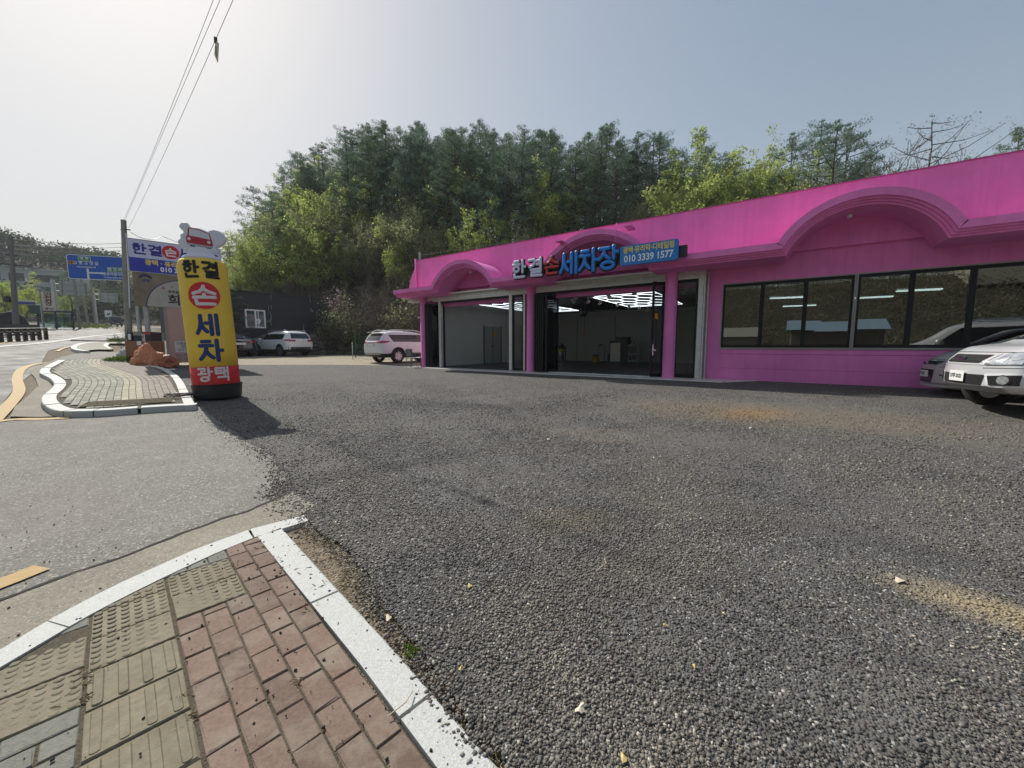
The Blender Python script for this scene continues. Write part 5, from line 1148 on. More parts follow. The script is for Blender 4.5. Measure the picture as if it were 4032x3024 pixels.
def car(name, label, spec, loc, rz, paint, lower=None):
    t_ = thing(name, label, 'car', loc, rz)
    Ln, W, rows = spec['L'], spec['W'], spec['rows']     # rows: x, zb, zs, zt, w, wt
    xs = []
    for a, b in zip(rows, rows[1:]):
        k = max(1, int((b[0] - a[0]) / .13)); xs += [a[0] + (b[0] - a[0]) * i / k for i in range(k)]
    xs.append(rows[-1][0])
    H = []
    for x in xs:
        zb, zs, zt, w_, wt = lerp_rows(rows, x)
        gh = (zt - zs)
        P = [(0, zb), (w_ * .7, zb), (w_ * .93, zb + .03), (w_ * .985, zb + .28 * (zs - zb)), (w_, zb + .55 * (zs - zb)), (w_ * .992, zb + .82 * (zs - zb)), (w_ * .965, zs), (w_ * .93 * .55 + wt * .45 if gh > .2 else w_ * .9, zs + gh * .38), (w_ * .94 * .22 + wt * .78 if gh > .2 else w_ * .80, zs + gh * .74), (wt * .965, zs + gh * .91), (wt * .78, zs + gh * .985), (0, zt)]
        H.append(P)
    m_ = len(H[0]); full = []
    fb, rbw = spec.get('bulge_f', .25), spec.get('bulge_r', .12)
    K = [(-1, 1)]
    V = []; F = []
    ring = []
    for i, (x, P) in enumerate(zip(xs, H)):
        pts = [(p[0], p[1]) for p in P] + [(-p[0], p[1]) for p in P[-2:0:-1]]
        f_ = ss(x, Ln - .75, Ln); r_ = ss(-x, -.5, 0)
        for (y, z) in pts:
            u = abs(y) / (W / 2); zz = (z - .62)
            xx = x - fb * f_ * u ** 2.2 - f_ * .10 * max(0, zz) ** 1 + rbw * r_ * u ** 2.4
            V.append((xx, y, z))
    n_ = len(pts)
    for i in range(len(xs) - 1):
        for j in range(n_): F.append((i * n_ + j, i * n_ + (j + 1) % n_, (i + 1) * n_ + (j + 1) % n_, (i + 1) * n_ + j))
    # end caps with columns so that they can bulge
    for end, i in ((0, 0), (1, len(xs) - 1)):
        cols = 9; x = xs[i]; P = H[i]; base = len(V); f_ = 1 if end else 0
        idx = {}
        for j in range(m_):
            for c_ in range(cols):
                y = P[j][0] * (1 - 2 * c_ / (cols - 1)); z = P[j][1]
                if c_ == 0: idx[(j, c_)] = i * n_ + j; continue
                if c_ == cols - 1: idx[(j, c_)] = i * n_ + (n_ - j) % n_ if j not in (0, m_ - 1) else i * n_ + j; continue
                if j in (0, m_ - 1): idx[(j, c_)] = i * n_ + j; continue
                u = abs(y) / (W / 2)
                xx = x - fb * u ** 2.2 - .10 * max(0, z - .62) if end else x + rbw * u ** 2.4
                idx[(j, c_)] = len(V); V.append((xx, y, z))
        for j in range(m_ - 1):
            for c_ in range(cols - 1):
                q = [idx[(j, c_)], idx[(j, c_ + 1)], idx[(j + 1, c_ + 1)], idx[(j + 1, c_)]]; q2 = []
                for a in q:
                    if a not in q2: q2.append(a)
                if len(q2) >= 3: F.append(tuple(q2 if end == 0 else q2[::-1]))
    mb = MB(); mb.add(V, F); tmp = mb.build('tmp_body', paint, None, smooth=True)
    bm = bmesh.new(); bm.from_mesh(tmp.data); bmesh.ops.remove_doubles(bm, verts=bm.verts, dist=1e-4); bmesh.ops.recalc_face_normals(bm, faces=bm.faces); bm.to_mesh(tmp.data); bm.free()
    sub = tmp.modifiers.new('s', 'SUBSURF'); sub.levels = 2; sub.render_levels = 2
    wr = spec['wr']; cut = MB()
    for x in spec['wx']:
        for s_ in (-1, 1): cut.lathe([(wr * 1.13, -.16), (wr * 1.13, .22)], 28, Matrix.Translation((x, s_ * (W / 2 - .05), wr + .01)) @ Matrix.Rotation(R(90 * s_), 4, 'X'))
    ct = cut.build('tmp_cut', TRIM, None); bo = tmp.modifiers.new('b', 'BOOLEAN'); bo.object = ct; bo.solver = 'EXACT'; bo.operation = 'DIFFERENCE'
    bpy.context.view_layer.update()
    dg = bpy.context.evaluated_depsgraph_get()
    me = bpy.data.meshes.new_from_object(tmp.evaluated_get(dg)); me.name = 'body'
    bo.show_viewport = False; bpy.context.view_layer.update(); dg = bpy.context.evaluated_depsgraph_get()
    bv = BVHTree.FromObject(tmp, dg)
    bpy.data.objects.remove(ct); bpy.data.objects.remove(tmp)
    me.shade_smooth()
    if not me.materials or me.materials[0] != paint: me.materials.clear(); me.materials.append(paint)
    me.materials.append(TRIM)
    for p in me.polygons:
        c_ = p.center; p.material_index = 0
        if abs(c_.y) < W / 2 - .03:
            for x in spec['wx']:
                if (c_.x - x) ** 2 + (c_.z - wr - .01) ** 2 < (wr * 1.135) ** 2 and c_.z < wr * 2.4 and abs(c_.y) > W / 2 - .36: p.material_index = 1
        if c_.z < spec.get('trimz', .3): p.material_index = 1
    try: me.set_sharp_from_angle(angle=R(38))
    except Exception: pass
    bo_ = bpy.data.objects.new('body', me); col.objects.link(bo_); bo_.parent = t_; t_['_'] = 0; del t_['_']
    def decal(nm, poly, axis, m, off=.006, parent=None, nx=10, th=0, label=None, rnd_=False):
        """patch laid on the bodywork: quad given in side (x,z), front or rear (y,z) coordinates, corners bl, br, tr, tl"""
        V = []; F = []; bl, br, tr, tl = [Vector(p) for p in poly]; nz = max(3, nx // 2)
        for j in range(nz + 1):
            for i in range(nx + 1):
                fx, fy = i / nx, j / nz
                if rnd_:      # square grid bent into an ellipse
                    gx_, gy_ = fx * 2 - 1, fy * 2 - 1; fx = (gx_ * math.sqrt(1 - gy_ * gy_ / 2) + 1) / 2; fy = (gy_ * math.sqrt(1 - gx_ * gx_ / 2) + 1) / 2
                p = bl.lerp(br, fx).lerp(tl.lerp(tr, fx), fy); cen_ = (bl + br + tr + tl) / 4; h_ = None
                for att in range(9):
                    if axis in ('L', 'Rt'):
                        s_ = 1 if axis == 'L' else -1; o_ = Vector((p.x, s_ * 3, p.y)); d_ = Vector((0, -s_, 0))
                    else:
                        s_ = 1 if axis == 'F' else -1; o_ = Vector((Ln / 2 + s_ * 6, p.x, p.y)); d_ = Vector((-s_, 0, 0))
                    h_, nrm, _, _ = bv.ray_cast(o_, d_)
                    if h_ is not None and -nrm.dot(d_) > .12: break
                    p = p.lerp(cen_, .10)
                if h_ is None: return None
                V.append(h_ - d_ * 0 + nrm * off)
        for j in range(nz):
            for i in range(nx): F.append((j * (nx + 1) + i, j * (nx + 1) + i + 1, (j + 1) * (nx + 1) + i + 1, (j + 1) * (nx + 1) + i))
        mb = MB(); mb.add(V, F); o = mb.build(nm, m, parent or t_, smooth=True)
        return o
    sides = (('L', 1), ('Rt', -1))
    for x in spec['wx']:
        for s_ in (1, -1): wheel(t_, x, s_ * (W / 2 - .12), wr, .225, spec.get('spokes', 5), s_)
    if spec.get('arch'):
        for x in spec['wx']:
            for s_ in (1, -1):
                mb = MB(); P = [(x + (wr * 1.17) * math.cos(a), s_ * (W / 2 - .012), wr + .01 + wr * 1.17 * math.sin(a)) for a in [R(-8 + 196 * k / 18) for k in range(19)]]; mb.tube(P, .035, 6); mb.build('wheel_arch_trim', TRIM, t_)
    return t_, decal
# --- silver SUV (right edge, nearest)
SUVR = [(0, .45, .92, 1.02, .80, .70), (.10, .36, .96, 1.20, .86, .70), (.30, .32, .98, 1.50, .90, .66), (.55, .30, .99, 1.63, .91, .64), (1.2, .28, .99, 1.68, .915, .64), (2.3, .28, .99, 1.67, .915, .63), (2.75, .28, 1.0, 1.58, .915, .62), (3.25, .28, 1.0, 1.20, .915, .68), (3.45, .28, .98, 1.09, .91, .74), (4.0, .30, .93, 1.03, .90, .74), (4.22, .33, .86, .93, .88, .70), (4.34, .42, .74, .80, .82, .62)]
def plate(t_, decal, axis, c_, w_, h_, m=PLT, txt=None, off=.02, sz=None):
    o = decal('number_plate', [(c_[0] - w_ / 2, c_[1] - h_ / 2), (c_[0] + w_ / 2, c_[1] - h_ / 2), (c_[0] + w_ / 2, c_[1] + h_ / 2), (c_[0] - w_ / 2, c_[1] + h_ / 2)], axis, m, off, nx=4)
    return o
SIL = mat('silver_paint', (.66, .67, .68), .32, .3, coat=.6, var=.04, scale=60); GRP = mat('grey_silver_paint', (.50, .495, .49), .32, .3, coat=.6); WHC = mat('white_car_paint', (.74, .75, .77), .3, coat=.5); DKC = mat('dark_blue_car_paint', (.022, .026, .036), .2, .3, coat=.8)
hd = math.atan2(.37, -.93)
sp1 = dict(L=4.35, W=1.84, rows=SUVR, wr=.35, wx=(.86, 3.48), bulge_f=.30, trimz=.345)
def place(front, heading, L_, dz=0):
    h = Vector(heading).normalized(); p = Vector((front[0], front[1], 0)) - h * L_; z = G(*(p + h * L_ * .5)[:2]); return (p.x, p.y, z + dz), math.atan2(h.y, h.x)
loc, rz = place((7.66, 6.62), (-.93, .37, 0), 4.35)
t_, dc = car('parked_car', 'bright silver SUV nose out at the right edge of the lot', sp1, loc, rz, SIL); t_.scale = (1, 1, 1.06)
dc('side_window', [(.75, 1.03), (3.05, 1.05), (2.55, 1.50), (.95, 1.55)], 'L', CGLS); dc('side_window', [(3.05, 1.05), (.75, 1.03), (.95, 1.55), (2.55, 1.50)], 'Rt', CGLS)
dc('windscreen', [(-.62, 1.14), (.62, 1.14), (.52, 1.56), (-.52, 1.56)], 'F', CGLS)
g_ = dc('grille', [(-.36, .775), (.36, .775), (.42, .895), (-.42, .895)], 'F', HOLE, .012)
gr = dc('grille_surround', [(-.43, .745), (.43, .745), (.50, .915), (-.50, .915)], 'F', SIL, .008)
mb = MB()
for k in range(5): dc('grille_bar', [(-.40, .79 + k * .021), (.40, .79 + k * .021), (.40, .796 + k * .021), (-.40, .796 + k * .021)], 'F', TRIM, .016, parent=g_)
o = dc('lower_grille', [(-.42, .44), (.42, .44), (.46, .60), (-.46, .60)], 'F', HOLE, .01)
for s_ in (1, -1):
    f_ = lambda P: [(s_ * p[0], p[1]) for p in P] if s_ > 0 else [(-p[0], p[1]) for p in (P[1], P[0], P[3], P[2])]
    dc('headlight', f_([(.46, .755), (.80, .77), (.84, .96), (.60, .92)]), 'F', CLR, .010)
    dc('headlight_rim', f_([(.445, .742), (.805, .755), (.845, .970), (.595, .932)]), 'F', TRIM, .007)
    fr_ = dc('fog_lamp_frame', f_([(.50, .42), (.84, .44), (.86, .66), (.46, .62)]), 'F', WHC, .007)
    dc('fog_lamp_recess', f_([(.53, .45), (.81, .47), (.83, .62), (.50, .59)]), 'F', HOLE, .012)
    dc('fog_lamp', f_([(.625, .475), (.745, .48), (.745, .60), (.625, .595)]), 'F', CLR, .024, nx=10, rnd_=True); dc('fog_lamp_rim', f_([(.61, .46), (.76, .465), (.76, .615), (.61, .61)]), 'F', TRIM, .018, nx=10, rnd_=True)
    dc('lamp_lens', f_([(.56, .80), (.66, .805), (.66, .895), (.56, .89)]), 'F', CHR, .014, nx=8, rnd_=True); dc('lamp_lens', f_([(.69, .82), (.78, .825), (.78, .905), (.69, .90)]), 'F', CHR, .014, nx=8, rnd_=True); dc('bumper_seam', f_([(.42, .70), (.84, .715), (.84, .722), (.42, .707)]), 'F', HOLE, .005)
dc('skid_plate', [(-.62, .345), (.62, .345), (.66, .43), (-.66, .43)], 'F', mat('skid_silver', (.30, .31, .32), .4, .5), .012)
dc('hood_seam', [(-.62, .935), (.62, .935), (.64, .942), (-.64, .942)], 'F', HOLE, .004)
pl_ = plate(t_, dc, 'F', (0, .56), .335, .165, off=.035)
text('57루 2123', .083, DK, t_, frame((4.352 + .024, 0, .56), (0, 1, 0), (0, 0, 1)), .001, .012, .74)
mb = MB(); mb.lathe([(.055, 0), (.06, .008), (.05, .014)], 20, frame((4.31, 0, .835), (0, 1, 0), (0, 0, 1)) @ Matrix.Diagonal((1.35, 1, 1, 1))); mb.build('badge', CHR, t_, auto=40)
mb = MB(); mb.tube([(3.0, 1.0, 1.12), (3.02, .93, 1.08)], .02, 6)
for s_ in (1, -1): mb.lathe([(.02, -.1), (.09, -.06), (.10, .05), (.05, .1)], 14, Matrix.Translation((2.95, s_ * 1.0, 1.12)) @ Matrix.Rotation(R(90), 4, 'X'))
mb.build('wing_mirror', SIL, t_, smooth=True)
for s_ in (1, -1): mb = MB(); mb.tube([(.7, s_ * .60, 1.66), (1.0, s_ * .60, 1.73), (2.2, s_ * .60, 1.73), (2.5, s_ * .60, 1.65)], .018, 6); mb.build('roof_rail', CHR, t_)
# --- grey hatchback behind it
HATR = [(0, .42, .88, .98, .78, .66), (.12, .34, .92, 1.10, .84, .66), (.35, .28, .93, 1.33, .875, .62), (.7, .24, .94, 1.44, .885, .60), (1.8, .22, .94, 1.48, .885, .60), (2.3, .22, .94, 1.42, .885, .60), (3.0, .22, .93, 1.12, .88, .66), (3.3, .22, .90, .99, .875, .72), (3.8, .20, .84, .90, .865, .70), (4.08, .17, .76, .80, .84, .64), (4.24, .20, .62, .66, .78, .56)]
sp2 = dict(L=4.25, W=1.78, rows=HATR, wr=.315, wx=(.78, 3.42), bulge_f=.38, trimz=.18)
loc, rz = place((8.97, 8.38), (-.88, .475, 0), 4.25)
t_, dc = car('parked_car', 'grey hatchback parked between the silver SUV and the pink wall', sp2, (loc[0], loc[1], loc[2] - .05), rz, GRP); t_.scale = (1, 1, 1.04)
dc('side_window', [(.55, .98), (3.0, .98), (2.3, 1.34), (.85, 1.34)], 'L', CGLS); dc('side_window', [(3.0, .98), (.55, .98), (.85, 1.34), (2.3, 1.34)], 'Rt', CGLS)
dc('windscreen', [(-.60, 1.04), (.60, 1.04), (.5, 1.39), (-.5, 1.39)], 'F', CGLS)
g_ = dc('grille', [(-.30, .66), (.30, .66), (.36, .72), (-.36, .72)], 'F', HOLE, .01); dc('grille_rim', [(-.34, .645), (.34, .645), (.41, .735), (-.41, .735)], 'F', CHR, .006)
o = dc('lower_grille', [(-.24, .30), (.24, .30), (.30, .56), (-.30, .56)], 'F', HOLE, .01)
for k in range(4): dc('grille_bar', [(-.25, .33 + k * .03), (.25, .33 + k * .03), (.25, .337 + k * .03), (-.25, .337 + k * .03)], 'F', CHR, .015)
for s_ in (1, -1):
    f_ = lambda P: [(s_ * p[0], p[1]) for p in P] if s_ > 0 else [(-p[0], p[1]) for p in (P[1], P[0], P[3], P[2])]
    dc('headlight', f_([(.42, .60), (.80, .66), (.82, .80), (.52, .72)]), 'F', CLR, .010)
    dc('fog_lamp', f_([(.60, .34), (.70, .34), (.70, .43), (.60, .43)]), 'F', CLR, .012, nx=6)
    dc('bumper_slot', f_([(.42, .445), (.80, .455), (.80, .475), (.42, .47)]), 'F', HOLE, .008)
dc('chin_spoiler', [(-.72, .265), (.72, .265), (.74, .30), (-.74, .30)], 'F', mat('spoiler_grey', (.2, .2, .2), .4), .014)
dc('hood_seam', [(-.5, .755), (.5, .755), (.52, .761), (-.52, .761)], 'F', HOLE, .004)
plate(t_, dc, 'F', (0, .47), .36, .13, off=.03)
text('37허 1285', .075, NAVY, t_, frame((4.25 + .036, 0, .47), (0, 1, 0), (0, 0, 1)), .001, .01, .75)
mb = MB(); mb.lathe([(.045, 0), (.05, .008), (.04, .012)], 18, frame((4.215, 0, .70), (0, 1, 0), (0, 0, 1)) @ Matrix.Diagonal((1.35, 1, 1, 1))); mb.build('badge', CHR, t_, auto=40)
mb = MB()
for s_ in (1, -1): mb.lathe([(.02, -.1), (.08, -.06), (.09, .05), (.05, .1)], 14, Matrix.Translation((2.85, s_ * .97, 1.02)) @ Matrix.Rotation(R(90), 4, 'X'))
mb.build('wing_mirror', GRP, t_, smooth=True)
# --- two white SUVs and a dark saloon in the yard
SV2 = [(0, .50, .98, 1.08, .82, .74), (.06, .40, 1.02, 1.18, .88, .74), (.22, .34, 1.05, 1.44, .92, .72), (.42, .30, 1.06, 1.62, .935, .70), (.9, .28, 1.06, 1.70, .945, .70), (2.2, .28, 1.05, 1.70, .945, .69), (2.9, .28, 1.04, 1.60, .94, .67), (3.45, .28, 1.03, 1.26, .935, .72), (3.7, .28, 1.01, 1.12, .93, .76), (4.35, .30, .95, 1.02, .91, .74), (4.6, .34, .86, .92, .88, .70), (4.72, .44, .72, .78, .80, .6)]
def rear(dc, t_, L_, wide, zlamp, plz, pw, kind):
    dc('rear_window', [(-.60, 1.16), (.60, 1.16), (.52, 1.52), (-.52, 1.52)][::1], 'B', CGLS)
def facing(heading): h = Vector(heading).normalized(); return h
def place_rear(c_, heading):
    h = Vector(heading).normalized(); z = G(c_[0] + h.x * 2, c_[1] + h.y * 2); return (c_[0], c_[1], z), math.atan2(h.y, h.x)
sp3 = dict(L=4.72, W=1.90, rows=SV2, wr=.37, wx=(1.02, 3.79), bulge_f=.28, bulge_r=.14, trimz=.50, arch=True)
hh = Vector((.60, .80, 0)).normalized(); rw = at(1567, 1432, 20.6); lf = Vector((-hh.y, hh.x, 0))
c_ = Vector((rw.x, rw.y, 0)) + lf * .86 - hh * 1.02
loc, rz = place_rear(c_, hh)
t_, dc = car('parked_car', 'white SUV half hidden by the leftmost pink pillar, seen from its rear corner', sp3, loc, rz, WHC)
dc('rear_window', [(.60, 1.18), (-.60, 1.18), (-.56, 1.52), (.56, 1.52)], 'B', CGLS); dc('tail_lamp', [(.80, 1.03), (.50, 1.05), (.40, 1.13), (.80, 1.15)], 'B', REDL, .012); dc('tail_lamp', [(-.50, 1.05), (-.80, 1.03), (-.80, 1.15), (-.40, 1.13)], 'B', REDL, .012)
dc('tail_lamp', [(.50, 1.10), (.17, 1.03), (.17, 1.16), (.56, 1.17)], 'Rt', REDL, .008); dc('lamp_strip', [(.5, 1.055), (-.5, 1.055), (-.5, 1.08), (.5, 1.08)], 'B', REDL, .01); dc('chrome_strip', [(.4, 1.10), (-.4, 1.10), (-.4, 1.13), (.4, 1.13)], 'B', CHR, .012)
dc('side_window', [(3.45, 1.12), (.75, 1.12), (.55, 1.48), (2.85, 1.52)], 'Rt', CGLS, nx=16); dc('side_window', [(.75, 1.12), (3.45, 1.12), (2.85, 1.52), (.55, 1.48)], 'L', CGLS, nx=16)
dc('skid_plate', [(.68, .44), (-.68, .44), (-.66, .54), (.66, .54)], 'B', mat('skid_grey', (.33, .33, .34), .35, .5), .012); plate(t_, dc, 'B', (0, .94), .50, .13); dc('plate_recess', [(.32, .86), (-.32, .86), (-.32, 1.02), (.32, 1.02)], 'B', mat('recess_white', (.45, .46, .48), .5), .006)
for xa in (1.62, 2.7): dc('door_seam', [(xa, .52), (xa - .012, .52), (xa - .012, 1.10), (xa, 1.10)], 'Rt', HOLE, .003, nx=2)
for xa in (1.85, 2.95): dc('door_handle', [(xa, .98), (xa - .2, .98), (xa - .2, 1.01), (xa, 1.01)], 'Rt', WHC, .02, nx=3)
for s_ in (1, -1): mb = MB(); mb.tube([(.5, s_ * .64, 1.66), (.8, s_ * .64, 1.76), (2.4, s_ * .64, 1.76), (2.8, s_ * .63, 1.66)], .018, 6); mb.build('roof_rail', WHC, t_)
mb = MB(); mb.box(.18, .42, -.62, .62, 1.60, 1.635); mb.box(.75, .85, -.02, .02, 1.70, 1.76); mb.build('spoiler', WHC, t_)
sp4 = dict(L=4.5, W=1.84, rows=[(a * 4.5 / 4.72, b_, c_ * .98, d * .97, e * .97, f * .97) for a, b_, c_, d, e, f in SV2], wr=.355, wx=(.95, 3.63), bulge_f=.28, bulge_r=.12, trimz=.44, arch=True)
hh = Vector((-.86, .50, 0)).normalized(); rw = at(1108, 1405, 25.0); rgt = Vector((hh.y, -hh.x, 0))
c_ = Vector((rw.x, rw.y, 0)) + rgt * .82 - hh * .95
loc, rz = place_rear(c_, hh)
t_, dc = car('parked_car', 'white SUV parked tail out in front of the dark cabin, roof rails on top', sp4, loc, rz, WHC)
dc('rear_window', [(.62, 1.14), (-.62, 1.14), (-.54, 1.48), (.54, 1.48)], 'B', CGLS); dc('tail_lamp', [(.78, .96), (.42, .95), (.36, 1.05), (.78, 1.08)], 'B', REDL, .012); dc('tail_lamp', [(-.42, .95), (-.78, .96), (-.78, 1.08), (-.36, 1.05)], 'B', REDL, .012)
dc('tail_lamp', [(.14, .96), (.44, 1.00), (.50, 1.07), (.14, 1.09)], 'L', REDL, .008); plate(t_, dc, 'B', (0, .82), .50, .12)
dc('side_window', [(.65, 1.08), (3.3, 1.08), (2.7, 1.46), (.60, 1.42)], 'L', CGLS, nx=16); dc('side_window', [(3.3, 1.08), (.65, 1.08), (.60, 1.42), (2.7, 1.46)], 'Rt', CGLS, nx=16)
dc('exhaust_trim', [(.72, .47), (.34, .47), (.34, .51), (.72, .51)], 'B', CHR, .014); dc('exhaust_trim', [(-.34, .47), (-.72, .47), (-.72, .51), (-.34, .51)], 'B', CHR, .014); dc('lower_bumper', [(.80, .40), (-.80, .40), (-.80, .60), (.80, .60)], 'B', TRIM, .008)
mb = MB(); mb.lathe([(.06, 0), (.06, .01), (.03, .012)], 18, frame((-.012, 0, .98), (0, -1, 0), (0, 0, 1))); mb.build('badge', CHR, t_, auto=40)
for xa in (1.5, 2.55): dc('door_seam', [(xa, .48), (xa + .012, .48), (xa + .012, 1.06), (xa, 1.06)], 'L', HOLE, .003, nx=2)
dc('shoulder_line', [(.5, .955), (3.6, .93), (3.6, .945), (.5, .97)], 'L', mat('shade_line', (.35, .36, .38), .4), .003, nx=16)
for s_ in (1, -1):
    mb = MB(); mb.tube([(.55, s_ * .62, 1.63), (.8, s_ * .62, 1.71), (2.3, s_ * .62, 1.71), (2.7, s_ * .60, 1.6)], .02, 6); mb.build('roof_rail', CHR, t_)
    mb = MB(); mb.lathe([(.02, -.1), (.09, -.06), (.10, .05), (.05, .1)], 12, Matrix.Translation((3.05, s_ * 1.0, 1.10)) @ Matrix.Rotation(R(90), 4, 'X')); mb.build('wing_mirror', WHC, t_, smooth=True)
SAL = [(0, .42, .92, 1.0, .80, .66), (.15, .30, .97, 1.08, .87, .66), (.6, .25, .98, 1.14, .90, .62), (1.0, .22, .98, 1.28, .905, .60), (1.6, .2, .98, 1.42, .91, .58), (2.3, .2, .97, 1.44, .91, .58), (2.8, .2, .96, 1.36, .91, .60), (3.5, .2, .94, 1.06, .90, .68), (3.8, .2, .90, .97, .89, .72), (4.4, .22, .80, .86, .87, .68), (4.64, .32, .66, .70, .8, .6)]
sp5 = dict(L=4.65, W=1.82, rows=SAL, wr=.33, wx=(.98, 3.7), bulge_f=.3, bulge_r=.14, trimz=.3)
hh = Vector((-.80, .60, 0)).normalized(); q_ = at(950, 1362, 23.0)
c_ = Vector((q_.x, q_.y, 0))
loc, rz = place_rear(c_, hh)
t_, dc = car('parked_car', 'dark blue saloon partly hidden by the yellow advertising balloon', sp5, loc, rz, DKC)
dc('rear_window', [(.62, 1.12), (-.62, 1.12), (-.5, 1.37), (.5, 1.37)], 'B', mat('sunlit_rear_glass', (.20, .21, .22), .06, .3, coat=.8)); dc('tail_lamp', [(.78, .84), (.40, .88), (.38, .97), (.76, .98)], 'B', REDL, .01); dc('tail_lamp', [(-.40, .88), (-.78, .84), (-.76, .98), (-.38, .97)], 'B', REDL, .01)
plate(t_, dc, 'B', (0, .80), .50, .12); dc('badge', [(.12, .985), (-.12, .985), (-.12, 1.0), (.12, 1.0)], 'B', CHR, .012, nx=3); dc('side_window', [(3.3, 1.02), (1.0, 1.02), (1.5, 1.34), (2.6, 1.34)], 'Rt', CGLS); dc('side_window', [(1.0, 1.02), (3.3, 1.02), (2.6, 1.34), (1.5, 1.34)], 'L', CGLS)
dc('bumper_slot', [(.8, .42), (-.8, .42), (-.8, .50), (.8, .50)], 'B', TRIM, .008)

# --- small lorry coming down the road
vp = at(455, 1290, 80); vz = G(vp.x, vp.y)
t_ = thing('small_truck', 'small dark cab light lorry driving down the far road', 'truck', (vp.x, vp.y, vz), math.atan2(-.55, .84))
DTR = mat('dark_blue_truck', (.012, .016, .03), .3, coat=.4)
mb = MB(); poly = [(0, .35), (1.55, .35), (1.72, .55), (1.70, 1.05), (1.35, 1.85), (1.2, 1.95), (0, 1.95)]; mb.prism(poly, frame((0, .82, 0), (1, 0, 0), (0, 0, 1)), 0, 1.64); mb.build('cab', DTR, t_)
mb = MB(); mb.box(-3.0, -.06, -.82, .82, .75, 1.2); mb.build('load_bed', DTR, t_)
mb = MB(); mb.add([(1.712, -.7, 1.1), (1.712, .7, 1.1), (1.37, .66, 1.82), (1.37, -.66, 1.82)], [(0, 1, 2, 3)]); mb.build('windscreen', CGLS, t_)
mb = MB(); mb.box(1.722, 1.74, -.26, .26, .48, .60); mb.build('number_plate', PLT, t_)
mb = MB(); mb.box(.2, 1.25, -.78, .78, 1.95, 2.02); mb.build('roof_cap', WHITEP, t_)
for s_ in (1, -1):
    mb = MB(); mb.box(1.721, 1.75, s_ * .64 - .12, s_ * .64 + .12, .68, .86); mb.build('headlight', CLR, t_)
    mb = MB(); mb.box(1.3, 1.4, s_ * 1.0 - .08, s_ * 1.0 + .08, 1.2, 1.55); mb.tube([(1.35, s_ * .82, 1.5), (1.35, s_ * 1.0, 1.5)], .02, 5); mb.build('wing_mirror', BLACK, t_)
for x in (.9, -2.2):
    for s_ in (1, -1): wheel(t_, x, s_ * .74, .33, .2, 5, s_)

# ------------------------------------------------------------------ dark cabin on its rubble wall
cr = Vector((*(at(1297, 1362, 31.0)[:2]), 0)); dv = Vector((EV[0], EV[1], 0)); du = Vector((EU[0], EU[1], 0))
cz0 = G(cr.x, cr.y) + .0
def czh(py, Y): return CZ + (1362 - py) / FOC * Y
LEN = 9.0; wz1 = czh(1185, 31.0); wz0 = czh(1340, 31.0)
t_ = thing('dark_cabin', 'long low dark navy panelled cabin with a white framed window', 'cabin', (cr.x, cr.y, wz0), math.atan2(dv.y, dv.x))
# local x runs towards the far end; the near end lies at -LEN; the yard side is local -y
DKW = mat('dark_navy_panel', (.020, .024, .032), .55, var=.12, scale=.6, bump=.05)
hgt = wz1 - wz0
mb = MB(); n_ = 6
for k in range(n_): mb.box(-LEN, 0, 0, 5, k * hgt / n_ + .008, (k + 1) * hgt / n_ - .008)
mb.box(-LEN + .01, -.01, .02, 4.98, -.1, hgt - .01); mb.build('wall', DKW, t_)
mb = MB(); mb.box(-LEN - .05, .08, -.08, 5.05, hgt, hgt + .07); mb.build('roof', mat('roof_edge_dark', (.03, .032, .036), .5), t_)
def onwall(px, py):
    r = Vector(ray(px, py)); nrm = Vector((-du.x, -du.y, 0)); k = nrm.dot(cr) / nrm.dot(r); p = r * k + Vector((0, 0, CZ)); return (p - cr).dot(dv), p.z - wz0
wa = onwall(967, 1290); wb = onwall(1042, 1222)
mb = MB(); x0, x1, z0, z1 = wa[0], wb[0], wa[1], wb[1]
for q in ((x0, x0 + .09, z0, z1), (x1 - .09, x1, z0, z1), (x0 + .09, x1 - .09, z0, z0 + .09), (x0 + .09, x1 - .09, z1 - .09, z1), ((x0 + x1) / 2 - .05, (x0 + x1) / 2 + .05, z0 + .09, z1 - .09), ((x0 + x1) / 2 + .15, (x0 + x1) / 2 + .2, z0 + .09, z1 - .09)): mb.box(q[0], q[1], -.07, -.002, q[2], q[3])
wf = mb.build('window', WHITEP, t_)
mb = MB(); mb.box(x0 + .09, x1 - .09, -.03, -.02, z0 + .09, z1 - .09); q = mb.build('pane', mat('cabin_glass', (.03, .07, .06), .05, coat=.8), None); q.parent = wf
mb = MB(); mb.prism([(0, 0), (.18, .05), (.26, .25), (.14, .42), (-.08, .30), (.04, .22)], frame((x1 - .55, -.032, z0 + .25), (1, 0, 0), (0, 0, 1)), 0, .004); q = mb.build('paper_patch', WHITEP, None); q.parent = wf
CABG = mat('pale_wall_cable', (.25, .25, .26), .6)
mb = MB()
def wp(px, py): a = onwall(px, py); return (a[0], -.03, a[1])
z6 = lambda x, y: (880 + x / 4.706, 1150 + y / 4.706)
for P in (((830, 240), (835, 330), (870, 400), (885, 470), (850, 540), (810, 550), (780, 515)), ((880, 470), (865, 560), (885, 610)), ((870, 0), (876, 135)), ((880, 240), (884, 315)), ((1595, 60), (1603, 195)), ((1612, 295), (1620, 360)), ((1485, 595), (1482, 760))): mb.tube([wp(*z6(*p)) for p in P], .022, 5)
mb.build('hanging_cable', CABG, t_)
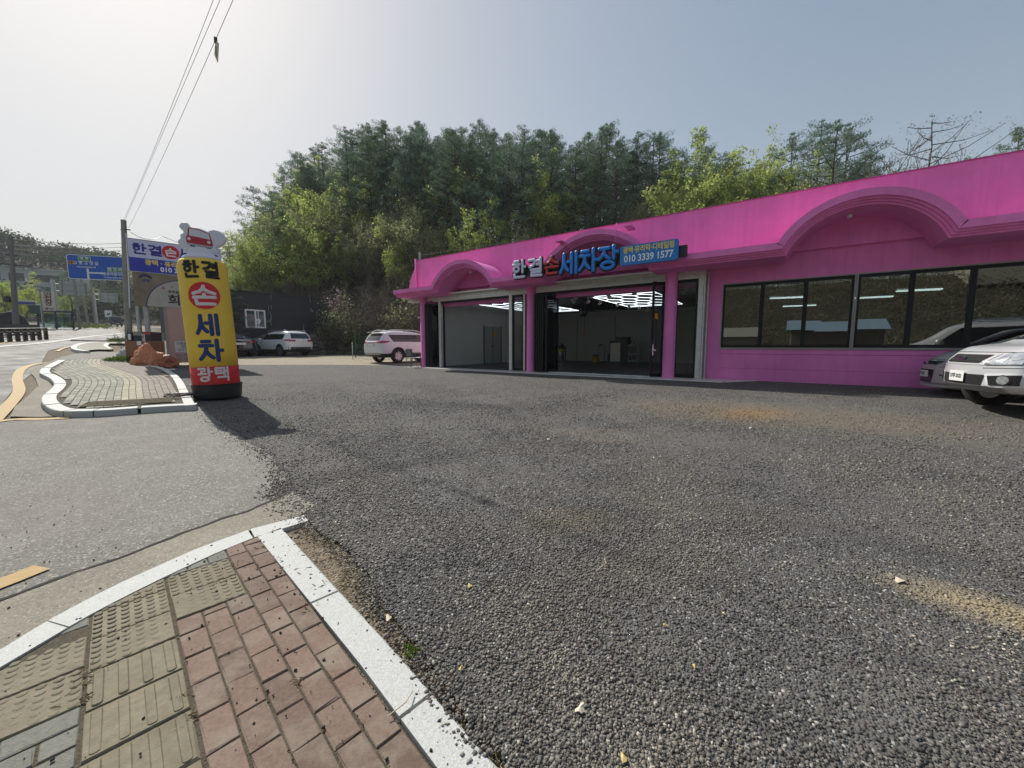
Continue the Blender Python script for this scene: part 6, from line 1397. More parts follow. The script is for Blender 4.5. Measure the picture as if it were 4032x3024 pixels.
# rubble retaining wall
ROCK = mat('rubble_stone', (.17, .16, .14), .9, var=.3, scale=6, bump=.6, bscale=14, island=.35)
def rock(mb, c_, r_, seed):
    bm = bmesh.new(); bmesh.ops.create_icosphere(bm, subdivisions=2, radius=1)
    V = []
    for v_ in bm.verts:
        p = v_.co * (1 + .35 * noise.noise(v_.co * 1.5 + Vector((seed, 0, 0)))); V.append((c_[0] + p.x * r_[0], c_[1] + p.y * r_[1], c_[2] + p.z * r_[2]))
    mb.add(V, [tuple(v_.index for v_ in f.verts) for f in bm.faces]); bm.free()
def rubble(label, p0, p1, h, seed):
    p0, p1 = Vector(p0), Vector(p1); L_ = (p1 - p0).length; d = (p1 - p0).normalized(); mb = MB(); rr = random.Random(seed)
    x = 0; z = G(p0.x, p0.y)
    while x < L_:
        w_ = rr.uniform(.5, .95); zz = -.1
        while zz < h: hh_ = rr.uniform(.28, .55); p = d * (x + w_ / 2); rock(mb, (p.x, p.y, zz + hh_ / 2), (w_ * .62, rr.uniform(.35, .5), hh_ * .62), rr.random() * 99); zz += hh_ * .85
        x += w_ * .9
    o = mb.build('retaining_wall', ROCK, None, auto=45); o.location = (p0.x, p0.y, z); tag(o, label, 'stone wall'); return o
a = cr + dv * 0.2 - du * 0; rubble('rough boulder retaining wall under the dark cabin', (cr - dv * 9 + du * .12), (cr + dv * .8 + du * .12), wz0 - G(cr.x, cr.y), 3)
b0 = Vector((*at(1310, 1362, 31.5)[:2], 0)); b1 = Vector((*at(1400, 1362, 31.5)[:2], 0)); b2 = Vector((*at(1560, 1362, 30)[:2], 0))
rubble('low row of mossy boulders at the foot of the thicket behind the white SUV', b0, b2, .45, 8)
# green wire fence panel and small post by the SUV
fp = at(1402, 1430, 24.5); fz = G(fp.x, fp.y)
GRNF = mat('green_fence_wire', (.02, .12, .045), .5)
t_ = thing('wire_fence', 'short green wire mesh fence panel behind the half hidden white SUV', 'fence', (fp.x, fp.y, fz), R(5))
mb = MB()
for x in (0, 1.9): mb.tube([(x, 0, 0), (x, 0, 1.6)], .03, 6)
mb.build('post', GRNF, t_)
mb = MB()
for k in range(10): mb.tube([(0, 0, .15 + k * .15), (1.9, 0, .15 + k * .15)], .006, 4)
for k in range(20): mb.tube([(k * .1, 0, .1), (k * .1, 0, 1.55)], .004, 4)
mb.build('mesh_panel', GRNF, t_)
fp = at(1390, 1430, 23); t_ = MB(); t_.tube([(0, 0, 0), (0, 0, .95)], .03, 6); t_.lathe([(.05, .95), (.05, 1.02)], 8); t_ = t_.build('bollard', GALV); t_.location = (fp.x, fp.y, G(fp.x, fp.y)); tag(t_, 'thin grey post standing left of the green wire fence', 'post')
# plastic chairs stacked by the left pillar
chp = uvz(-14.35, 12.75, FZ)
t_ = thing('garden_chair', 'grey metal armchair beside the leftmost pillar of the pink building', 'chair', chp, math.atan2(EU[1], EU[0]) + R(150))
CHG = mat('chair_grey_tube', (.12, .12, .13), .4, .4)
mb = MB(); mb.box(-.24, .24, -.24, .22, .43, .455); mb.build('seat', mat('chair_seat', (.6, .6, .6), .6), t_)
for x in (-.25, .25):
    mb = MB(); mb.tube([(x, -.26, 0), (x, -.25, .40), (x, -.22, .64), (x, -.1, .67), (x, .2, .66), (x, .24, .60)], .016, 6); mb.build('arm', CHG, t_)
    mb = MB(); mb.tube([(x, .28, 0), (x, .22, .45), (x, .30, .85)], .016, 6); mb.build('rear_leg', CHG, t_)
mb = MB(); mb.box(-.25, .25, .24, .262, .52, .86); mb.build('backrest', CHG, t_)
chp = uvz(-14.2, 12.45, FZ)
t2 = thing('garden_chair', 'second grey metal armchair, nearer the dark folding doors', 'chair', chp, math.atan2(EU[1], EU[0]) + R(165))
for ch in t_.children: c_ = ch.copy(); col.objects.link(c_); c_.parent = t2

# ------------------------------------------------------------------ far side of the road
def gat(px, Y): p = at(px, 1362, Y); return Vector((p.x, p.y, G(p.x, p.y)))
# railing of dark posts with pale rails
fa = gp(6, 1350); fb = gp(186, 1337); fa = gat(8, 24.5); fb = gat(186, 29.0); d = (fb - fa); ln = d.length
t_ = thing('road_railing', 'low railing of dark red brown posts with pale rails at the edge of the road', 'railing', fa, 0)
POSTM = mat('dark_maroon_post', (.035, .018, .02), .5); RAILM = mat('yellow_black_rail', (.30, .28, .20), .4)
REFL = mat('pale_reflective_band', (.45, .38, .25), .5)
for k in range(-3, 7):
    p = d * (k / 6); p.z = G(fa.x + p.x, fa.y + p.y) - fa.z
    mb = MB(); mb.tube([p, p + Vector((0, 0, .86))], .115, 10); q = mb.build('post', POSTM, t_, auto=50)
    mb = MB()
    for z in (.62,): mb.tube([p + Vector((0, 0, z)), p + Vector((0, 0, z + .05))], .120, 10)
    q2 = mb.build('band', REFL, q)
for z, m in ((.84, RAILM), (.50, GALV), (.18, GALV)):
    a_ = d * (-3 / 6); b_ = d.copy(); a_.z = G(fa.x + a_.x, fa.y + a_.y) - fa.z; b_.z = G(fa.x + b_.x, fa.y + b_.y) - fa.z
    mb = MB(); mb.tube([a_ + Vector((0, 0, z)), Vector((0, 0, z)), b_ + Vector((0, 0, z))], .035 if z > .8 else .025, 6); mb.build('rail', m, t_)
# bus shelter
p = gat(232, 52); t_ = thing('bus_shelter', 'glass bus shelter with dark blue posts and flat roof across the road', 'bus shelter', p, R(52))
BLP = mat('shelter_blue', (.015, .04, .075), .5)
for x in (-1.5, 0, 1.5):
    for y in (-.7, .7): mb = MB(); mb.box(x - .06, x + .06, y - .06, y + .06, 0, 2.25); mb.build('post', BLP, t_)
mb = MB(); mb.box(-1.75, 1.75, -.95, .95, 2.25, 2.42); mb.build('roof', BLP, t_)
mb = MB(); mb.add([(-1.44, .7, .2), (1.44, .7, .2), (1.44, .7, 2.1), (-1.44, .7, 2.1)], [(0, 1, 2, 3)]); mb.add([(1.5, -.6, .2), (1.5, .6, .2), (1.5, .6, 2.1), (1.5, -.6, 2.1)], [(0, 1, 2, 3)]); mb.add([(-1.5, -.6, .2), (-1.5, .6, .2), (-1.5, .6, 2.1), (-1.5, -.6, 2.1)], [(0, 1, 2, 3)]); mb.build('pane', glass_mat('shelter_glass', (.30, .45, .44), 1.2), t_)
mb = MB(); mb.box(-1.2, 1.2, .25, .55, .42, .48); mb.build('bench', mat('bench_wood', (.2, .12, .07), .7), t_)
mb = MB(); mb.box(-.6, .6, .66, .69, 1.1, 1.7); mb.build('timetable_board', mat('board_teal', (.12, .22, .24), .5), t_)
# tall banner sign
p = gat(188, 50); t_ = thing('banner_sign', 'tall narrow white banner sign with dark red lettering on a grey pole', 'sign', p, R(32))
zt = czh(1153, 50) - p.z; zb = czh(1225, 50) - p.z
mb = MB(); mb.tube([(-.15, .1, 0), (-.15, .1, zt)], .07, 8); mb.build('post', CONCP, t_)
WB = mat('banner_white', (.66, .60, .56), .6); MR = mat('maroon_letter', (.16, .02, .03), .6)
mb = MB(); mb.box(-.05, 1.1, -.05, .05, zb, zt); mb.build('panel', WB, t_)
h_ = zt - zb
def bs(s_, sz, z, m=MR): text(s_, sz, m, t_, frame((.52, -.056, z), (1, 0, 0), (0, 0, 1)), .002, .03)
bs('용문골', .26, zt - h_ * .07); bs('된', .78, zt - h_ * .30); bs('장', .78, zt - h_ * .60)
mb = MB(); mb.prism([(-.42, 0), (-.12, .16), (-.12, .05), (.4, .05), (.4, -.05), (-.12, -.05), (-.12, -.16)], frame((.52, -.056, zb + h_ * .1), (1, 0, 0), (0, 0, 1)), 0, .006); mb.build('arrow', MR, t_)
# road name plates
p = gat(74, 40); z = czh(1195, 40) - p.z; t_ = thing('street_name_sign', 'small blue street name plate on the large wooden pole at far left', 'street sign', p + Vector((.25, 0, 0)), R(30))
mb = MB(); mb.box(.1, 1.35, -.02, .02, z - .14, z + .14); mb.build('name_plate', mat('plate_blue', (.05, .07, .25), .4), t_); mb = MB(); mb.box(0, 1.35, -.03, .03, z + .16, z + .24); mb.build('arm', WHITEP, t_)
mb = MB(); mb.tube([(0, 0, 0), (0, 0, z + .3)], .05, 8); mb.build('post', GALV, t_)
p = gat(176, 47); t_ = thing('green_sign', 'small dark green sign on a thin pole left of the banner sign', 'sign', p, R(30)); z = czh(1222, 47) - p.z
mb = MB(); mb.box(-.9, 0, -.03, .03, z - .5, z + .5); mb.build('panel', mat('panel_green', (.03, .07, .06), .6), t_); mb = MB(); mb.tube([(.05, 0, 0), (.05, 0, z + .9)], .05, 8); mb.build('post', GALV, t_)
mb = MB(); mb.box(-.9, .1, -.05, .05, z + .55, z + .62); mb.build('lamp_bar', WHITEP, t_)
# backs of direction signs on grey masts
def gantry(px, Y, xl, xr_, yt, yb, label, r_=.22):
    p = gat(px, Y); t_ = thing('gantry_sign', label, 'road sign', p, R(28)); d_ = Vector((math.cos(R(28)), math.sin(R(28)), 0))
    def fit(q): r = Vector(ray(q, 1362)); n_ = Vector((-d_.y, d_.x, 0)); k = n_.dot(p) / n_.dot(r); return (r * k - p).dot(d_)
    a_, b_ = fit(xl), fit(xr_); z1 = czh(yt, Y) - p.z; z0 = czh(yb, Y) - p.z
    mb = MB(); mb.prism(rrect(b_ - a_, z1 - z0, .15), frame(((a_ + b_) / 2, -.3, (z0 + z1) / 2), (1, 0, 0), (0, 0, 1)), -.04, .04); mb.build('sign_back', mat('sign_back_grey', (.33, .34, .34), .5, .3, var=.1, scale=2), t_)
    mb = MB()
    for f in (.1, .5, .9): x = a_ + (b_ - a_) * f; mb.box(x - .05, x + .05, -.42, -.341, z0 + .05, z1 - .05)
    for f in (.25, .75): z = z0 + (z1 - z0) * f; mb.box(a_ + .05, b_ - .05, -.40, -.342, z - .03, z + .03)
    mb.build('brace', mat('brace_grey', (.20, .21, .21), .5, .4), t_)
    mb = MB(); mb.tube([(0, 0, -.2), (0, 0, z1 + .25)], [r_ * 1.1, r_], 12); mb.build('post', GALV, t_, auto=50)
    mb = MB()
    for f in (.25, .8): z = z0 + (z1 - z0) * f; mb.tube([(0, 0, z), (b_ - .2, -.25, z)], .07, 8)
    mb.build('arm', GALV, t_)
gantry(236, 60, 263, 376, 1114, 1163, 'nearer back of a large road sign on a thick grey mast, left of the pair', .27)
gantry(391, 84, 411, 484, 1156, 1192, 'further back of a road sign on a thin grey mast, right of the pair', .2)
p = gat(438, 82); z = czh(1238, 82) - p.z; t_ = thing('road_sign', 'small white square roadside sign above the dark lorry', 'road sign', p, R(25)); mb = MB(); mb.box(-.5, .6, -.03, .03, z - .7, z + .7); mb.build('panel', WHITEP, t_); mb = MB(); mb.prism([(-.3, -.3), (-.05, .2), (.0, .0), (.3, .3), (.25, -.2)], frame((.05, -.04, z), (1, 0, 0), (0, 0, 1)), 0, .01); mb.build('symbol', BLACK, t_); mb = MB(); mb.tube([(0, .05, 0), (0, .05, z)], .05, 6); mb.build('post', GALV, t_)
p = gat(286, 66); z = czh(1239, 66) - p.z; t_ = thing('warning_sign', 'grey triangular back of a warning sign beyond the bus shelter', 'road sign', p, R(25)); mb = MB(); mb.prism([(-.75, -.6), (.75, -.6), (0, .7)], frame((0, -.05, z), (1, 0, 0), (0, 0, 1)), 0, .03); mb.build('panel', MATS['sign_back_grey'], t_); mb = MB(); mb.tube([(0, 0, 0), (0, 0, z)], .05, 6); mb.build('post', GALV, t_)
# power pole with crossarms
p = gat(70, 36); pt = at(42, 930, 36) - p
t_ = thing('power_pole', 'tall leaning power pole with three crossarms and insulators at the left edge', 'utility pole', p)
mb = MB(); mb.tube([(0, 0, -.5), tuple(pt)], [.23, .13], 12); mb.build('pole', mat('grey_pole', (.17, .165, .16), .85), t_, auto=50)
INS = mat('insulator', (.25, .25, .26), .4)
for k, (fy, ln_) in enumerate(((1052, 2.6), (1008, 2.8), (978, 2.6))):
    z = czh(fy, 36) - p.z; c_ = pt * (z / pt.z); dd = Vector((math.cos(R(20)), math.sin(R(20)), -.06)); mb = MB(); mb.tube([c_ - dd * ln_ * .55, c_ + dd * ln_ * .5], .05, 6); q = mb.build('crossarm', BLACK if k == 0 else INS, t_)
    mb = MB()
    for f in (-.5, -.2, .25, .48): e = c_ + dd * ln_ * f; mb.tube([e, e + Vector((.05, 0, -.32))], .05, 6); mb.tube([e, e + Vector((.3, .1, -.10))], .035, 6)
    mb.build('insulator', INS, q)
mb = MB(); q = pt * .36; mb.lathe([(.2, -.3), (.25, -.2), (.25, .2), (.15, .3)], 12, Matrix.Translation(q + Vector((-.45, -.1, 0)))); mb.build('transformer', BLACK, t_)
top = p + pt
for k, (py0, py1) in enumerate(((933, 970), (950, 983), (965, 995))):
    z0_ = czh(py0 + 12, 36); wire('power_line', ('uppermost', 'middle', 'lowest')[k] + ' of the three thin power lines between the two poles', [at(-260, py0 - 26 + k * 10, 33), at(42, py0 + 8 + k * 4, 36), at(470, py1 - 12 + k * 2, 60), at(900, py1 + 12, 90)], .03, .25, n=10, m=MATS['grey_wire'])
for k, (Y, px, h_, r_, lab) in enumerate(((57, 322, 10, .18, 'grey pole just right of the bus shelter'), (66, 357, 9, .17, 'leaning grey pole, second right of the bus shelter'), (74, 386, 8.5, .16, 'thin grey pole standing close left of the thin sign mast'), (33, 4, 6, .06, 'thin mirror post cut by the left edge of the view'))):
    p = gat(px, Y); mb = MB(); mb.tube([(0, 0, 0), ((-.5 if k == 1 else -.15), 0, h_)], [r_, r_ * .8], 8); o = mb.build('roadside_pole', CONCP, None, auto=50); o.location = p; tag(o, lab, 'pole')
# dark stone slab and low wall at the left
p = gat(30, 38); o = blob('standing_stone', 'big dark rounded standing stone at the far left', 'stone', mat('dark_stone', (.035, .032, .032), .8, var=.3, scale=2), tuple(p), 1.5, .5, 1.45, 12, ((.5, 0, .5, .3),), sub=3, amp=.15, fold=.05, rz=R(35))
p = gat(40, 33); mb = MB(); mb.box(-.9, 1.7, -.1, .1, 0, .95); o = mb.build('low_wall', mat('dull_grey_wall', (.075, .08, .075), .8, var=.1), None); o.location = p; o.rotation_euler = (0, 0, R(35)); tag(o, 'low dark grey wall in front of the dark standing stone', 'wall')
# pale hillside buildings
def block(name, label, px, Y, w_, h_, zoff, rz, m, wins, roofm=None, dpt=9):
    p = at(px, 1362, Y); z = czh(zoff, Y); t_ = thing(name, label, 'building', (p.x, p.y, z), rz)
    mb = MB(); mb.box(-w_ / 2, w_ / 2, 0, dpt, -8, h_); mb.build('wall', m, t_)
    mb = MB(); mb.box(-w_ / 2 - .3, w_ / 2 + .3, -.3, dpt + .3, h_, h_ + .35); mb.build('roof', roofm or m, t_)
    for (x, z_, ww, hh_) in wins:
        mb = MB(); mb.box(x - ww / 2, x + ww / 2, -.06, -.002, z_ - hh_ / 2, z_ + hh_ / 2); mb.build('window', mat('far_window', (.02, .024, .03), .2), t_)
    return t_
FWL = mat('far_pale_wall', (.36, .37, .37), .8, var=.05)
block('factory_building', 'long pale grey building with dark strip windows on the far hillside', 70, 112, 34, 5.6, 1144, R(22), FWL, [(-4, 3.6, 4.5, 2.2), (1.5, 3.6, 3.2, 2.2), (7.5, 3.4, 6, 2.0), (-13, 3, 2, 2), (12, .8, 5, 1.0), (-9, .6, 3, 1.3), (3, .6, 2, 1.2)])
block('factory_building', 'lower pale grey block with two small dark windows in front of the long one', 110, 98, 26, 2.8, 1176, R(22), FWL, [(7, -1.2, 1.4, 1.8), (9.5, -1.2, 1.4, 1.8), (-8, .4, 2, 1.2)])

# ------------------------------------------------------------------ vegetation
def lf_mat(name, c, rough=.85, tr=.35, isl=.35): return mat(name, c, rough, spec=.12, var=.15, scale=.8, island=isl, trans=tr)
PINEL = lf_mat('pine_needles', (.125, .195, .115), tr=.34); PINEL2 = lf_mat('blue_pine_needles', (.15, .22, .155), tr=.34); SPRL = lf_mat('fresh_green_leaves', (.34, .41, .125), tr=.55); OLVL = lf_mat('olive_buds', (.30, .32, .16), tr=.45)
BRNT = lf_mat('dry_brown_twigs', (.19, .16, .125), tr=.12); BLOS = lf_mat('pink_blossom', (.50, .38, .40), tr=.4); YGRL = lf_mat('yellow_green_leaves', (.40, .46, .14), tr=.55); PALL = lf_mat('pale_buds', (.24, .235, .14), tr=.4)
BARKP = mat('pine_bark', (.055, .042, .034), .9, var=.3, scale=5); BARKG = mat('grey_bark', (.12, .105, .085), .9, var=.25, scale=5)
class Leaves:
    def __init__(s): s.P = []
    def clump(s, c_, r_, n, size, flat=.7, up=.0, seedr=None, thin=.5):
        rr = seedr
        for _ in range(n):
            d = Vector((rr.gauss(0, 1), rr.gauss(0, 1), rr.gauss(0, 1) * flat)); L_ = d.length or 1; d = d / L_ * (rr.random() ** .45) * r_
            p = c_ + d; a = Vector((rr.gauss(0, 1), rr.gauss(0, 1), rr.gauss(0, 1) + up)).normalized(); b = a.orthogonal().normalized(); 
            q = rr.uniform(0, 6.28); b = (b * math.cos(q) + a.cross(b) * math.sin(q)); sz = size * rr.uniform(.6, 1.3)
            s.P.append((p, a * sz, b * sz * thin))
    def build(s, name, m):
        n = len(s.P); V = np.empty((n, 4, 3)); 
        for i, (p, a, b) in enumerate(s.P): V[i, 0] = p - a * .5; V[i, 1] = p + b * .5; V[i, 2] = p + a * .5; V[i, 3] = p - b * .5
        me = bpy.data.meshes.new(name); me.vertices.add(n * 4); me.vertices.foreach_set('co', V.reshape(-1)); me.loops.add(n * 4); me.loops.foreach_set('vertex_index', np.arange(n * 4, dtype=np.int32)); me.polygons.add(n); me.polygons.foreach_set('loop_start', np.arange(0, n * 4, 4, dtype=np.int32)); me.polygons.foreach_set('loop_total', np.full(n, 4, dtype=np.int32)); me.materials.append(m); me.update(); return me
def limb(mb, p, d, L_, r_, rr, lv, tips, maxlv=3, bend=.25, up=.15):
    pts = [p]; rs = [r_]; q = p; dd = d.normalized(); n_ = 4
    for k in range(n_):
        dd = (dd + Vector((rr.gauss(0, bend), rr.gauss(0, bend), rr.gauss(0, bend) + up)) * .5).normalized(); q = q + dd * L_ / n_; pts.append(q); rs.append(max(.011, r_ * (1 - .7 * (k + 1) / n_)))
    mb.tube(pts, rs, 5 if lv < 2 else 3, cap=False)
    tips.append((pts[-1], lv)); 
    if lv > 0: tips.append((pts[2], lv))
    if lv < maxlv:
        for k in range(rr.randint(3, 4)):
            i = rr.randint(1, n_); e = (pts[i] - pts[i - 1]).normalized(); o_ = e.orthogonal().normalized(); a = rr.uniform(0, 6.28); o_ = o_ * math.cos(a) + e.cross(o_) * math.sin(a)
            limb(mb, pts[i], e * .8 + o_ * rr.uniform(.5, 1.0), L_ * rr.uniform(.5, .72), rs[i] * .62, rr, lv + 1, tips, maxlv, bend, up)
def mk_broad(seed, h_, leafm, barkm, nleaf, lsize, spread=.5, maxlv=3, clr=.75, stems=1, thin=.6):
    rr = random.Random(seed); mb = MB(); tips = []
    for s_ in range(stems):
        d = Vector((rr.gauss(0, .12 + .15 * (stems > 1)), rr.gauss(0, .12 + .15 * (stems > 1)), 1)); p = Vector((rr.gauss(0, .15), rr.gauss(0, .15), -.3)); top = p + d.normalized() * h_ * .5
        pts = [p, p.lerp(top, .5) + Vector((rr.gauss(0, .12), rr.gauss(0, .12), 0)), top]; r0 = h_ * .013 / (stems ** .4); mb.tube(pts, [r0 * 1.3, r0, r0 * .75], 7, cap=False)
        for k in range(6): t = rr.uniform(.35, 1.0); b_ = pts[1].lerp(pts[2], (t - .35) / .65); a = rr.uniform(0, 6.28); limb(mb, b_, Vector((math.cos(a) * spread * 1.6, math.sin(a) * spread * 1.6, 1.0)), h_ * rr.uniform(.24, .40), r0 * .6, rr, 1, tips, maxlv)
        limb(mb, top, Vector((0, 0, 1)), h_ * .42, r0 * .7, rr, 1, tips, maxlv)
    L_ = Leaves(); tp = [t for t in tips]
    tot = sum(1 for t in tp) or 1
    for (q, lv) in tp: L_.clump(q, clr * rr.uniform(.5, 1.2), max(1, int(nleaf / tot * rr.uniform(.3, 1.8))), lsize, .8, seedr=rr, thin=thin)
    mm = mb.build('trunk', barkm); me = mm.data; bpy.data.objects.remove(mm); return me, L_.build('crown', leafm), h_
def mk_pine(seed, h_, leafm, nleaf, crown=.55, wid=.2, clr=.55, lsize=.24):
    rr = random.Random(seed); mb = MB(); L_ = Leaves(); x = 0; pts = []; q = Vector((0, 0, -.4)); b1, b2 = rr.gauss(0, .03), rr.gauss(0, .03)
    for k in range(8): pts.append(Vector((b1 * k * k * .12 + rr.gauss(0, .05), b2 * k * k * .12 + rr.gauss(0, .05), -.4 + (h_ + .2) * k / 7)))
    r0 = h_ * .0125; mb.tube(pts, [r0 * (1 - .85 * k / 7) for k in range(8)], 7, cap=False)
    def onT(t): i = min(6, int(t * 7)); return pts[i].lerp(pts[i + 1], t * 7 - i)
    nb = int(26 + h_ * 1.2); cl_ = []
    for k in range(nb):
        t = 1 - crown * (k / nb) ** .9; a = k * 2.4 + rr.uniform(-.5, .5); prof = math.sin(min(1, (1 - t) / crown * 1.15 + .12) * math.pi * .62) 
        ln_ = h_ * wid * prof * rr.uniform(.6, 1.25); b_ = onT(t * .99); e = b_ + Vector((math.cos(a) * ln_, math.sin(a) * ln_, ln_ * rr.uniform(-.05, .45))); m_ = b_.lerp(e, .55) + Vector((0, 0, -ln_ * .06))
        mb.tube([b_, m_, e], [r0 * .27, r0 * .18, r0 * .09], 3, cap=False)
        for f in (.45, .75, 1.0):
            cl_.append((b_.lerp(e, f) + Vector((rr.gauss(0, .15), rr.gauss(0, .15), .12)), clr * rr.uniform(.6, 1.2)))
    cl_.append((pts[-1], .35)); cl_.append((pts[-1] + Vector((0, 0, .35)), .2))
    for k in range(5): a = rr.uniform(0, 6.28); z = rr.uniform(.25, 1 - crown); b_ = onT(z); mb.tube([b_, b_ + Vector((math.cos(a), math.sin(a), .3)) * rr.uniform(.3, 1.0)], [.03, .01], 3, cap=False)
    for c_, r_ in cl_: L_.clump(c_, r_, max(4, int(nleaf / len(cl_))), lsize, .45, .6, rr, .22)
    mm = mb.build('trunk', BARKP); me = mm.data; bpy.data.objects.remove(mm); return me, L_.build('crown', leafm), h_
KINDS = {
 'pine': [mk_pine(11, 13, PINEL, 6500, .6, .17, .42, .20), mk_pine(12, 12, PINEL2, 6200, .66, .20, .42, .20), mk_pine(13, 14, PINEL, 6500, .52, .16, .42, .20), mk_pine(14, 11, PINEL2, 6000, .78, .22, .42, .20), mk_pine(15, 13, PINEL, 6200, .5, .19, .4, .2)],
 'fresh': [mk_broad(21, 10, SPRL, BARKG, 7500, .19, clr=.5), mk_broad(22, 9, SPRL, BARKG, 7000, .18, .6, clr=.5), mk_broad(23, 8, YGRL, BARKG, 6500, .18, .6, clr=.5)],
 'olive': [mk_broad(31, 9, OLVL, BARKG, 6200, .16, .55, clr=.5), mk_broad(32, 7, OLVL, BARKG, 6000, .15, .65, clr=.5), mk_broad(33, 8, PALL, BARKG, 2200, .14, .5)],
 'thicket': [mk_broad(41, 4.2, BRNT, BARKG, 2600, .13, .9, 3, .45, 4, .25), mk_broad(42, 3.6, OLVL, BARKG, 2200, .12, .9, 3, .4, 4, .5), mk_broad(43, 4.6, BRNT, BARKG, 2400, .14, 1.0, 3, .5, 5, .22)],
'larch': [mk_pine(71, 12, BRNT, 1500, .78, .42, .5, .16)],
 'bare': [mk_broad(51, 9, PALL, BARKG, 1500, .11, .42, 4, .3), mk_broad(52, 8, PALL, BARKG, 1300, .10, .42, 4, .28)],
 'blossom': [mk_broad(61, 4.5, BLOS, BARKG, 2200, .14, .7, 3, .5)],
}
TN = {'larch': ('bare_tree', 'tree', '', ''),
      'pine': ('pine_tree', 'pine tree', 'dark green pine with a bare lower trunk on the wooded hill', 'pines on the wooded hill'),
      'fresh': ('broadleaf_tree', 'tree', 'broadleaf tree in fresh yellow green spring leaf on the wooded hill', 'fresh leaved trees on the wooded hill'),
      'olive': ('broadleaf_tree', 'tree', 'olive brown tree just coming into bud on the wooded hill', 'budding trees on the wooded hill'),
      'thicket': ('shrub', 'shrub', 'tangled brown many stemmed shrub low on the wooded slope', 'brown thicket shrubs on the slope'),
      'bare': ('bare_tree', 'tree', 'almost leafless pale tree against the sky above the pink roof', 'bare trees above the pink roof'),
      'blossom': ('blossom_tree', 'tree', 'small pink blossom tree on the slope', 'blossom trees on the slope')}
tr_ = random.Random(99)
def plant(kind, x, y, s=1.0, sz=None, label=None, group=None, variant=None, z=None):
    v_ = KINDS[kind][variant if variant is not None else tr_.randrange(len(KINDS[kind]))]; nm, cat, lb, gr = TN[kind]
    t_ = thing(nm, label or lb, cat, (x, y, (T(x, y) if z is None else z) - .15), tr_.uniform(0, 6.28), group if label else gr)
    k = (sz / v_[2]) if sz else s; t_.scale = (k * tr_.uniform(.9, 1.1), k * tr_.uniform(.9, 1.1), k)
    for nm_, me in (('trunk', v_[0]), ('crown', v_[1])): o = bpy.data.objects.new(nm_, me); col.objects.link(o); o.parent = t_
    return t_
cnt = 0; placed = []
def pick(xd, s):
    """what grows where: xd = bearing across the hill (0..2212), s = 0 foot .. 1 crest"""
    f = tr_.random()
    if s < .16: return 'thicket'
    if xd < 640: return 'fresh' if f < .62 else ('olive' if f < .85 else 'pine')
    if xd < 760: return ('fresh' if f < .55 else 'pine') if s > .55 else ('fresh' if f < .45 else 'olive')
    if xd < 1100:
        if s > .5: return 'pine' if f < .92 else 'fresh'
        if s > .25 and xd > 930: return 'pine' if f < .7 else 'olive'
        if s > .34: return 'pine' if f < .6 else 'olive'
        return 'olive' if f < .7 else 'fresh'
    if xd < 1460:
        if s > .72: return 'pine'
        if s > .45: return 'pine' if f < .5 else ('fresh' if f < .8 else 'olive')
        return 'fresh' if f < .4 else 'olive'
    if xd < 1700: return 'fresh' if f < .72 else ('pine' if f < .82 else 'olive')
    return 'bare' if f < .5 else ('olive' if f < .86 else ('pine' if f < .93 else 'bare'))
tries = 0
while cnt < 440 and tries < 14000:
    tries += 1
    xd = tr_.uniform(440, 2160); r = (xd * 1.8228 - 2016) / FOC; s = tr_.random() ** .75 * 1.12
    f_, c_ = itp(r, FOOT), itp(r, CREST); y = f_ + (c_ - f_) * s; x = r * y
    u_, v_ = toUV(x, y)
    if -19 < u_ < 10 and v_ < 27.5: continue
    if (Vector((x, y, 0)) - cr).dot(du) > -6.5 and v_ < 24 and s > 0 and (Vector((x, y, 0)) - cr).dot(dv) < 1 and (Vector((x, y, 0)) - cr).dot(dv) > -11: continue
    vis = hill(x, y)
    kd = pick(xd, s)
    md = {'thicket': 1.3, 'pine': 1.5, 'fresh': 1.7, 'olive': 1.6, 'bare': 1.8}[kd]
    if xd > 1460: md *= .78
    if any((x - a) ** 2 + (y - b) ** 2 < (min(md, m2)) ** 2 for a, b, m2 in placed): continue
    if xd > 1150 and s < .45: continue     # wholly hidden by the building
    placed.append((x, y, md)); sz = {'thicket': tr_.uniform(2.6, 4.8), 'pine': tr_.uniform(8.8, 14.2), 'fresh': tr_.uniform(6.5, 9.5), 'olive': tr_.uniform(6, 9), 'bare': tr_.uniform(7, 9.5)}[kd]
    if xd < 560 and kd != 'thicket': sz *= .8
    if kd == 'fresh' and xd > 1400: sz *= 1.15
    plant(kd, x, y, sz=sz); cnt += 1
# picked-out trees
def putp(kind, px, Y, sz, label, variant=0, z=None): p = at(px, 1362, Y); return plant(kind, p.x, p.y, sz=sz, label=label, variant=variant, z=z)
putp('larch', 3600, 31, 13.5, 'wide spreading leafless larch rising above the right end of the roof', 0)
putp('blossom', 2800, 34, 6.0, 'small pink blossom tree peeping over the middle of the pink roof', 0, z=6.0)
putp('blossom', 1330, 33, 5.0, 'faint pink blossom tree in the thicket above the dark cabin', 0)
putp('pine', 925, 25.6, 4.6, 'young pine standing in front of the dark cabin beside its window', 3)
for k, (px, Y, sz, kd) in enumerate(((1350, 30.5, 4, 'thicket'), (1400, 30.5, 4.2, 'thicket'), (1460, 30.5, 4.5, 'thicket'), (1520, 30, 4.6, 'thicket'), (1580, 29.5, 4.8, 'thicket'), (1640, 29, 4.8, 'thicket'), (1700, 29, 4.6, 'thicket'), (1370, 33, 5, 'thicket'), (1440, 33, 5.2, 'thicket'), (1510, 32, 5.2, 'thicket'), (1600, 32, 5.5, 'thicket'))):
    p = at(px, 1362, Y); plant(kd, p.x, p.y, sz=sz)
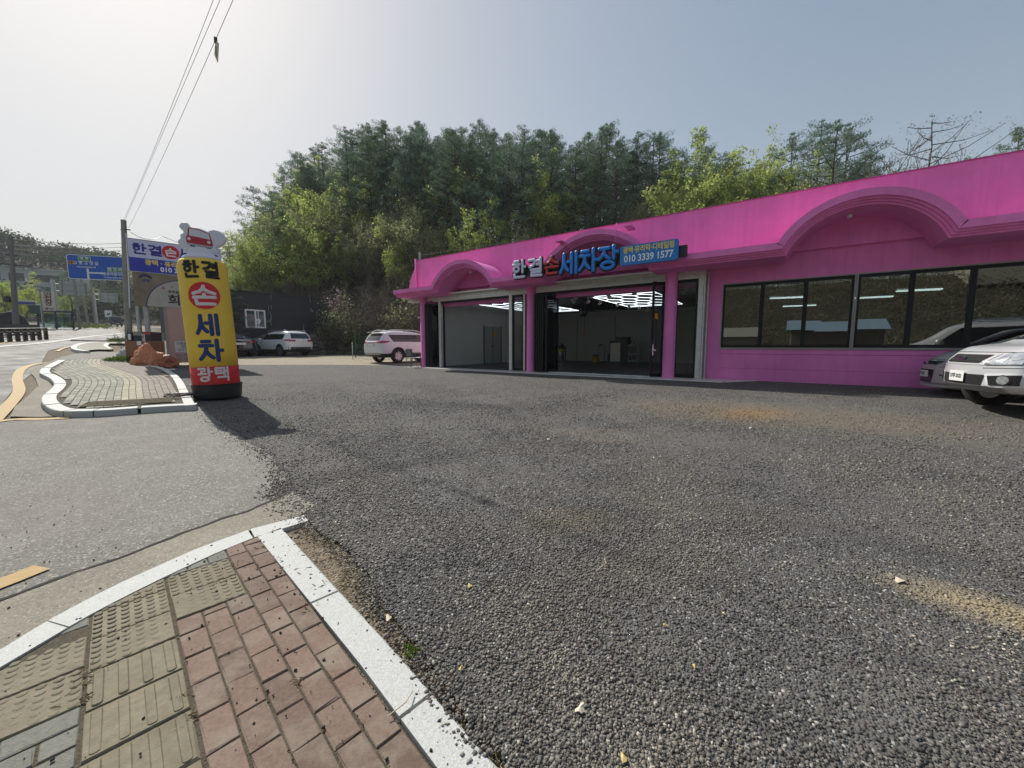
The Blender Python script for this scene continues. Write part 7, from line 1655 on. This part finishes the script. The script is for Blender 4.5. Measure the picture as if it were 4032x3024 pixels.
for k, (px, Y, sz, kd) in enumerate(((2950, 38, 9, 'fresh'), (3030, 37, 9, 'olive'), (3090, 39, 10, 'bare'), (3160, 36, 9.5, 'bare'), (3230, 37, 9.5, 'olive'), (3290, 35, 10, 'bare'), (3350, 36, 9, 'olive'), (3420, 34, 8.5, 'olive'), (3480, 35, 8, 'bare'), (3700, 33, 8, 'olive'), (3780, 33, 8.5, 'bare'), (3880, 32, 8, 'bare'), (2870, 38, 9.5, 'fresh'), (2780, 39, 9.5, 'olive'), (3560, 33, 8, 'olive'))):
    p = at(px, 1362, Y); plant(kd, p.x, p.y, sz=sz)
# roadside trees on the far left
for k, (px, Y, sz, kd) in enumerate(((20, 46, 6, 'fresh'), (90, 50, 6, 'fresh'), (135, 54, 5.5, 'olive'), (250, 75, 6, 'fresh'), (300, 72, 10, 'pine'), (340, 88, 9, 'olive'), (270, 90, 11, 'pine'), (310, 95, 9, 'pine'), (350, 100, 9, 'olive'), (470, 135, 11, 'olive'), (520, 128, 10, 'olive'), (560, 124, 10, 'olive'), (620, 118, 9, 'fresh'), (590, 130, 9, 'olive'), (500, 132, 10, 'olive'), (0, 58, 6, 'olive'), (60, 60, 6, 'fresh'), (160, 62, 6, 'fresh'), (660, 70, 8, 'olive'), (700, 66, 9, 'fresh'), (750, 64, 9, 'fresh'))):
    p = at(px, 1362, Y); v_ = KINDS[kd][k % len(KINDS[kd])]
    plant(kd, p.x, p.y, sz=sz, label={'fresh': 'green leafed tree on the far bank beyond the bus shelter', 'olive': 'brownish budding tree on the far bank along the uphill road', 'pine': 'dark pine on the far bank right of the banner sign'}[kd], group={'fresh': 'green trees on the far road bank', 'olive': 'budding trees on the far road bank', 'pine': 'pines on the far road bank'}[kd])
# far-off wooded hillside: one mass
rr = random.Random(5); L_ = Leaves(); L2 = MB()
for k in range(4600):
    a = R(rr.uniform(-66, -30)); d = rr.uniform(118, 262); x, y = d * math.sin(a), d * math.cos(a)
    z = T(x, y); h_ = rr.uniform(4, 9)
    if farhill(x, y) < 1.5 or (a < R(-46.5) and d < 208 and d > 150 and a > R(-60)): continue
    L_.clump(Vector((x, y, z + h_ * .62)), h_ * .34, 26, .85, .9, .2, rr, .7)
o = bpy.data.objects.new('distant_forest', L_.build('distant_forest', lf_mat('distant_tree_leaves', (.065, .085, .045), tr=.2, isl=.5))); col.objects.link(o); tag(o, 'dark wooded hillside far beyond the road', 'forest', kind='stuff')
# bank and shrubs across the street, seen only as reflections in the long windows
L_ = Leaves(); rr = random.Random(6)
for k in range(1100):
    u_ = rr.uniform(-24, 45); v_ = -rr.uniform(15, 40); p = uvz(u_, v_, 0); z = T(p.x, p.y)
    L_.clump(Vector((p.x, p.y, z + .7)), rr.uniform(.8, 1.8), 60, .20, .8, .2, rr, .5)
o = bpy.data.objects.new('bank_shrubs', L_.build('bank_shrubs', lf_mat('bank_shrub_leaves', (.22, .20, .11), tr=.3, isl=.6))); col.objects.link(o); tag(o, 'brown scrub covering the bank across the street', 'shrubs', kind='stuff')
def rblock(name, label, u, v, w_, d_, h_, m, zoff=0, roofm=None, wins=()):
    p = uvz(u, v, 0); t_ = thing(name, label, 'building', (p.x, p.y, T(p.x, p.y) + zoff), math.atan2(EU[1], EU[0]) + R(180))
    mb = MB(); mb.box(-w_ / 2, w_ / 2, -d_, 0, -2, h_); mb.build('wall', m, t_)
    mb = MB(); mb.add([(-w_ / 2 - .3, -d_ - .3, h_), (w_ / 2 + .3, -d_ - .3, h_), (w_ / 2 + .3, .3, h_), (-w_ / 2 - .3, .3, h_), (-w_ / 2 - .3, -d_ / 2, h_ + .8), (w_ / 2 + .3, -d_ / 2, h_ + .8)], [(0, 1, 5, 4), (2, 3, 4, 5), (0, 4, 3), (1, 2, 5), (0, 3, 2, 1)]); mb.build('roof', roofm or m, t_)
    for x, z_ in wins: mb = MB(); mb.box(x - .5, x + .5, .002, .05, z_ - .6, z_ + .6); mb.build('window', mat('far_window', (.02, .024, .03), .2), t_)
rblock('hill_house', 'cream house up on the bank, mirrored in the right hand windows', 21, -34, 13, 7, 4.2, mat('cream_house_wall', (.52, .48, .38), .8), 0, None, ((-4, 2.2), (-1, 2.2), (.6, 2.2), (4, 2.4)))
rblock('storage_shed', 'shed with a pale blue roof across the street', 3.5, -13.5, 5, 3.5, 2.6, mat('shed_wood', (.16, .13, .10), .8), 0, mat('pale_blue_roof', (.26, .36, .44), .4))
rblock('container', 'beige covered container across the street', -3.5, -13.0, 4.0, 2.5, 2.2, mat('beige_tarpaulin', (.30, .29, .24), .8), 0)

# weeds, dry grass, leaves
def tuft(mb, c_, n, h_, sp_, rr, w_=.004, lean=.6):
    for _ in range(n):
        p = c_ + Vector((rr.gauss(0, sp_), rr.gauss(0, sp_), 0)); d = Vector((rr.gauss(0, lean), rr.gauss(0, lean), 1)).normalized() * h_ * rr.uniform(.4, 1.2); s_ = Vector((d.y, -d.x, .01)).normalized() * w_
        mb.add([p - s_, p + s_, p + d * .6 + s_ * .7 + Vector((0, 0, .0)), p + d + Vector((0, 0, -abs(d.x) * .4))], [(0, 1, 2, 3)])
rr = random.Random(3); mb = MB()
edge = [gp(*p) for p in ((1170, 2060), (1260, 2130), (1380, 2260), (1440, 2330), (1500, 2400), (1560, 2500), (1640, 2600), (1720, 2700), (1830, 2830), (1900, 2930), (1980, 3010))]
for a, b in zip(edge, edge[1:]):
    for k in range(16): p = a.lerp(b, rr.random()) + Vector((rr.gauss(.02, .045), rr.gauss(.0, .045), -.02)); tuft(mb, p, rr.randint(2, 8), .05, .02, rr, .0013, 1.6)
for (i, j) in ((-.02, -.18), (.33, -1.2), (.54, -1.3), (.54, -.9), (.54, -1.05), (-.33, -.55), (-.32, -.62), (-.02, -.02), (-.33, -.45), (.1, .42), (.33, .1), (.54, -.35)): tuft(mb, ij(i, j, -.004), 16, .045, .02, rr, .0012, 1.8)
for (i, j) in ((.60, -.75), (.63, -.6), (.66, -1.0), (.68, -.45)): tuft(mb, ij(i, j, .005), 5, .05, .05, rr, .001, 3)
o = mb.build('dry_grass', mat('straw', (.40, .31, .17), .8, island=.4)); tag(o, 'dry straw coloured grass along the kerb and between the pavers', 'grass', kind='stuff')
rr = random.Random(4); mb = MB(); c_ = gp(500, 1428); c_ = gk(487, 1422)
L_ = Leaves()
for k in range(50): a = rr.uniform(0, 6.28); r_ = rr.random() ** .5; L_.clump(Vector((c_.x + math.cos(a) * r_ * .62, c_.y + math.sin(a) * r_ * .35, G(c_.x, c_.y) + KH + .05 + .10 * (1 - r_))), .13, 34, .06, .5, .5, rr, .6)
o = bpy.data.objects.new('weed_clump', L_.build('weed_clump', lf_mat('weed_leaves', (.13, .19, .035), tr=.35))); col.objects.link(o); tag(o, 'bright green weed clump at the top of the paved island beside the sacks', 'plant')
L_ = Leaves(); c_ = gp(1615, 2570)
for k in range(26): L_.clump(c_ + Vector((rr.gauss(0, .02), rr.gauss(0, .02), .012)), .012, 3, .028, .5, .4, rr, .35)
o = bpy.data.objects.new('small_weed', L_.build('small_weed', MATS['weed_leaves'])); col.objects.link(o); tag(o, 'tiny green weed growing at the gravel edge beside the near kerb', 'plant')
L_ = Leaves()
for k in range(500):
    p = gp(rr.uniform(430, 500), rr.uniform(1338, 1352)); L_.clump(p + Vector((0, 0, .06)), .22, 4, .12, .4, .6, rr, .3)
for k in range(900):
    px = rr.uniform(275, 430); p = gat(px, rr.uniform(60, 82)); 
    L_.clump(p + Vector((rr.gauss(0, .8), rr.gauss(0, .8), .2)), .4, 3, .25, .5, .5, rr, .4)
o = bpy.data.objects.new('verge_grass', L_.build('verge_grass', lf_mat('verge_grass_blades', (.12, .16, .035), tr=.35))); col.objects.link(o); tag(o, 'green verge grass along the uphill road', 'grass', kind='stuff')
# thin leafless sapling by the pole
mb = MB(); tips = []; rr = random.Random(8); 
for k in range(3): limb(mb, Vector((rr.gauss(0, .1), 0, 0)), Vector((rr.gauss(0, .2), rr.gauss(0, .2), 1)), 1.0, .012, rr, 1, tips, 3, .3)
p = gat(478, 23.5); o = mb.build('bare_sapling', BARKG); o.location = p; tag(o, 'thin leafless sapling on the verge left of the concrete pole', 'shrub')
# fallen leaves
LEAFY = mat('fallen_leaf', (.55, .42, .16), .6, island=.25); LEAFW = mat('pale_fallen_leaf', (.62, .55, .42), .6)
for k, (px, py, sz, m, lb) in enumerate(((1850, 2312, .035, LEAFY, 'small yellow fallen leaf on the gravel left of centre'), (2285, 2800, .045, LEAFW, 'curled pale leaf on the near gravel low in the view'), (2620, 2468, .022, LEAFY, 'tiny yellow petal pair on the gravel, lower middle'), (2850, 2422, .02, LEAFY, 'tiny yellow leaf on the gravel right of the petal pair'), (2735, 2632, .022, LEAFY, 'tiny yellow petal near the white pebbles'), (3540, 2290, .06, LEAFW, 'crumpled tan dead leaf on the gravel at right'), (2455, 2995, .03, LEAFY, 'yellow leaf cut by the bottom edge of the view'), (1530, 2440, .04, LEAFW, 'pale dry leaf on the gravel edge near the kerb'), (1815, 2640, .025, LEAFY, 'yellow leaf close to the kerb near the bottom'), (2160, 1732, .05, LEAFW, 'pale paper scrap on the lot in the middle distance'), (2955, 1688, .05, WHITEP, 'white litter scrap beside the rusty patch'))):
    c_ = gp(px, py); rr = random.Random(k); mb = MB(); P = []; sz *= .72
    for q in range(9): a = 2 * math.pi * q / 9; r_ = sz * (.55 + .45 * abs(math.sin(a * 1.5 + k))); P.append((r_ * math.cos(a), r_ * .6 * math.sin(a), .012 + sz * .12 * math.sin(a * 2 + k)))
    mb.add([(0, 0, .02)] + P, [(0, 1 + q, 1 + (q + 1) % 9) for q in range(9)]); o = mb.build('fallen_leaf' if m != WHITEP else 'litter_scrap', m); o.location = c_; o.rotation_euler = (0, 0, rr.uniform(0, 6)); tag(o, lb, 'leaf' if m != WHITEP else 'litter')
for k, (px, py, ln_) in enumerate(((2385, 2235, .16), (1600, 2790, .12))):
    c_ = gp(px, py); mb = MB(); mb.tube([(-ln_ * .5, -ln_ * .4, .015), (0, 0, .03), (.01, ln_ * .5, .02)], .0025, 4); o = mb.build('dry_twig', mat('pale_twig', (.45, .38, .26), .8)); o.location = c_; tag(o, ('thin bent pale twig on the gravel below the middle', 'short pale twig on the gravel beside the near kerb')[k], 'twig')

# ------------------------------------------------------------------ loose stones on the lot (nobody could count them)
lp = [(p[0], p[1]) for p in lot]
def stones(name, label, n, sampler, smin, smax, m, seed, zf=None, emb=.25, grow=0):
    g = np.random.default_rng(seed); pts = sampler(g, n); n = len(pts)
    base = np.array([(x, y, z) for x in (-1, 1) for y in (-1, 1) for z in (-1, 1)], float); Fq = np.array([(0, 1, 3, 2), (4, 6, 7, 5), (0, 4, 5, 1), (2, 3, 7, 6), (0, 2, 6, 4), (1, 5, 7, 3)])
    V = base[None] * g.uniform(.45, 1.0, (n, 8, 3)); s_ = (smin + (smax - smin) * g.random(n) ** 2.2) * .62
    s_ = s_ * np.clip((14.5 - np.hypot(pts[:, 0], pts[:, 1])) / 6, .3, 1) + grow * np.clip(np.hypot(pts[:, 0], pts[:, 1]) - 1.5, 0, 5) * (.3 + g.random(n))
    a = g.uniform(0, 6.28, (n, 3)); 
    def rot(V, ang, i, j): c_, s2 = np.cos(ang)[:, None], np.sin(ang)[:, None]; A = V[:, :, i] * c_ - V[:, :, j] * s2; B = V[:, :, i] * s2 + V[:, :, j] * c_; V[:, :, i] = A; V[:, :, j] = B
    V *= np.stack([np.ones(n), g.uniform(.6, 1, n), g.uniform(.45, .85, n)], 1)[:, None, :]
    rot(V, g.uniform(-.5, .5, n), 1, 2); rot(V, g.uniform(-.5, .5, n), 0, 2); rot(V, a[:, 2], 0, 1); V *= s_[:, None, None]
    Z = np.array([zf(x, y) if zf else G(x, y) for x, y in pts]); V[:, :, 0] += pts[:, 0:1]; V[:, :, 1] += pts[:, 1:2]; V[:, :, 2] += (Z + s_ * emb)[:, None]
    me = bpy.data.meshes.new(name); me.vertices.add(n * 8); me.vertices.foreach_set('co', V.reshape(-1)); Fi = (Fq[None] + (np.arange(n) * 8)[:, None, None]).reshape(-1).astype(np.int32)
    me.loops.add(n * 24); me.loops.foreach_set('vertex_index', Fi); me.polygons.add(n * 6); me.polygons.foreach_set('loop_start', np.arange(0, n * 24, 4, dtype=np.int32)); me.polygons.foreach_set('loop_total', np.full(n * 6, 4, dtype=np.int32)); me.materials.append(m); me.update(calc_edges=True)
    o = bpy.data.objects.new(name, me); col.objects.link(o); tag(o, label, 'gravel', kind='stuff'); return o
def stone_mat(name, lo, mid, hi):
    m = bpy.data.materials.new(name); m.use_nodes = True; n = m.node_tree; b = n.nodes['Principled BSDF']; b.inputs['Roughness'].default_value = .8
    ge = n.nodes.new('ShaderNodeNewGeometry'); cr_ = n.nodes.new('ShaderNodeValToRGB'); e = cr_.color_ramp.elements; e[0].color = (*lo, 1); e[1].position = 1; e[1].color = (*hi, 1)
    for p_, c_ in ((.55, mid), (.9, tuple(k * 1.5 for k in mid)), (.955, tuple(k * .55 for k in hi))): q = e.new(p_); q.color = (*c_, 1)
    n.links.new(ge.outputs['Random Per Island'], cr_.inputs[0]); 
    tc = n.nodes.new('ShaderNodeTexCoord'); no = n.nodes.new('ShaderNodeTexNoise'); no.inputs['Scale'].default_value = .9; no.inputs['Detail'].default_value = 6; n.links.new(tc.outputs['Object'], no.inputs['Vector'])
    r2 = n.nodes.new('ShaderNodeValToRGB'); e2 = r2.color_ramp.elements; e2[0].position = .36; e2[0].color = (.62, .62, .64, 1); e2[1].position = .66; e2[1].color = (1.25, 1.16, 1.0, 1); n.links.new(no.outputs['Fac'], r2.inputs[0])
    mu = n.nodes.new('ShaderNodeVectorMath'); mu.operation = 'MULTIPLY'; n.links.new(cr_.outputs[0], mu.inputs[0]); n.links.new(r2.outputs[0], mu.inputs[1]); last = mu.outputs[0]
    if name == 'asphalt_chipping':
        for (x_, y_, rx, ry, ang, colr, st) in LOTP:      # the same sand, rust and dust patches as on the ground beneath
            mp = n.nodes.new('ShaderNodeMapping'); mp.vector_type = 'TEXTURE'; mp.inputs['Location'].default_value = (x_, y_, 0); mp.inputs['Rotation'].default_value = (0, 0, R(ang)); mp.inputs['Scale'].default_value = (rx, ry, 50); n.links.new(tc.outputs['Object'], mp.inputs[0])
            ln = n.nodes.new('ShaderNodeVectorMath'); ln.operation = 'LENGTH'; n.links.new(mp.outputs[0], ln.inputs[0])
            n3 = n.nodes.new('ShaderNodeTexNoise'); n3.inputs['Scale'].default_value = 9; n3.inputs['Detail'].default_value = 6; n3.inputs['Roughness'].default_value = .75; n.links.new(tc.outputs['Object'], n3.inputs['Vector'])
            ad = n.nodes.new('ShaderNodeMath'); ad.operation = 'MULTIPLY_ADD'; ad.inputs[1].default_value = 1.4; n.links.new(n3.outputs['Fac'], ad.inputs[0]); n.links.new(ln.outputs['Value'], ad.inputs[2])
            a2 = n.nodes.new('ShaderNodeMath'); a2.operation = 'MULTIPLY_ADD'; a2.inputs[1].default_value = .5; n.links.new(ge.outputs['Random Per Island'], a2.inputs[0]); n.links.new(ad.outputs[0], a2.inputs[2])
            mr = n.nodes.new('ShaderNodeMapRange'); mr.inputs[1].default_value = 1.1; mr.inputs[2].default_value = 1.9; mr.inputs[3].default_value = st * .75; mr.inputs[4].default_value = 0; n.links.new(a2.outputs[0], mr.inputs[0])
            mx = n.nodes.new('ShaderNodeMix'); mx.data_type = 'RGBA'; n.links.new(mr.outputs[0], mx.inputs[0]); n.links.new(last, mx.inputs[6]); mx.inputs[7].default_value = (*colr, 1); last = mx.outputs[2]
    n.links.new(last, b.inputs['Base Color']); MATS[name] = m; return m
STM = stone_mat('asphalt_chipping', (.045, .043, .041), (.165, .158, .147), (.55, .53, .48))
lpa = [tuple(p) for p in lp]
def in_lot(x, y): return inside(x, y, lpa)
def in_poly(X, Y, P):
    c_ = np.zeros(len(X), bool)
    for (x1, y1), (x2, y2) in zip(P, P[1:] + P[:1]):
        if y1 == y2: continue
        k = ((y1 > Y) != (y2 > Y)) & (X < (x2 - x1) * (Y - y1) / (y2 - y1) + x1); c_ ^= k
    return c_
def samp_near(g, n):
    q = g.random((int(n * 2.6), 3)); r_ = .9 + 12.5 * q[:, 0] ** 2.5; a = R(-48) + R(104) * q[:, 1]; X, Y = r_ * np.sin(a), r_ * np.cos(a)
    nz = np.sin(X * 1.9 + 1.3 * np.sin(Y * 1.1)) + np.sin(Y * 2.3 + 1.7 * np.sin(X * .8 + 2)) + .6 * np.sin(X * 5.1 + Y * 3.7 + np.sin(X * 3)) + .5 * np.sin(Y * 7.3 - X * 4.1)
    k = in_poly(X, Y, lpa) & (q[:, 2] < np.clip(.62 + .28 * nz, .16, 1)); return np.stack([X[k], Y[k]], 1)[:n]
stones('gravel', 'loose dark asphalt chippings covering the near part of the lot', 150000, samp_near, .0040, .0150, STM, 1, grow=.0009)
bd = [gp(*p) for p in ((1960, 2960), (1860, 2830), (1750, 2690), (1610, 2510), (1490, 2340), (1440, 2240), (1350, 2140), (1230, 2075), (1150, 2010), (1085, 1950), (1120, 1890), (1110, 1840), (1050, 1780), (960, 1720), (870, 1665), (800, 1605))]
def samp_edge(g, n):
    out = []
    for _ in range(n):
        i = g.integers(0, len(bd) - 1); p = bd[i].lerp(bd[i + 1], float(g.random())); s_ = .04 + .03 * p.length * .4
        out.append((p.x - abs(g.normal(0, s_)) * .8 + g.normal(0, .02), p.y + g.normal(0, s_) * .8))
    return np.array(out)
stones('spilled_chippings', 'dark chippings spilled from the lot over its ragged edge', 4200, samp_edge, .005, .017, STM, 2)
def samp_pave(g, n):
    i = g.uniform(-1.2, .78, n); j = g.uniform(-1.6, 1.1, n); k = g.random(n) < (.18 + .8 * np.clip((i + .2) / .9, 0, 1)); i, j = i[k], j[k]
    return np.stack([AO[0] + AI[0] * i + AJ[0] * j, AO[1] + AI[1] * i + AJ[1] * j], 1)
stones('pavement_grit', 'scattered black grit on the pavers and the granite kerb', 900, samp_pave, .004, .013, stone_mat('black_grit', (.02, .02, .022), (.03, .03, .03), (.25, .22, .18)), 3, zf=lambda x, y: .003)
def samp_road(g, n):
    q = g.random((n, 2)); px = q[:, 0] * 1200; py = 1640 + q[:, 1] * 700; return np.array([tuple(gp(a, b)[:2]) for a, b in zip(px, py)])
stones('road_grit', 'sparse dark grit on the worn driveway asphalt', 420, samp_road, .003, .009, MATS['black_grit'], 4)

# ------------------------------------------------------------------ lettering to meshes
bpy.context.view_layer.update(); dg = bpy.context.evaluated_depsgraph_get()
for o, bend in TEXTS:
    me = bpy.data.meshes.new_from_object(o.evaluated_get(dg)); me.name = 'lettering'; M = o.matrix_local.copy()
    n = bpy.data.objects.new(o.name.split('.')[0], None if False else me)
    if bend:
        r_, BM = bend; bm = bmesh.new(); bm.from_mesh(me); bm.transform(M); x = -.6
        while x < .6: bmesh.ops.bisect_plane(bm, geom=bm.verts[:] + bm.edges[:] + bm.faces[:], plane_co=(x, 0, 0), plane_no=(1, 0, 0)); x += .03
        for v_ in bm.verts: a = v_.co.x / r_; v_.co = BM @ Vector((r_ * math.sin(a), -r_ * math.cos(a), v_.co.y))
        bm.to_mesh(me); bm.free(); M = Matrix.Identity(4)
    par = o.parent; nm = o.name.split('.')[0]; cu = o.data; bpy.data.objects.remove(o); bpy.data.curves.remove(cu)
    n.name = nm; col.objects.link(n); n.parent = par; n.matrix_local = M

# ------------------------------------------------------------------ air
HZ = True
if HZ:
    mb = MB(); mb.box(-330, 300, -150, 330, -3, 95); o = mb.build('haze', None); m = bpy.data.materials.new('haze'); m.use_nodes = True; n = m.node_tree; n.nodes.clear()
    vo = n.nodes.new('ShaderNodeVolumePrincipled'); vo.inputs['Color'].default_value = (.92, .95, 1, 1); vo.inputs['Density'].default_value = .00042; vo.inputs['Anisotropy'].default_value = 0
    ou = n.nodes.new('ShaderNodeOutputMaterial'); n.links.new(vo.outputs[0], ou.inputs['Volume']); o.data.materials.append(m); tag(o, kind='stuff')
